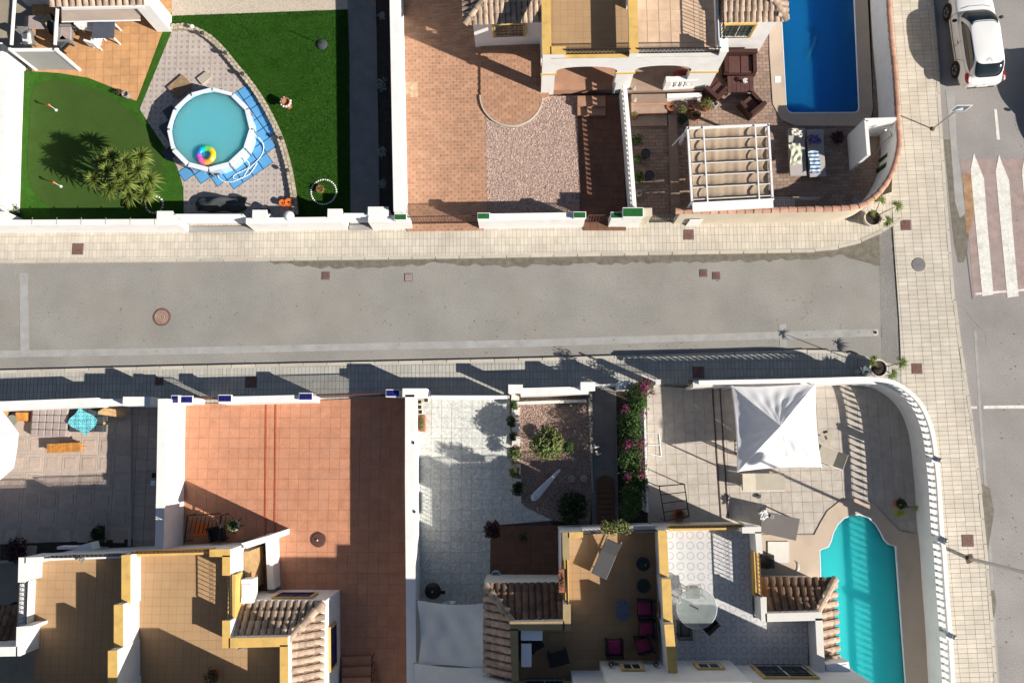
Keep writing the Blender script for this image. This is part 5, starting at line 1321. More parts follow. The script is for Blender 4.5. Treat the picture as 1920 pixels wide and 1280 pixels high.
for (u,v) in ((106,207),(115,350)):
    c=W(u,v,Z); t=thing('golf_flag','small golf pin with pennant and white cup at the '+('upper left' if v<300 else 'lower left')+' of the putting green','golf flag',c,'golf pins on the putting green')
    MB().lathe((c.x,c.y,Z+.01),[(.06,0),(.06,.02)],12).obj('cup',M['pebble'],t); MB().tube((c.x,c.y,Z),(c.x,c.y,Z+.62),.011).obj('pin',M['whitemetal'],t)
    MB().add([(c.x,c.y,Z+.62),(c.x-.02,c.y-.005,Z+.36),(c.x-.26,c.y+.03,Z+.46)],[[0,1,2]]).obj('pennant',mat('flag_red',(.6,.08,.03),.8),t); MB().ell((c.x,c.y,Z+.6),(.05,.05,.05),8,6).obj('knob',M['orange'],t)
# rubble border between patio and lawn
bor=smooth_line(P([(320,50),(345,49),(368,56),(402,78),(442,124),(482,175),(517,240),(537,300),(547,350),(553,396)],Z+.2),6)
t=thing('rubble_border','low curved rubble stone border between the rose-tiled patio and the lawn','border',(*bor[20],Z))
mb=MB(); stripobj(mb,bor,.24,Z-.02,Z+.19); mb.obj('mortar_core',M['stonejoint'],t)
for p,d in resample(bor,.21):
    for side in (-1,1):
        n=Vector((-d.y,d.x)); q=p+n*.062*side+d*(.1 if side>0 else 0); k=RND.randint(5,6); pts=[]
        for i in range(k):
            a=2*math.pi*i/k+RND.uniform(-.2,.2); x=math.cos(a)*.108*RND.uniform(.8,1.1); y=math.sin(a)*.068*RND.uniform(.85,1.15); pts.append((q.x+d.x*x+n.x*y,q.y+d.y*x+n.y*y))
        MB().prism(pts,Z+.1,Z+.2+RND.uniform(0,.02)).obj('stone',M['stone'],t)
for i,(u,v) in enumerate(((363,54),(382,66),(425,103),(457,142),(529,262),(541,322))):
    c=W(u,v,Z+.22); t=thing('path_light','small '+('white' if i==0 else 'dark')+' globe light on the rubble border, '+['at its upper left end','second from its upper end','third from its upper end','halfway up beside the lawn','near the pool hose','lowest on the border'][i],'garden light',c,'globe lights along the rubble border')
    MB().tube(c-Vector((0,0,.04)),c+Vector((0,0,.12)),.015).obj('spike',M['dark'],t); MB().ell(c+Vector((0,0,.2)),(.09,.09,.09),10,7).obj('globe',M['pebble'] if i==0 else M['darkpot'],t,smooth=True)

# ---------------------------------------------------------------- round pool and its surroundings
zc=.98; pc=W(394,242,zc); R0=1.68
t=thing('round_pool','round above-ground pool with pale rim and clear blue water','swimming pool',(pc.x,pc.y,Z))
MB().lathe((pc.x,pc.y,0),[(R0,Z),(R0+.02,.5),(R0,.93),(R0-.03,.93),(R0-.04,Z+.05),(0.01,Z+.05)],24,False).obj('pool_wall',M['lining1'],t)
MB().lathe((pc.x,pc.y,0),[(R0+.012,Z),(R0+.03,.5),(R0+.012,.93)],24,False).obj('outer_skin',M['poolwall'],t)
q=MB()
for k in range(12):
    a0,a1=2*math.pi*k/12+.02,2*math.pi*(k+1)/12-.02
    p0=(pc.x+R0*1.02*math.cos(a0),pc.y+R0*1.02*math.sin(a0)); p1=(pc.x+R0*1.02*math.cos(a1),pc.y+R0*1.02*math.sin(a1))
    s=MB(); stripobj(s,[p0,p1],.14 if math.sin(a0+.3)>-.35 and math.cos(a0)<.6 else .19,.93,.98); s.obj('rim_section',M['pale'],t)
    a=a0-.02; MB().tube((pc.x+(R0+.1)*math.cos(a),pc.y+(R0+.1)*math.sin(a),Z),(pc.x+(R0+.06)*math.cos(a),pc.y+(R0+.06)*math.sin(a),.97),.03).obj('leg',M['greymetal'],t)
mb=MB(); mb.prism([(pc.x+(R0-.045)*math.cos(a*math.pi/24),pc.y+(R0-.045)*math.sin(a*math.pi/24)) for a in range(48)],Z+.08,.82,True); mb.obj('water',M['water1'],t)
# inflatable ring
c=W(386,291,.9); t=thing('inflatable_ring','rainbow swim ring floating in the round pool','swim ring',c)
cols=[(.7,.5,.02),(.15,.6,.1),(0,.5,.6),(.02,.2,.7),(.5,.08,.5),(.8,.15,.35),(.8,.3,.05),(.8,.6,.05)]
for k in range(8):
    def f(u,v,k=k):
        a=2*math.pi*(k+u)/8; b_=2*math.pi*v; return Vector((c.x+(.29+.13*math.cos(b_))*math.cos(a),c.y+(.29+.13*math.cos(b_))*math.sin(a),.9+.12*math.sin(b_)))
    MB().grid(f,5,10).obj('coloured_panel',mat('ring_colour_%d'%k,cols[k],.3,.05,3,spec=.6),t,smooth=True)
# floor mats on two sides of the pool
gp=(pc.x,pc.y); n_=0; t=thing('foam_mats','interlocking blue foam floor mats laid in steps around the round pool','floor mats',(pc.x,pc.y,Z))
for i in range(-6,7):
    for j in range(-6,7):
        q=rot2((i*.5,j*.5),.62); d=math.hypot(*q); ang=math.degrees(math.atan2(q[1],q[0]))
        if 1.3<d<(2.4 if -50<ang<75 else 2.12) and not (112<ang<=180 or ang<-138):
            blue=-125<ang<100
            MB().box((gp[0]+q[0]+.1,gp[1]+q[1]-.06,Z+.010),(.5,.5,.008),.62).obj('mat_edge',M['matedge'],t); MB().box((gp[0]+q[0]+.1,gp[1]+q[1]-.06,Z+.012),(.455,.455,.016),.62).obj('mat',M['matblue'],t)
        elif 1.3<d<2.3 and ang>150 or 1.3<d<2.2 and ang<-150:
            MB().box((gp[0]+q[0]-.06,gp[1]+q[1],Z+.012),(.488,.488,.014),.62).obj('mat',M['slate'],t)
a=W(331,158,Z+.12); t=thing('pool_steps','small slatted wooden platform at the upper left of the round pool','platform',a)
for k in range(7):
    q=rot2((0,-.3+k*.1),.75); MB().box((a.x+q[0]+.15,a.y+q[1]-.1,Z+.1),(.85,.088,.03),.75).obj('plank',M['decking'],t)
MB().box((a.x+.15,a.y-.1,Z),(.75,.6,.1),.75).obj('frame',M['stem'],t)
mb=MB(); a=W(378,146,Z+.1); mb.box((a.x+.1,a.y,Z),(.5,.36,.1),.7); solo(mb,'pool_step_box',M['beigefab'],'pale box at the top edge of the round pool','box')
# hose
pts=[W(u,v,z) for u,v,z in ((452,294,.9),(466,305,.5),(464,316,Z+.04),(443,326,Z+.04),(437,332,Z+.04),(441,336,Z+.04),(455,333,Z+.04),(465,318,Z+.04),(480,304,Z+.04),(492,288,Z+.04),(494,272,.25),(488,262,.4),(484,258,.55))]
def sm3(pts,n=5):
    out=[]
    for i in range(len(pts)-1):
        p0,p1,p2,p3=pts[max(i-1,0)],pts[i],pts[i+1],pts[min(i+2,len(pts)-1)]
        for k in range(n):
            t_=k/n; out.append(.5*((2*p1)+(p2-p0)*t_+(2*p0-5*p1+4*p2-p3)*t_*t_+(3*p1-p0-3*p2+p3)*t_**3))
    return out+[pts[-1]]
solo(MB().path(sm3(pts),.021,6),'pool_hose',M['pale'],'white corrugated hose looping from the pool filter to the water','hose',smooth=True)
pts=[W(u,v,Z+.05) for u,v in ((405,312),(407,326),(412,336),(424,341),(438,340),(452,334),(468,326),(482,306))]
solo(MB().path(sm3(pts),.021,6),'pool_hose',M['pale'],'second white hose curving below the round pool over the blue mats','hose',smooth=True)
c=W(404,326,Z); t=thing('pool_filter','dark oval filter pump on the mats under the pool rim','pump',c); MB().ell((c.x,c.y,Z+.14),(.26,.12,.14)).obj('tank',M['darkpot'],t,smooth=True); MB().lathe((c.x+.15,c.y,Z+.2),[(.06,0),(.06,.1),(.02,.12)],10).obj('valve',M['greymetal'],t)
# grey covered heap, bin, pots against the front wall
c=W(415,384,Z); t=thing('covered_loungers','grey tarpaulin over stacked garden furniture inside the front wall','tarpaulin',c)
def f(u,v):
    x=(u-.5)*2.1; y=(v-.5)*.6; h=.5*(1-(2*v-1)**4)*(1-(2*u-1)**6)*(1+.25*math.sin(u*9)*math.cos(v*5)); return Vector((c.x+x+.05*math.sin(v*9),c.y+y+.04*math.sin(u*14),Z+max(0,h)))
MB().grid(f,22,8).obj('sheet',M['slatefab'],t,smooth=False)
MB().tube(c+Vector((-.9,.32,.02)),c+Vector((.9,.34,.02)),.02).obj('folded_leg',M['greymetal'],t)
def pot(u,v,r,h,pm,fm,label,z=Z,fr=None,n=220,ls=.09,kind='leaf',group=None,cat='potted plant',fz=None):
    c=W(u,v,z+h); c.z=z; t=thing('potted_plant',label,cat,c,group)
    MB().lathe(c,[(r*.72,0),(r*.98,h*.85),(r*1.06,h*.86),(r*1.06,h),(r*.9,h),(r*.88,h*.9),(.01,h*.9)],16,False).obj('pot',M[pm],t)
    MB().lathe(c,[(r*.88,h*.88),(.01,h*.91)],12,False).obj('soil',M['soil'],t)
    if fm:
        fr=fr or r; mb=MB(); cc=c+Vector((0,0,h+(fz or fr*.6)))
        if kind=='leaf': leaves(mb,cc,(fr,fr,fr*.8),n,ls)
        elif kind=='spike': rosette(mb,c+Vector((0,0,h)),n,fr,ls)
        mb.obj('foliage',M[fm],t)
    return t
pot(529,380,.13,.3,'orange',None,'orange glazed jug beside the red pot under the globe lamp',cat='jug')
pot(541,379,.16,.26,'orange',None,'red and orange glazed pot at the foot of the rubble border',cat='pot')
c=W(541,379,Z+.2); MB().lathe((c.x,c.y,Z+.2),[(.12,0),(.1,.06),(.01,.07)],12,False)
pot(497,391,.16,.35,'darkpot',None,'empty charcoal plant pot inside the front wall left of the red pot',cat='pot')
shrub(22,398,.5,.4,500,.1,M['leaf'],'small green bush in the corner by the left pillar of the garden wall')
for k,(v,r) in enumerate(((158,.28),(286,.25),(345,.2),(30,.2))):
    shrub(717,v,.35,r,160,.08,mat('silver_leaf%d'%k,(.3,.33,.3),.8,.1,4),'silvery low plant in the dark bed beside the long white wall, '+['at its upper third','below its middle','nearest the front wall','at the top edge'][k],group='silvery plants in the dark bed',name='silver_plant',cat='plant')
c=W(240,181,Z); t=thing('planter','woven grey planter at the tip of the terracotta patio','planter',c); MB().lathe((c.x,c.y,Z),[(.11,0),(.15,.3),(.12,.3),(.11,.2)],12).obj('basket',M['greyfab'],t); mb=MB(); leaves(mb,c+Vector((-.25,.1,.2)),(.25,.12,.12),120,.07); mb.obj('foliage',M['stem'],t)
# grey screen standing at the corner of the terracotta patio
a,b=W(68,131,Z),W(150,132,Z); t=thing('privacy_screen','grey privacy screen with white frame by the putting green','screen',(a+b)/2)
MB().prism([(a.x,a.y),(b.x,b.y),(b.x,b.y+.04),(a.x,a.y+.04)],Z,2.0).obj('panel',M['greyscreen'],t)
mb=MB(); 
for q,s in ((a,1),(b,1)): mb.box((q.x,q.y,Z),(.1,.1,2.0))
mb.box(((a.x+b.x)/2,(a.y+b.y)/2+.02,1.98),((b-a).length+.1,.12,.08)); mb.obj('frame',M['whitemetal'],t)
mb=MB(); p,q=W(108,84,2.0),W(105,-20,2.0); mb.box(((p.x+q.x)/2,(p.y+q.y)/2,1.95),(.1,(p-q).length,.08)); p,q=W(25,84,2.0),W(25,-20,2.0); mb.box(((p.x+q.x)/2,(p.y+q.y)/2,1.95),(.1,(p-q).length,.08)); mb.obj('cross_beam',M['whitemetal'],t)
# ---------------------------------------------------------------- furniture builders
def chair(m_frame,m_cush,label,loc,rz,w=.6,arms=True,group=None,hb=.8):
    t=thing('armchair',label,'chair',loc,group,rz)
    def B(c,s): return MB().box(c,s)
    X=lambda mb,n,m: tag_obj(mb,n,m,t)
    X(B((0,0,.3),(w,.55,.1)),'seat',m_frame)
    X(B((0,.27,.3),(w,.08,hb-.3)),'backrest',m_frame)
    if arms:
        for s in (-1,1): X(B((s*(w/2-.03),0,.3),(.07,.55,.28)),'armrest',m_frame)
    for sx in (-1,1):
        for sy in (-1,1): X(B((sx*(w/2-.04),sy*.23,0),(.05,.05,.3)),'leg',m_frame)
    if m_cush: 
        q=MB().box((0,-.02,.4),(w-.14,.48,.09)); o=X(q,'cushion',m_cush); bv=o.modifiers.new('b','BEVEL'); bv.width=.03; bv.segments=2
    return t
def tag_obj(mb,n,m,t):
    o=bpy.data.objects.new(n,mb.mesh(n,m)); COL.objects.link(o); o.parent=t; return o
def table(label,loc,rz,sx,sy,h,m,ml=None,name='table'):
    t=thing(name,label,'table',loc,None,rz)
    o=tag_obj(MB().box((0,0,h-.04),(sx,sy,.04)),'table_top',m,t); bv=o.modifiers.new('b','BEVEL'); bv.width=.01
    for i in (-1,1):
        for j in (-1,1): tag_obj(MB().box((i*(sx/2-.05),j*(sy/2-.05),0),(.05,.05,h-.04)),'leg',ml or m,t)
    return t
def lounger(label,loc,rz,L=1.9,w=.65,back=.65,tilt=.4,h=.32,mf=None,mc=None,name='sun_lounger'):
    mf,mc=mf or M['whitemetal'],mc or M['beigefab']
    t=thing(name,label,'sun lounger',loc,None,rz); y0=-L/2
    tag_obj(MB().box((0,y0+(L-back)/2,h),(w,L-back,.06)),'bed',mc,t)
    Mx=Matrix.Translation((0,y0+L-back,h+.03))@Matrix.Rotation(tilt,4,'X')@Matrix.Translation((0,back/2,0)); tag_obj(MB().obox(Mx,(w,back,.06)),'backrest',mc,t)
    mb=MB()
    for s in (-1,1): mb.tube((s*w/2,y0,h),(s*w/2,y0+L,h),.02)
    tag_obj(mb,'side_rails',mf,t)
    for s in (-1,1):
        for y in (y0+.2,y0+L-.45): tag_obj(MB().tube((s*w/2,y,0),(s*w/2,y,h),.02),'leg',mf,t)
    return t
def at(u,v,z=0): p=W(u,v,z); return p
# patio at top left
p=at(197,60,.7); table('square slate-grey garden table on the terracotta patio',(p.x,p.y,Z),0,.95,.72,.72,M['slate'],M['whitemetal'])
chair(M['whitemetal'],M['whitefab'],'white folding chair on the lower side of the slate-grey table',(*xy(at(184,80,.3)),Z),math.pi-.3,.45,False)
chair(M['whitemetal'],M['whitefab'],'white chair left of the slate-grey table under the blinds',(*xy(at(168,52,.3)),Z),1.4,.45,False)
chair(M['greymetal'],M['greyfab'],'grey cushioned chair at the lower left of the terracotta patio',(*xy(at(127,68,.4)),Z),1.6,.75)
chair(M['dark'],M['slatefab'],'dark garden chair by the white beam at upper left',(*xy(at(103,52,.4)),Z),.6,.55)
chair(M['dark'],M['slatefab'],'dark folding chair behind the grey privacy screen',(*xy(at(122,85,.3)),Z),2.4,.5,False)
chair(M['dark'],M['slatefab'],'dark chair between the grey cushioned chair and the yellow ring',(*xy(at(148,48,.3)),Z),.2,.5,False)
c=at(156,53,.5); mb=MB().lathe((c.x,c.y,.45),[(.07,0),(.1,.03),(.1,.06),(.07,.08)],14,False); t=thing('inflatable_toy','small yellow inflatable ring lying among the patio chairs','toy',(c.x,c.y,.45)); mb.obj('ring',mat('yellow_vinyl',(.75,.6,.02),.4),t,smooth=True)
c=at(205,44,.76); t=thing('towel','light blue towel on the far edge of the slate-grey table','towel',c); MB().box((c.x,c.y,.845),(.42,.1,.02)).obj('cloth',M['matblue'],t)
table('brown grey low table under the beams at the far upper left',(*xy(at(70,45,.5)),Z),0,.95,.6,.5,M['greyfab'])
chair(M['greymetal'],M['whitefab'],'white chair under the beams at the far upper left',(*xy(at(57,78,.3)),Z),.2,.5,False)
# ================================================================ PAVED COURT (plot 3)
# steps up to the tiled porch, low parapet with balusters
t=thing('porch_steps','three wide brown steps with red nosings between the balustrade and the potted plants','steps',W(1218,205,Z))
for k,(v0,v1) in enumerate(((212,236),(195,213),(177,196))):
    zt=Z+.12*(k+1); MB().prism(P([(1184,v0),(1251,v0-1),(1251,v1-1),(1184,v1)],zt),Z-.05,zt).obj('tread',M['paver'],t)
    mb=MB(); stripobj(mb,P([(1184,v1-.5),(1251,v1-1.5)],zt+.01),.045,zt-.1,zt+.012); mb.obj('nosing',M['copingtile'],t)
MB().prism(P([(1250,174),(1325,172),(1325,190),(1250,192)],1.0)[:0] or P([(1251,176),(1316,174),(1316,181),(1251,184)],.55),0,.55).obj('plinth',M['white'],t)
t=thing('porch_parapet','low white parapet with four balusters in front of the right porch arch','parapet',W(1285,165,.5))
a,b=W(1256,149,1.35),W(1308,146,1.35); mb=MB(); stripobj(mb,[xy(a),xy(b)],.22,1.27,1.35); mb.obj('handrail',M['white'],t)
mb=MB(); stripobj(mb,[(a.x,a.y+.0),(b.x,b.y)],.2,0,.62); mb.obj('low_wall',M['white'],t)
mb=MB().box((a.x-.05,a.y,0),(.22,.24,1.36)); mb.obj('end_post',M['white'],t)
bm_=baluster_mesh(.65)
for k in range(5): q=a.lerp(b,(k+.5)/5); o=inst('baluster',bm_,t,(q.x,q.y,.62)); o.scale=(1.6,1.6,1)
for (u,v,r,h,pm,fm,lab,fr,n) in (
    (1258,200,.17,.3,'terrapot',None,'empty terracotta pot at the top of the potted plant group',None,0),
    (1279,206,.17,.32,'terrapot','leaflight','yellowish pot with a round green plant beside the empty terracotta pot',.17,160),
    (1298,200,.16,.3,'terrapot','leafred','small red-leaved plant behind the glossy dark pot',.18,150),
    (1305,215,.2,.35,'terrapot','leafdark','large brown pot with a dark plant at the foot of the porch parapet',.17,110),
    (1281,222,.18,.35,'darkpot','leafdark','dark green bushy plant in a black pot on the court shade edge',.17,160),
    (1325,198,.2,.35,'terrapot','leaflight','round straw-coloured grassy plant beside the pale bucket',.28,260)):
    pot(u,v,r,h,pm,fm,lab,fr=fr,n=n,ls=.07,z=Z)
c=W(1341,196,Z+.2); t=thing('bucket','pale square bucket beside the straw-coloured plant','bucket',(c.x,c.y,Z)); MB().lathe((c.x,c.y,Z),[(.1,0),(.14,.3),(.12,.3),(.1,.05)],4).obj('pail',M['pale'],t)
for (u,v,m,lab) in ((1188,168,'pebble','small pale ornament on the top porch step by the balustrade'),(1189,190,'pebble','cream figurine on the middle porch step by the balustrade')):
    c=W(u,v,.6); t=thing('ornament',lab,'ornament',c); MB().ell((c.x,c.y,c.z+.06),(.09,.07,.1),8,6,.12).obj('body',M['beigefab'],t); MB().ell((c.x+.02,c.y+.03,c.z+.2),(.05,.05,.06),8,6).obj('top',M['beigefab'],t)
pot(1190,216,.14,.25,'terrapot','leaflight','small terracotta pot with a green plant on the lowest porch step',fr=.14,n=110,ls=.05,z=.3)
# rattan set
def rattan(label,loc,rz,w,d,cush=2):
    t=thing('rattan_seat',label,'rattan chair' if w<1.2 else 'rattan sofa',loc,None,rz)
    tag_obj(MB().box((0,0,0),(w,d,.32)),'base',M['rattan'],t); tag_obj(MB().box((0,d/2-.08,.3),(w,.16,.42)),'backrest',M['rattan'],t)
    for s in (-1,1): tag_obj(MB().box((s*(w/2-.08),-.06,.3),(.15,d-.18,.25)),'armrest',M['rattan'],t)
    for k in range(cush):
        ww=(w-.34)/cush; o=tag_obj(MB().box((-(w-.34)/2+ww*(k+.5),-.06,.32),(ww-.02,d-.22,.12)),'cushion',M['rattantop'],t); bv=o.modifiers.new('b','BEVEL'); bv.width=.03; bv.segments=2
    return t
p=W(1385,122,.35); rattan('dark brown rattan two-seat sofa against the right wing wall',(p.x,p.y,Z),0,1.35,.95,2)
p=W(1340,172,.35); rattan('brown rattan armchair at the left end of the rattan table',(p.x,p.y,Z),2.7+math.pi/2-1.9,.72,.8,1)
p=W(1408,199,.4); rattan('dark rattan armchair turned away, nearest the blue pool',(p.x,p.y,Z),-2.45,.78,.8,1)
p=W(1387,160,.45); t=table('low rattan table with white flowers between the rattan seats',(p.x,p.y,Z),.0,1.1,.72,.42,M['rattan'])
for k in range(6): tag_obj(MB().box((-.45+k*.18,0,.42),(.165,.68,.02)),'top_slat',M['rattantop'],t)
c=Vector((p.x+.15,p.y+.06,Z+.44)); t=thing('flower_vase','white bunch of flowers on the low rattan table','flowers',c); MB().lathe(c,[(.05,0),(.06,.12),(.04,.15)],10).obj('vase',M['white'],t)
for k in range(7): a=k*.9; MB().ell((c.x+.08*math.cos(a)*(k>0),c.y+.08*math.sin(a)*(k>0),c.z+.2),(.04,.04,.03),6,4).obj('flower',M['pebble'],t)
c=W(1288,138,.9); t=thing('beach_toys','red and blue inflatable stored behind the porch parapet','inflatable',(c.x,c.y,.5)); MB().ell((c.x-.2,c.y,.9),(.4,.2,.25)).obj('red_part',mat('toy_red',(.3,.05,.05),.5),t,smooth=True); MB().ell((c.x+.35,c.y,.9),(.28,.2,.25)).obj('blue_part',mat('toy_blue',(.02,.07,.3),.5),t,smooth=True)
# pergola with sagging fabric
zpg=2.1
pc_=P([(1290,240),(1441,234),(1449,372),(1298,380)],zpg); A0,A1,A2,A3=[Vector((*p,zpg)) for p in pc_]
t=thing('pergola','white metal pergola with sagging sand-coloured fabric strips over the paved court','pergola',((A0+A2)/2).xy.to_3d())
for q,nm in zip((A0,A1,A2,A3),range(4)): MB().box((q.x,q.y,Z),(.1,.1,zpg-Z)).obj('post',M['whitemetal'],t)
for a,b in ((A0,A1),(A1,A2),(A0,A3)): 
    mb=MB(); stripobj(mb,[xy(a),xy(b)],.08,zpg-.12,zpg); mb.obj('beam',M['whitemetal'],t)
mb=MB(); a,b=A3+(A0-A3)*.0,A2; off=(A3-A0).normalized(); 
mb.prism([xy(A3),xy(A2),xy(A2+off*.36),xy(A3+off*.36)],zpg-.1,zpg+.02); mb.obj('cassette',M['whitemetal'],t)
for k in range(1,7):
    f=k/6.25; a=A0.lerp(A3,f); b=A1.lerp(A2,f); mb=MB(); stripobj(mb,[xy(a),xy(b)],.024,zpg-.04,zpg-.0); mb.obj('cross_rail',M['whitemetal'],t)
for f in (.19,.83): a=A0.lerp(A1,f); b=A3.lerp(A2,f); mb=MB(); stripobj(mb,[xy(a),xy(b)],.05,zpg+.0,zpg+.05); mb.obj('long_rail',M['whitemetal'],t)
for k in range(6):
    f0,f1=k/6.25,(k+1)/6.25
    def fn(u,v,f0=f0,f1=f1):
        f=f0+(f1-f0)*v; p=A0.lerp(A3,f).lerp(A1.lerp(A2,f),.03+.94*u); sag=-.10*math.sin(math.pi*v)-.05*math.sin(math.pi*((u*3.2)%1)); return Vector((p.x,p.y,zpg-.06+sag+.012*math.sin(u*60+k)))
    MB().grid(fn,36,8).obj('fabric_strip',M['scallop'],t,smooth=True)
MB().tube(A0+Vector((-.0,0,-.3)),(A0.x-.45,A0.y-.35,1.0),.03).obj('crank_arm',M['whitemetal'],t)
# sun loungers with pads, towels
def padlounger(label,u,v,rz,h=.42,tilt=.18):
    p=W(u,v,h); t=lounger(label,(p.x,p.y,Z),rz,2.0,.66,.62,tilt,h-.16,M['greymetal'],M['padfab']); return t
padlounger('taupe padded lounger beside the pergola with a pale green towel',1494,286,.015); padlounger('taupe padded lounger with lilac and striped towels, right of its pair',1530,288,.03)
def cloth(label,u,v,z,sx,sy,rz,m,name='towel',wr=.02,cat='towel',nx=12,ny=12):
    c=W(u,v,z); t=thing(name,label,cat,c,None,rz); ph=RND.uniform(0,6)
    def f(a,b): return Vector(((a-.5)*sx+.03*math.sin(b*7+ph),(b-.5)*sy+.03*math.sin(a*6+ph),.02+wr*(math.sin(a*11+ph)*math.cos(b*9+ph)+.6*math.sin(a*5-b*17))))
    tag_obj(MB().grid(f,nx,ny),'cloth',m,t); return t
cloth('crumpled pale green printed towel on the left padded lounger',1492,289,.6,.46,.88,.05,M['floral'],wr=.03); cloth('cream pillow towel at the head of the left padded lounger',1494,249,.75,.42,.3,-.1,mat('cream_towel',(.62,.58,.48),.95,.1,8),wr=.035)
cloth('crumpled lilac towel on the right padded lounger',1526,262,.62,.5,.4,.25,M['purple'],wr=.05); cloth('blue and white striped towel on the foot of the right padded lounger',1527,304,.62,.42,.95,.03,M['towel'],wr=.012)
# shower enclosure
t=thing('outdoor_shower','white outdoor shower enclosure in the corner of the paved court','shower',W(1640,280,Z))
zs=2.05; w_=P([(1622,222),(1680,220),(1680,226),(1633,231),(1637,285),(1602,314),(1598,309),(1625,282)],zs)
MB().prism(P([(1621,222),(1681,220),(1681,225),(1624,228)],zs),0,zs).obj('wall',M['white'],t)
a,b=W(1624,226,zs),W(1629,291,zs); mb=MB(); stripobj(mb,[xy(a),xy(b)],.14,0,zs); mb.obj('wall',M['white'],t)
a,b=W(1672,246,1.3),W(1655,268,.9); mb=MB(); mb.tube(W(1659,243,1.7),W(1668,238,1.9),.02); mb.path([W(1668,240,1.8),W(1672,254,1.4),W(1655,268,.8),W(1640,290,.5)],.02); mb.obj('shower_pipe',M['greymetal'],t)
MB().lathe(W(1659,242,1.68),[(.09,0),(.09,.02),(.02,.06)],12).obj('shower_head',M['greymetal'],t)
MB().prism(P([(1632,252),(1645,252),(1645,285),(1632,285)],Z+.04),Z,Z+.04).obj('tray',M['paver'],t)
c=W(1572,257,.3); t=thing('agave','dark spiky succulent in the shade right of the loungers','succulent',(c.x,c.y,Z)); mb=MB(); rosette(mb,(c.x,c.y,.25),60,.42,.06,.3); mb.obj('foliage',M['leafred'],t); MB().lathe((c.x,c.y,Z),[(.15,0),(.2,.2),(.15,.2)],12).obj('pot',M['darkpot'],t)
c=W(1656,306,.6); t=thing('cactus','tall rounded green cactus between the shower and the curved wall','cactus',(c.x,c.y,Z)); MB().tube((c.x,c.y-.2,Z),(c.x,c.y-.2,1.0),.14,10,.12).obj('column',M['leafdark'],t,smooth=True); MB().tube((c.x+.2,c.y+.05,Z),(c.x+.2,c.y+.05,1.3),.13,10,.1).obj('column',M['leaf'],t,smooth=True); MB().tube((c.x+.1,c.y+.25,Z),(c.x+.1,c.y+.25,.9),.1,10,.09).obj('column',M['leafdark'],t,smooth=True)
c=W(1607,377,.5); t=thing('tub','round grey tub against the curved court wall','tub',(c.x,c.y,Z)); MB().lathe((c.x,c.y,Z),[(.13,0),(.17,.35),(.17,.4),(.14,.4),(.12,.34),(.01,.34)],16,False).obj('tub_body',M['greymetal'],t)
a,b=W(1452,371,.6),W(1491,388,.6); t=thing('wire_rack','white wire drying rack on the court behind the pergola','rack',((a+b)/2).xy.to_3d()); 
for i in range(2):
    mb=MB(); x0=a.x+(b.x-a.x)*i/2; x1=a.x+(b.x-a.x)*(i+1)/2-.03
    for k in range(7): x=x0+(x1-x0)*k/6; mb.tube((x,a.y,.6),(x,b.y,.6),.008,4)
    for k in range(5): y=a.y+(b.y-a.y)*k/4; mb.tube((x0,y,.6),(x1,y,.6),.008,4)
    mb.obj('wire_panel',M['whitemetal'],t)
mb=MB()
for x in (a.x,b.x): 
    for y in (a.y,b.y): mb.tube((x,y,Z),(x,y,.6),.012,4)
mb.obj('leg',M['whitemetal'],t)
mb=MB(); p,q=W(1487,369,.9),W(1540,370,.9); mb.prism([xy(p),xy(q),(q.x-.4,q.y-.12),(p.x,p.y-.08)],.85,.9); mb.tube((p.x,p.y,Z),(p.x,p.y,.86),.02); mb.tube((q.x,q.y,Z),(q.x,q.y,.86),.02); solo(mb,'wall_shelf',M['beigefab'],'narrow pale shelf along the cream court wall','shelf')
for (u,v,m,r,lab) in ((1195,262,'leaf',.28,'green bushy plant by the balustrade, uppermost of three'),(1196,298,'leaflight',.2,'yellow green plant by the balustrade, middle one of three'),(1197,332,'leaf',.26,'fern-like green plant by the balustrade, lowest of three')):
    shrub(u+1,v,.5,r,320,.08,M[m],lab,name='court_plant',cat='plant',group='plants along the balustrade of the paved court')
for (u,v,lab) in ((1211,287,'round dark blue pot beside the middle balustrade plant'),(1218,328,'round dark blue pot beside the fern-like balustrade plant')): pot(u,v,.19,.4,'darkpot',None,lab,cat='pot')
pot(1198,362,.13,.45,'beigefab','stem','cream bowl on a stem near the gate pillar',fr=.1,n=40,ls=.05)
t=thing('court_step','long low step running down the left side of the pergola','step',W(1262,320,Z)); mb=MB(); stripobj(mb,P([(1261,215),(1268,400)],Z+.16),.36,Z-.02,Z+.16); mb.obj('tread',M['paver'],t)
# potted palms on the two street corners
def palmpot(u,v,r,label,fronds,pm='whitepot',h=.5,base=ZS):
    c=W(u,v,base+h); c.z=base; t=thing('potted_palm',label,'potted palm',c)
    MB().lathe(c,[(r*.7,0),(r,h*.8),(r*1.08,h*.84),(r*1.08,h),(r*.92,h),(r*.9,h*.88)],22,False).obj('pot',M[pm],t,smooth=False)
    MB().lathe(c,[(r*.9,h*.86),(.01,h*.9)],14,False).obj('soil',M['soil'],t)
    mb=MB(); fo=MB()
    for (uu,vv,zz,L) in fronds:
        e=W(uu,vv,zz); m_=c.lerp(e,.5)+Vector((0,0,h*.6)); s=c+Vector((0,0,h*.85)); mb.tube(s,m_,.022,5,.018); mb.tube(m_,e,.018,5,.012)
        d=(e-m_).normalized()
        for k in range(26):
            a=(k/25-.5)*4.4; q=Matrix.Rotation(a,3,'Z')@Vector((d.x,d.y,0)).normalized(); blade(fo,e,(q.x,q.y,RND.uniform(-.1,.35)),L*RND.uniform(.8,1.1)*(1-.25*abs(k/25-.5)),.035,.35)
    mb.obj('stem',M['stem'],t); fo.obj('fronds',M['palm'],t)
    return t
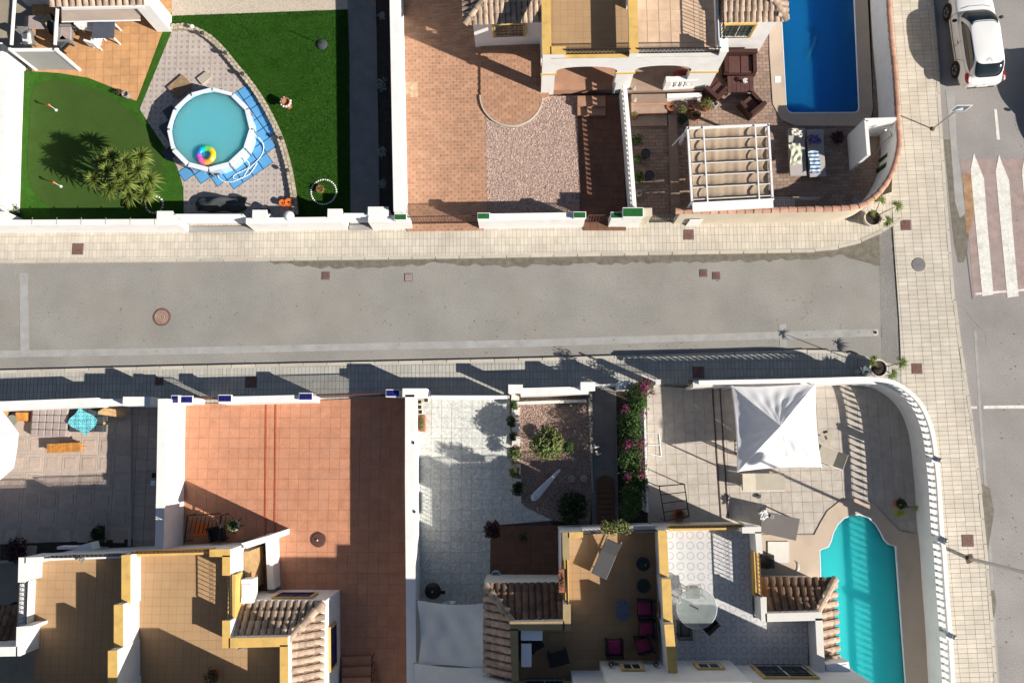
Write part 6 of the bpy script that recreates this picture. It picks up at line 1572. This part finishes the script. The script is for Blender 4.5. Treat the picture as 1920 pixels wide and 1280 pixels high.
palmpot(1637,408,.33,'white pot with a leaning fan palm on the upper street corner',[(1650,376,1.0,.36),(1682,386,1.1,.36),(1664,414,.8,.34),(1640,400,1.0,.2)])
mb=MB(); 
for k in range(7): c=W(1634+RND.uniform(-6,6),411+RND.uniform(-4,4),.62); 
palmpot(1648,690,.34,'white pot with a leaning fan palm on the lower street corner',[(1690,680,1.3,.36),(1673,701,1.0,.32),(1640,676,1.9,.3),(1612,660,1.6,.05)][:3],h=.5)
c=W(1619,697,.75); t=thing('agave','blue-grey agave in a grey pot beside the palm pot on the lower street corner','succulent',(c.x,c.y,ZS)); mb=MB(); rosette(mb,(c.x,c.y,.8),34,.32,.06,.15); mb.obj('foliage',mat('agave_leaf',(.16,.22,.22),.7,.15,5,rnd=.2),t); MB().lathe((c.x,c.y,ZS),[(.14,0),(.2,.6),(.16,.6)],12).obj('pot',M['greyscreen'],t)

# ================================================================ PLOT 4
p=W(92,793,.6); 
def daybed(label,u,v,z,sx,sy,rz,m,tuft):
    c=W(u,v,z); t=thing('lounge_sofa',label,'sofa',(c.x,c.y,Z+.1),None,rz); h=z-Z-.1
    o=tag_obj(MB().box((0,0,0),(sx,sy,h-.12)),'base',m,t)
    nx,ny=tuft
    for i in range(nx):
        for j in range(ny):
            a,b=sx/nx,sy/ny; q=tag_obj(MB().box((-sx/2+a*(i+.5),-sy/2+b*(j+.5),h-.12),(a-.004,b-.004,.12)),'cushion_panel',m,t); bv=q.modifiers.new('b','BEVEL'); bv.width=.045; bv.segments=3
    return t
daybed('tufted taupe lounge sofa against the front wall of the grey tiled plot',92,791,.6,1.45,1.15,-.02,M['greyfab'],(5,4)); daybed('slate-grey tufted lounge sofa under the aqua blanket',162,787,.55,1.4,.95,.0,M['slatefab'],(4,3))
cloth('aqua blanket with white diamond print thrown over the slate-grey sofa',156,790,.72,.95,.78,-.62,M['aqua'],'blanket',.02,'blanket',16,12)
p=W(122,839,.5); t=thing('bench','narrow orange slatted wooden bench in front of the taupe sofa','bench',(p.x,p.y,Z+.1),None,.05)
for k in range(12): tag_obj(MB().box((-.62+k*.113,0,.34),(.105,.36,.03)),'slat',M['wood'],t)
for s in (-1,1): tag_obj(MB().box((s*.55,0,0),(.05,.3,.34)),'leg',M['wood'],t)
tag_obj(MB().tube((.62,.05,.36),(.9,.0,.3),.02),'handle',M['wood'],t)
p=W(26,788,.5); t=thing('side_table','round grey-green side table beside the white parasol','table',(p.x,p.y,Z+.1)); MB().lathe((p.x,p.y,Z+.1),[(.03,0),(.03,.38),(.22,.38),(.22,.41)],20).obj('top',mat('sage_metal',(.22,.22,.17),.6,.1),t); 
p=W(42,781,.5); t=thing('wooden_crate','small orange wooden crate between the side table and the taupe sofa','crate',(p.x,p.y,Z+.1))
for k in range(4): MB().box((p.x-.15+k*.1,p.y,Z+.1),(.09,.34,.4)).obj('slat',M['wood'],t)
p=W(9,777,.5); t=thing('wooden_stool','pale wooden stool in the corner behind the parasol','stool',(p.x,p.y,Z+.1)); MB().box((p.x,p.y,Z+.45),(.4,.34,.04)).obj('seat',M['palewood'],t); MB().box((p.x,p.y,Z+.1),(.3,.25,.35)).obj('frame',M['stem'],t)
# white parasol (half in frame)
c=W(-50,838,2.4); t=thing('parasol','large white parasol at the left edge over the grey tiled plot','parasol',(c.x,c.y,Z+.1))
n=8; R_=1.75; mb=[]
for k in range(n):
    a0,a1=2*math.pi*k/n+.32,2*math.pi*(k+1)/n+.32
    def f(u,v,a0=a0,a1=a1):
        p0=Vector((math.cos(a0),math.sin(a0),0))*R_*v; p1=Vector((math.cos(a1),math.sin(a1),0))*R_*v; q=p0.lerp(p1,u); return Vector((c.x+q.x,c.y+q.y,2.75-.42*v-.05*math.sin(math.pi*u)*v))
    MB().grid(f,6,8).obj('canopy_panel',M['whitefab'],t,smooth=True)
MB().tube((c.x,c.y,Z),(c.x,c.y,2.8),.035).obj('pole',M['whitemetal'],t)
p=W(212,773,.8); t=thing('folded_chairs','stack of folded pale wooden slat panels leaning by the front wall','folded furniture',(p.x,p.y,Z+.1))
for k in range(4): 
    Mx=Matrix.Translation((p.x-.05*k,p.y-.04*k+.06,.55+.03*k))@Matrix.Rotation(-.15,4,'Z')@Matrix.Rotation(.35,4,'Y'); MB().obox(Mx,(.95,.14,.03)).obj('panel',M['palewood'],t)
p=W(201,800,.2); t=thing('lantern','small lantern on the pale tiles beside the slate sofa','lantern',(p.x,p.y,Z+.1)); MB().box((p.x,p.y+.15,Z+.1),(.12,.12,.25)).obj('case',M['dark'],t); MB().lathe((p.x,p.y+.15,Z+.35),[(.09,0),(.02,.08)],4).obj('cap',M['palewood'],t)
shrub(186,1002,.7,.36,900,.09,M['leafdark'],'dark round shrub in front of the lower left house, nearer the white party wall'); shrub(32,1032,.7,.5,900,.1,M['leafred'],'dark spreading shrub at the left end of the house front')
slab('planting_bed',[(0,1020),(246,1010),(246,1040),(0,1050)],Z+.11,M['soil'])
p=W(288,905,.4); t=thing('garden_tap','white and dark garden tap box on the shaded path','tap',(p.x,p.y,Z)); MB().box((p.x,p.y,Z),(.16,.2,.35)).obj('box',M['whitemetal'],t); MB().box((p.x,p.y+.3,Z),(.14,.2,.3)).obj('cover',M['dark'],t)
mb=MB(); mb.prism(P([(2,1140),(26,1128),(40,1128),(38,1140)],2.0),1.95,2.0); solo(mb,'awning',M['leafdark'],'small dark green awning at the far lower left','awning')
e0=W(-20,1205,2.9); e1=W(34,1140,2.9)
tiled_roof(hB,W(-30,1140,2.4),W(36,1140,2.4),W(-30,1212,3.1),W(30,1212,3.1),TI2,pitch=.26)
# TV aerial-like figure on terrace A railing
p=W(150,1050,3.5); t=thing('railing_ornament','silvery metal ornament hanging on the railing of the left ochre terrace','ornament',p); MB().path([p,p+Vector((.12,.12,.3)),p+Vector((.3,.1,.3)),p+Vector((.1,-.1,.1)),p+Vector((.3,.2,.45))],.025,5).obj('figure',M['greymetal'],t)
# ================================================================ PLOT 5
p=W(378,992,.6); 
t=thing('garden_swing','black metal garden bench frame with orange cushion at the foot of the red patio','bench',(p.x,p.y,Z))
mb=MB(); 
fr=[W(352,966,1.1),W(346,1016,1.0),W(410,1016,1.0),W(414,966,1.1)]
for a in fr: mb.tube(a,(a.x,a.y,Z),.025)
mb.path([fr[0],fr[1]],.03); mb.path([fr[3],fr[2]],.03); mb.path([W(352,966,1.15),W(415,962,1.15)],.02)
mb.obj('frame',M['dark'],t); mb=MB()
for k in range(9): q=fr[1].lerp(fr[2],k/8); q2=fr[0].lerp(fr[3],k/8); mb.tube((q.x,q.y+.3,.5),(q2.x,q2.y-.1,.5),.012,4)
mb.obj('seat_bars',M['dark'],t); a=W(376,992,.5); MB().box((a.x,a.y,.42),(.6,.5,.06)).obj('cushion',M['orange'],t)
pot(437,985,.22,.45,'whitepot','leaf','terracotta-rimmed pot with a pale aloe beside the black bench',fr=.42,n=26,ls=.07,kind='spike')
chair(M['dark'],None,'black chair between the black bench and the aloe pot',(*xy(W(410,1000,.4)),Z),.2,.6)
p=W(597,1012,.25); t=thing('fire_pit_cover','round dark red lid lying on the shaded red patio','lid',(p.x,p.y,Z)); MB().lathe((p.x,p.y,Z),[(.29,0),(.29,.06),(.26,.08),(.01,.1)],24,False).obj('lid_disc',M['rust'],t); MB().ell((p.x-.05,p.y,Z+.12),(.05,.05,.03)).obj('handle',M['greymetal'],t)
def aircon(u,v,z,sx,sy,h,rz,label,base=None):
    p=W(u,v,z); t=thing('air_conditioner',label,'air conditioner',(p.x,p.y,z-h),None,rz)
    tag_obj(MB().box((0,0,0),(sx,sy,h)),'case',M['whitemetal'],t); fan=tag_obj(MB().obox(Matrix.Translation((0,-sy/2-.005,h/2)),(sx*.55,.02,h*.75)),'fan_grille',M['greymetal'],t)
    tag_obj(MB().box((0,0,h),(sx*.8,sy*.6,.02)),'top_panel',M['pale'],t)
    for s in (-1,1): tag_obj(MB().box((s*sx*.35,0,-.08),(.06,sy*1.1,.08)),'foot',M['greymetal'],t)
    return t
aircon(463,1108,2.9,.42,.85,.62,.03,'white air conditioner on the porch roof beside the ochre terrace')
aircon(1572,1254,3.9,.8,.42,.6,.12,'white air conditioner on the roof edge over the teal pool')
t=thing('patio_steps','shaded brick-red steps at the bottom of the red patio','steps',W(670,1255,Z))
for k in range(3): MB().prism(P([(641,1231+k*20),(697,1229+k*20),(697,1500),(641,1500)],Z+.16*(k+1)),Z-.02,Z+.16*(k+1)).obj('tread',M['red_tile'],t)
mb=MB(); a=W(697,1232,1.1); 
for k in range(6): mb.tube((a.x,a.y-.3*k,.4),(a.x,a.y-.3*k,1.1),.015)
mb.tube(a,(a.x,a.y-1.8,1.1),.02); solo(mb,'handrail',M['dark'],'short black handrail beside the shaded red steps','handrail')
pot(400,1265,.2,.3,'terrapot','leafdark','potted plant standing on the shaded part of the second ochre terrace',z=ZF,fr=.28,n=140,ls=.08)
# ================================================================ PLOT 6
for k,(u,v) in enumerate(((787,753),(787,763),(788,772),(799,750))):
    c=W(u,v,.7); t=thing('wall_planter','small square planter '+['topmost in the column','second in the column','third in the column','right of the column'][k]+' by the white party wall','planter',(c.x,c.y,.4),'square planters by the party wall')
    MB().box((c.x,c.y,.4),(.19,.19,.3)).obj('box',M['whitepot'],t); MB().box((c.x,c.y,.7),(.14,.14,.01)).obj('soil',M['soil'],t); leaves(MB(),(c.x,c.y,.74),(.06,.06,.05),30,.04).obj('foliage',M['leafdark'],t)
c=W(790,793,.6); t=thing('trough_planter','long planter with ochre and green plants by the white party wall','planter',(c.x,c.y,Z)); MB().box((c.x,c.y,Z),(.24,.65,.4)).obj('trough',M['terrapot'],t); leaves(MB(),(c.x,c.y,.62),(.1,.3,.08),240,.06).obj('foliage',M['leaflight'],t)
for (u,v,z,r,n,ls,m,lab) in ((964,760,.55,.2,260,.08,'leaf','small round green shrub just inside the flower bed wall'),(960,791,.5,.24,260,.08,'leafdark','dark rosette plant second in the row along the gravel bed'),
    (962,819,.5,.18,180,.07,'leafdark','small dark plant third in the row along the gravel bed'),(968,849,.7,.31,560,.09,'leaflight','olive-coloured bush halfway down the row along the gravel bed'),
    (965,884,.6,.24,380,.08,'leaflight','yellowish small bush below the olive-coloured bush'),(972,916,.6,.28,420,.09,'leafdark','dark trailing shrub at the lower end of the row along the gravel bed')):
    shrub(u,v,z,r,n,ls,M[m],lab)
shrub(1028,832,1.5,.62,1900,.13,M['leaflight'],'large olive-green tree-like shrub in the middle of the gravel bed',name='small_tree',cat='tree',clumps=7,rz=.5)
shrub(1066,838,1.1,.27,260,.11,M['leaf'],'smaller green shrub touching the right side of the tree-like shrub')
mb=MB()
for k in range(8):
    c=W(970+k*.5,745+k*27,.35); mb.box((c.x-.08,c.y,Z),(.32,.42,.16),RND.uniform(-.15,.15))
solo(mb,'edging_rocks',M['offwhite'],'broken line of pale blocks between the white tiles and the gravel bed','rocks')
t=thing('garden_ornament','long white cloth-wrapped figure lying on the shaded gravel','ornament',W(1025,905,Z))
a,b=W(1004,930,.35),W(1050,880,.45); d=(b-a)
def f(u,v):
    p=a+d*u; r=.16*(1-u*.75)*(1+.18*math.sin(v*18.8)); an=2*math.pi*v; n=Vector((-d.y,d.x,0)).normalized(); return p+n*r*math.cos(an)+Vector((0,0,r*math.sin(an)*.6))
MB().grid(f,12,14).obj('wrap',M['whitefab'],t,smooth=True); MB().ell(a+Vector((-.05,-.05,0)),(.16,.14,.1),8,5,.15).obj('end_bundle',M['whitefab'],t)
for (u,v,lab) in ((1072,897,'left one of two flat stepping stones in the shaded gravel'),(1095,897,'right one of two flat stepping stones in the shaded gravel')):
    c=W(u,v,Z); solo(MB().lathe((c.x,c.y,Z),[(.15,0),(.16,.05),(.12,.06)],9),'stepping_stone',M['stone'],lab,'stepping stone','stepping stones in the gravel')
for (u,v,lab) in ((1117,838,'white bird-shaped ornament on the grey path, upper one'),(1121,851,'white bird-shaped ornament on the grey path, lower one')):
    c=W(u,v,Z); t=thing('bird_ornament',lab,'ornament',c); MB().ell((c.x,c.y,Z+.08),(.1,.05,.05)).obj('body',M['pebble'],t,smooth=True); MB().ell((c.x+.1,c.y+.02,Z+.13),(.04,.03,.03),8,5).obj('head',M['pebble'],t); MB().add([(c.x,c.y,Z+.12),(c.x-.05,c.y+.15,Z+.14),(c.x-.12,c.y+.1,Z+.12)],[[0,1,2]]).obj('wing',M['pebble'],t)
shrub(1075,950,.7,.62,1800,.12,M['leafdark'],'broad dark shrub filling the shaded bottom corner of the gravel bed',clumps=8)
# arched door mat / steps of the path
t=thing('garden_steps','dark brown arched wooden steps at the shaded end of the grey path','steps',W(1135,930,Z))
arch=[(1120,985),(1118,910)]+[(1135-17*math.cos(math.radians(a)),905-14*math.sin(math.radians(a))) for a in range(15,170,20)]+[(1152,910),(1153,985)]
MB().prism(P(arch,Z+.06),Z-.02,Z+.06).obj('base',M['brown'],t)
for k in range(7): MB().prism(P([(1120,915+k*10),(1152,915+k*10),(1152,923+k*10),(1120,923+k*10)],Z+.1),Z+.05,Z+.1).obj('plank',M['brown'],t)
# bougainvillea hedge
t=thing('bougainvillea_hedge','long bougainvillea hedge with magenta bracts climbing the plot boundary','hedge',W(1185,840,Z))
fo,st_,br_=MB(),MB(),MB()
for k in range(44):
    f=k/43; u=1186+RND.uniform(-17,17)+(12 if f<.06 else 0); v=722+f*238; z=RND.uniform(1.0,1.9)
    c=W(u,v,z); leaves(fo,c,(.38,.38,.3),230,.085,.3)
for k in range(19):
    f=RND.choice((RND.uniform(0,.1),RND.uniform(.25,.8),RND.uniform(.2,.8))); 
    u=(1211+RND.uniform(-14,12)) if f<.12 else (1205+RND.uniform(-3,5) if RND.random()<.6 else 1180+RND.uniform(-10,15)); c=W(u,716+f*235,2.0)
    leaves(br_,c,(.2,.24,.16),60,.06,.2)
for k in range(12): c=W(1188,728+k*20,.2); stems(st_,(c.x,c.y,Z),c+Vector((0,0,1)),(.4,.4,.5),3,.025)
fo.obj('foliage',M['leaf'],t); br_.obj('bracts',M['bract'],t); st_.obj('stem',M['stem'],t)
mb=MB(); a,b=W(1209,760,1.4),W(1214,960,1.4); stripobj(mb,[xy(a),xy(b)],.09,0,1.4); solo(mb,'party_wall',M['white'],'thin white wall behind the bougainvillea beside the mottled terrace','wall')
shrub(925,993,.8,.36,1000,.09,M['leafred'],'plum-coloured shrub at the corner of the brown porch'); shrub(982,1008,.4,.2,160,.07,M['leafdark'],'small dark plant on the brown porch floor')
c=W(930,1078,.4); t=thing('bucket','pale galvanised basin standing at the edge of the brown porch','basin',(c.x,c.y,Z+.05)); MB().lathe((c.x,c.y,Z+.05),[(.13,0),(.2,.22),(.2,.25),(.17,.25),(.13,.05),(.01,.05)],18,False).obj('basin',M['pale'],t)
c=W(812,1107,.7); t=thing('kettle_barbecue','round black kettle barbecue in the shade above the sail','barbecue',(c.x,c.y,Z)); MB().ell((c.x,c.y,.75),(.32,.32,.22),16,8).obj('bowl',M['dark'],t,smooth=True)
for k in range(3): a=k*2.1; MB().tube((c.x,c.y,.65),(c.x+.3*math.cos(a),c.y+.3*math.sin(a),Z),.015).obj('leg',M['greymetal'],t)
MB().box((c.x+.38,c.y-.05,.72),(.2,.12,.03)).obj('side_shelf',M['dark'],t); MB().ell((c.x,c.y,.98),(.04,.04,.03),8,5).obj('handle',M['greymetal'],t)
cloth('crumpled white sheets heaped beside the shade sail',842,1137,.7,.7,.4,.2,M['whitefab'],'sheets',.09,'sheets')
# shade sails
def sailf(name,label,c4,dip,edge):
    A,B,C,D=[W(*q) for q in c4]; t=thing(name,label,'shade sail',(A+C)/2)
    def f(u,v):
        p=A.lerp(B,u).lerp(D.lerp(C,u),v); pu=4*u*(1-u); pv=4*v*(1-v); cen=(A+B+C+D)/4
        q=p+(cen-p)*(edge*(pu*(1-pv)*(abs(v-.5)*2)**4+pv*(1-pu)*(abs(u-.5)*2)**4))
        q.z+=-dip*pu*pv+.05*math.sin((u*1.3+v*.5)*14)*pv*(1-u)*.6+.02*math.sin((u*2-v)*9)*pu*pv; return q
    MB().grid(f,32,32).obj('fabric',M['sail'],t,smooth=True)
    ed=MB().path([f(k/20,0) for k in range(21)],.012,4).path([f(1-k/20,1) for k in range(0)],.012,4); ed.obj('hem',M['whitefab'],t); MB().path([f(k/20,1) for k in range(21)],.012,4).obj('hem',M['whitefab'],t)
    for q in (A,B,C,D): MB().ell(q,(.04,.04,.03),6,4).obj('corner_ring',M['greymetal'],t)
    return t
sailf('shade_sail','pale grey square shade sail between the white wall and the clay roof',((782,1125,1.8),(911,1131,2.5),(911,1256,2.5),(784,1247,1.8)),.15,.09)
sailf('shade_sail','second pale shade sail cut off by the bottom edge of the picture',((777,1243,1.9),(918,1252,2.6),(925,1400,2.6),(777,1395,1.9)),.15,.05)
# terrace C
p=W(1154,990,4.0); t=thing('railing_planter','terracotta trough with a jade plant hanging on the terrace railing','planter',p); MB().box((p.x,p.y,3.6),(1.0,.22,.2)).obj('trough',M['terrapot'],t)
mb=MB(); 
for k in range(5): leaves(mb,(p.x-.4+k*.2,p.y+RND.uniform(-.05,.1),3.95+RND.uniform(0,.2)),(.22,.28,.2),110,.085,.3)
mb.obj('foliage',M['leaflight'],t); stems(MB(),(p.x,p.y,3.75),p+Vector((0,0,.05)),(.5,.25,.2),10,.012).obj('stem',M['stem'],t)
p=W(1054.5,1089,4.0); t=thing('railing_planter','narrow red-rimmed planter hanging outside the left railing of the terrace','planter',p); MB().box((p.x,p.y,3.75),(.24,.8,.22)).obj('box',M['terrapot'],t); leaves(MB(),(p.x,p.y,4.0),(.07,.32,.06),90,.06).obj('foliage',M['stem'],t)
p=W(1138,1045,3.5); lounger('grey sling reclining chair on the sunny part of the ochre terrace',(p.x,p.y,ZF),-.42,1.45,.55,.55,.6,.38,M['greymetal'],mat('grey_sling',(.08,.08,.08),.8,.05,5),'reclining_chair')
for (u,v,lab) in ((1206,1057,'dark blue round pot in the shade of the terrace parapet, upper one'),(1207,1098,'dark blue round pot in the shade of the terrace parapet, lower one')): pot(u,v,.24,.4,'darkpot','leafdark',lab,z=ZF,fr=.14,n=60,ls=.06)
p=W(1168,1144,3.5); t=thing('coffee_table','oval blue-grey slatted table in the middle of the shaded ochre terrace','table',(p.x,p.y,ZF))
for k in range(7):
    x=-.21+k*.07; L=.8*math.sqrt(1-(x/.27)**2); MB().box((p.x+x,p.y,ZF+.4),(.06,L,.03)).obj('slat',mat('bluegrey_plastic%d'%k,(.1,.13,.18),.6),t)
for i in (-1,1):
    for j in (-1,1): MB().box((p.x+i*.14,p.y+j*.22,ZF),(.04,.04,.4)).obj('leg',M['slate'],t)
for k,(u,v,rz,lab) in enumerate(((1210,1140,-1.57,'black armchair with berry cushion, uppermost along the terrace parapet'),(1213,1178,-1.57,'black armchair with berry cushion, middle one along the terrace parapet'),(1207,1208,-1.3,'black armchair with berry cushion, lowest along the terrace parapet'),(1152,1214,3.14,'black armchair with berry cushion with its back to the white wall'))):
    p=W(u,v,3.5); chair(M['dark'],M['pink'],lab,(p.x,p.y,ZF),rz,.62,group='black armchairs with berry cushions on the ochre terrace')
p=W(1047,1235,3.6); table('black low table standing askew on the shaded ochre terrace',(p.x,p.y,ZF),.25,.72,.5,.5,M['dark'])
for (u,v,sx,sy,lab) in ((997,1191,.72,.3,'white sideboard under the corner of the clay roof'),(987,1228,.32,.75,'white cabinet standing along the tan parapet')):
    p=W(u,v,3.9); t=thing('cabinet',lab,'cabinet',(p.x,p.y,ZF)); MB().box((p.x,p.y,ZF),(sx,sy,.8)).obj('body',M['offwhite'],t); MB().box((p.x,p.y,ZF+.8),(sx+.04,sy+.04,.03)).obj('top',M['whitemetal'],t)
p=W(1002,1207,3.6); chair(M['dark'],None,'black chair beside the white sideboard on the terrace',(p.x,p.y,ZF),.6,.5)
# terrace D
p=W(1307,1140,3.8); t=thing('glass_table','round frosted glass table on the motif-tiled terrace','table',(p.x,p.y,ZF)); MB().lathe((p.x,p.y,ZF+.72),[(.70,0),(.71,.01),(.70,.02),(.01,.021)],40,False).obj('top',M['glassy'],t); MB().lathe((p.x,p.y,ZF+.70),[(.70,0),(.72,.015),(.70,.03)],40,False).obj('rim',M['whitemetal'],t)
MB().tube((p.x,p.y,ZF),(p.x,p.y,ZF+.9),.025).obj('parasol_tube',M['dark'],t)
for k in range(4): a=k*math.pi/2+.6; MB().tube((p.x+.5*math.cos(a),p.y+.5*math.sin(a),ZF),(p.x+.45*math.cos(a),p.y+.45*math.sin(a),ZF+.72),.02).obj('leg',M['whitemetal'],t)
q=W(1300,1105,3.6); mb=MB(); mb.path([Vector((q.x-.27,q.y-.3,ZF)),Vector((q.x-.27,q.y-.1,ZF+.65)),Vector((q.x-.18,q.y+.2,ZF+.85)),Vector((q.x+.2,q.y+.22,ZF+.85)),Vector((q.x+.3,q.y-.1,ZF+.65)),Vector((q.x+.3,q.y-.3,ZF))],.014,5)
t=thing('garden_chair','white tubular garden chair pushed under the top of the round glass table','chair',(q.x,q.y,ZF)); mb.obj('frame',M['greymetal'],t); MB().box((q.x,q.y-.1,ZF+.42),(.5,.45,.03)).obj('seat',M['beigefab'],t)
p=W(1283,1179,3.45); chair(M['slatefab'],M['slatefab'],'dark square armchair at the lower left of the round glass table',(p.x,p.y,ZF),math.pi,.5)
p=W(1325,1165,3.45); chair(M['dark'],M['slatefab'],'dark chair mostly hidden under the lower right of the round glass table',(p.x,p.y,ZF),-2.4,.55)
# ================================================================ PLOT 7
cs=[W(1373,724,1.85),W(1529,719,1.85),W(1541,876,1.85),W(1384,884,1.85)]; pk=W(1464,798,2.75)
t=thing('gazebo','white fabric gazebo with four-sided peaked roof on the mottled terrace','gazebo',((cs[0]+cs[2])/2).xy.to_3d())
for k in range(4):
    A,B=cs[k],cs[(k+1)%4]
    def f(u,v,A=A,B=B,k=k):
        e=A.lerp(B,u); c_=(cs[0]+cs[2])/2; e=e+(c_-e)*.045*4*u*(1-u); e.z=1.85
        s=v**1.0; p=e.lerp(pk,s); p.z=1.85+.9*(s**1.12)-.10*4*u*(1-u)*math.sin(math.pi*min(1,v*1.1))
        p.z+=.03*math.sin(u*34+k+3*v)*math.sin(v*3.1)*(1-v)+.02*math.sin((u+v)*17+k*2)*(1-v)*v*2; return p
    MB().grid(f,28,24).obj('roof_panel',M['whitefab'],t,smooth=True)
    def g(u,v,f=f): p=f(u,0); p.z-=.2*v; return p
    MB().grid(g,16,1).obj('valance',M['whitefab'],t)
    MB().tube((cs[k].x,cs[k].y,Z),(cs[k].x,cs[k].y,1.85),.03).obj('post',M['whitemetal'],t)
p=W(1428,903,.4); lounger('beige sling lounger in the sun below the white gazebo',(p.x,p.y,Z),math.pi/2,1.75,.66,.6,.35,.32)
p=W(1560,857,.5); lounger('beige folding lounger half hidden under the right corner of the gazebo',(p.x,p.y,Z),-.9-math.pi/2+.5,1.1,.62,.4,.5,.32)
p=W(1548,818,.5); t=thing('side_table','small round cream table with a phone and glasses right of the gazebo','table',(p.x,p.y,Z)); MB().lathe((p.x,p.y,Z),[(.14,0),(.03,.03),(.03,.38),(.24,.38),(.24,.42)],20).obj('table_body',M['beigefab'],t); MB().box((p.x-.02,p.y+.18,Z+.42),(.16,.09,.02),.3).obj('phone',M['dark'],t); MB().box((p.x,p.y-.05,Z+.42),(.06,.14,.02),.3).obj('item',M['stem'],t)
c=W(1422,930,Z); t=thing('glass_ornament','small blue-green glass ornament on the tiles below the beige lounger','ornament',c); MB().ell((c.x,c.y,Z+.06),(.13,.09,.06),8,5,.2).obj('bowl',M['greenglass'],t)
def ladderrack(label,q,h,m='dark',nr=3,name='metal_frame'):
    a,b,c_,d=[W(u,v,h) for u,v in q]; t=thing(name,label,'frame',((a+c_)/2).xy.to_3d()); mb=MB()
    for p in (a,b,c_,d): mb.tube(p,(p.x,p.y,Z),.022,6)
    mb.path([a,b,c_,d,a],.022,6); mb.obj('frame',M[m],t); mb=MB()
    for k in range(1,nr+1): mb.tube(a.lerp(d,k/(nr+1)),b.lerp(c_,k/(nr+1)),.018,6)
    mb.obj('rungs',M[m],t); return t
ladderrack('black metal bench frame casting ladder shadows at the lower left of the mottled terrace',[(1236,911),(1283,907),(1292,968),(1247,976)],1.3)
c=W(1275,966,1.0); t=thing('potted_plant','round brick-red pot beside the black metal frame','pot',(c.x,c.y,Z)); MB().lathe((c.x,c.y,Z),[(.12,0),(.24,.35),(.27,.6),(.22,.75),(.16,.75),(.14,.6)],18).obj('pot',M['terrapot'],t,smooth=True); leaves(MB(),(c.x,c.y+.1,1.0),(.12,.12,.1),60,.06).obj('foliage',M['leafdark'],t)
mb=MB(); a,b=W(1224,895,1.0),W(1258,908,.9)
q=[W(1236,812,Z+.03),W(1240,855,Z+.03)]; mb=MB().tube(q[0],q[1],.02); mb.tube(q[0],q[0]+Vector((-.5,0,0)),.015); mb.tube(q[1],q[1]+Vector((-.5,0.1,0)),.015); mb.tube(q[0].lerp(q[1],.5),q[0].lerp(q[1],.5)+Vector((-.5,0,0)),.015); solo(mb,'towel_rail',M['whitemetal'],'thin white rack lying beside the bougainvillea wall','rack')
ladderrack('brown folding airer half under the gazebo, its thin shadow on the tiles',[(1378,826),(1392,826),(1392,850),(1378,850)],.95,'rust',2,'clothes_airer')
p=W(1462,985,.9); table('large grey table at the top of the pool terrace beside the house',(p.x,p.y,Z),-.22,1.45,.85,.74,mat('grey_resin',(.15,.135,.13),.7,.06,4),M['greymetal'])
cloth('crumpled white cloth on the large grey table',1432,965,.98,.32,.32,.4,M['whitefab'],'napkin',.05,'cloth',10,10)
c=W(1447,968,.92); t=thing('glass','small clear glass on the large grey table','glass',c); MB().lathe((c.x,c.y,.9),[(.05,0),(.06,.12),(.05,.12),(.04,.02)],12).obj('tumbler',M['pale'],t)
mb=MB().prism(P([(1440,1015),(1479,1015),(1479,1054),(1440,1054)],Z+.09),Z,Z+.09); solo(mb,'pump_hatch',M['offwhite'],'square pale hatch cover between the house and the teal pool','hatch')
c=W(1436,1052,.8); t=thing('barbecue','dark covered barbecue in the corner by the house wing','barbecue',(c.x,c.y,Z)); MB().box((c.x,c.y,Z),(.6,.5,.75)).obj('cabinet',M['dark'],t); MB().ell((c.x,c.y,.95),(.32,.28,.18),12,6).obj('hood',M['dark'],t,smooth=True)
pts=[W(u,v,Z+.08) for u,v in ((1452,1055),(1475,1062),(1490,1070),(1497,1068),(1497,1056),(1493,1052))]; solo(MB().path(sm3(pts),.016,5),'garden_hose',M['greymetal'],'thin grey hose end lying on the coping by the house wing','hose')
pot(1689,944,.2,.4,'terrapot','leafdark','round pot with dark plant against the curved balustrade',fr=.22,n=160,ls=.08)
c=W(1692,952,.6); t=thing('fan_palm','yellow-green fan palm leaf hanging out of the pot by the curved balustrade','palm',(c.x,c.y,Z)); fo=MB(); e=W(1687,958,.65)
for k in range(22): a=-math.pi/2+(k/21-.5)*3.6; blade(fo,e,(math.cos(a),math.sin(a),.15),.28*RND.uniform(.85,1.1),.04,.3)
for k in range(14): a=-.35+(k/13-.5)*1.2; blade(fo,W(1712,950,.8),(math.cos(a),math.sin(a),.15),.24,.03,.3)
fo.obj('fronds',mat('lime_frond',(.3,.34,.03),.7,.15,4,rnd=.2),t); MB().tube((c.x,c.y,.5),e,.015).tube((c.x,c.y,.5),W(1712,950,.8),.015).obj('stem',M['stem'],t)
# pale patch and litter on the drive
sheet('worn_patch',[(750,155),(783,154),(784,182),(768,183),(768,178),(751,177)],Z+.016,mat('worn_tile',(.48,.34,.22),.9,.3,8))
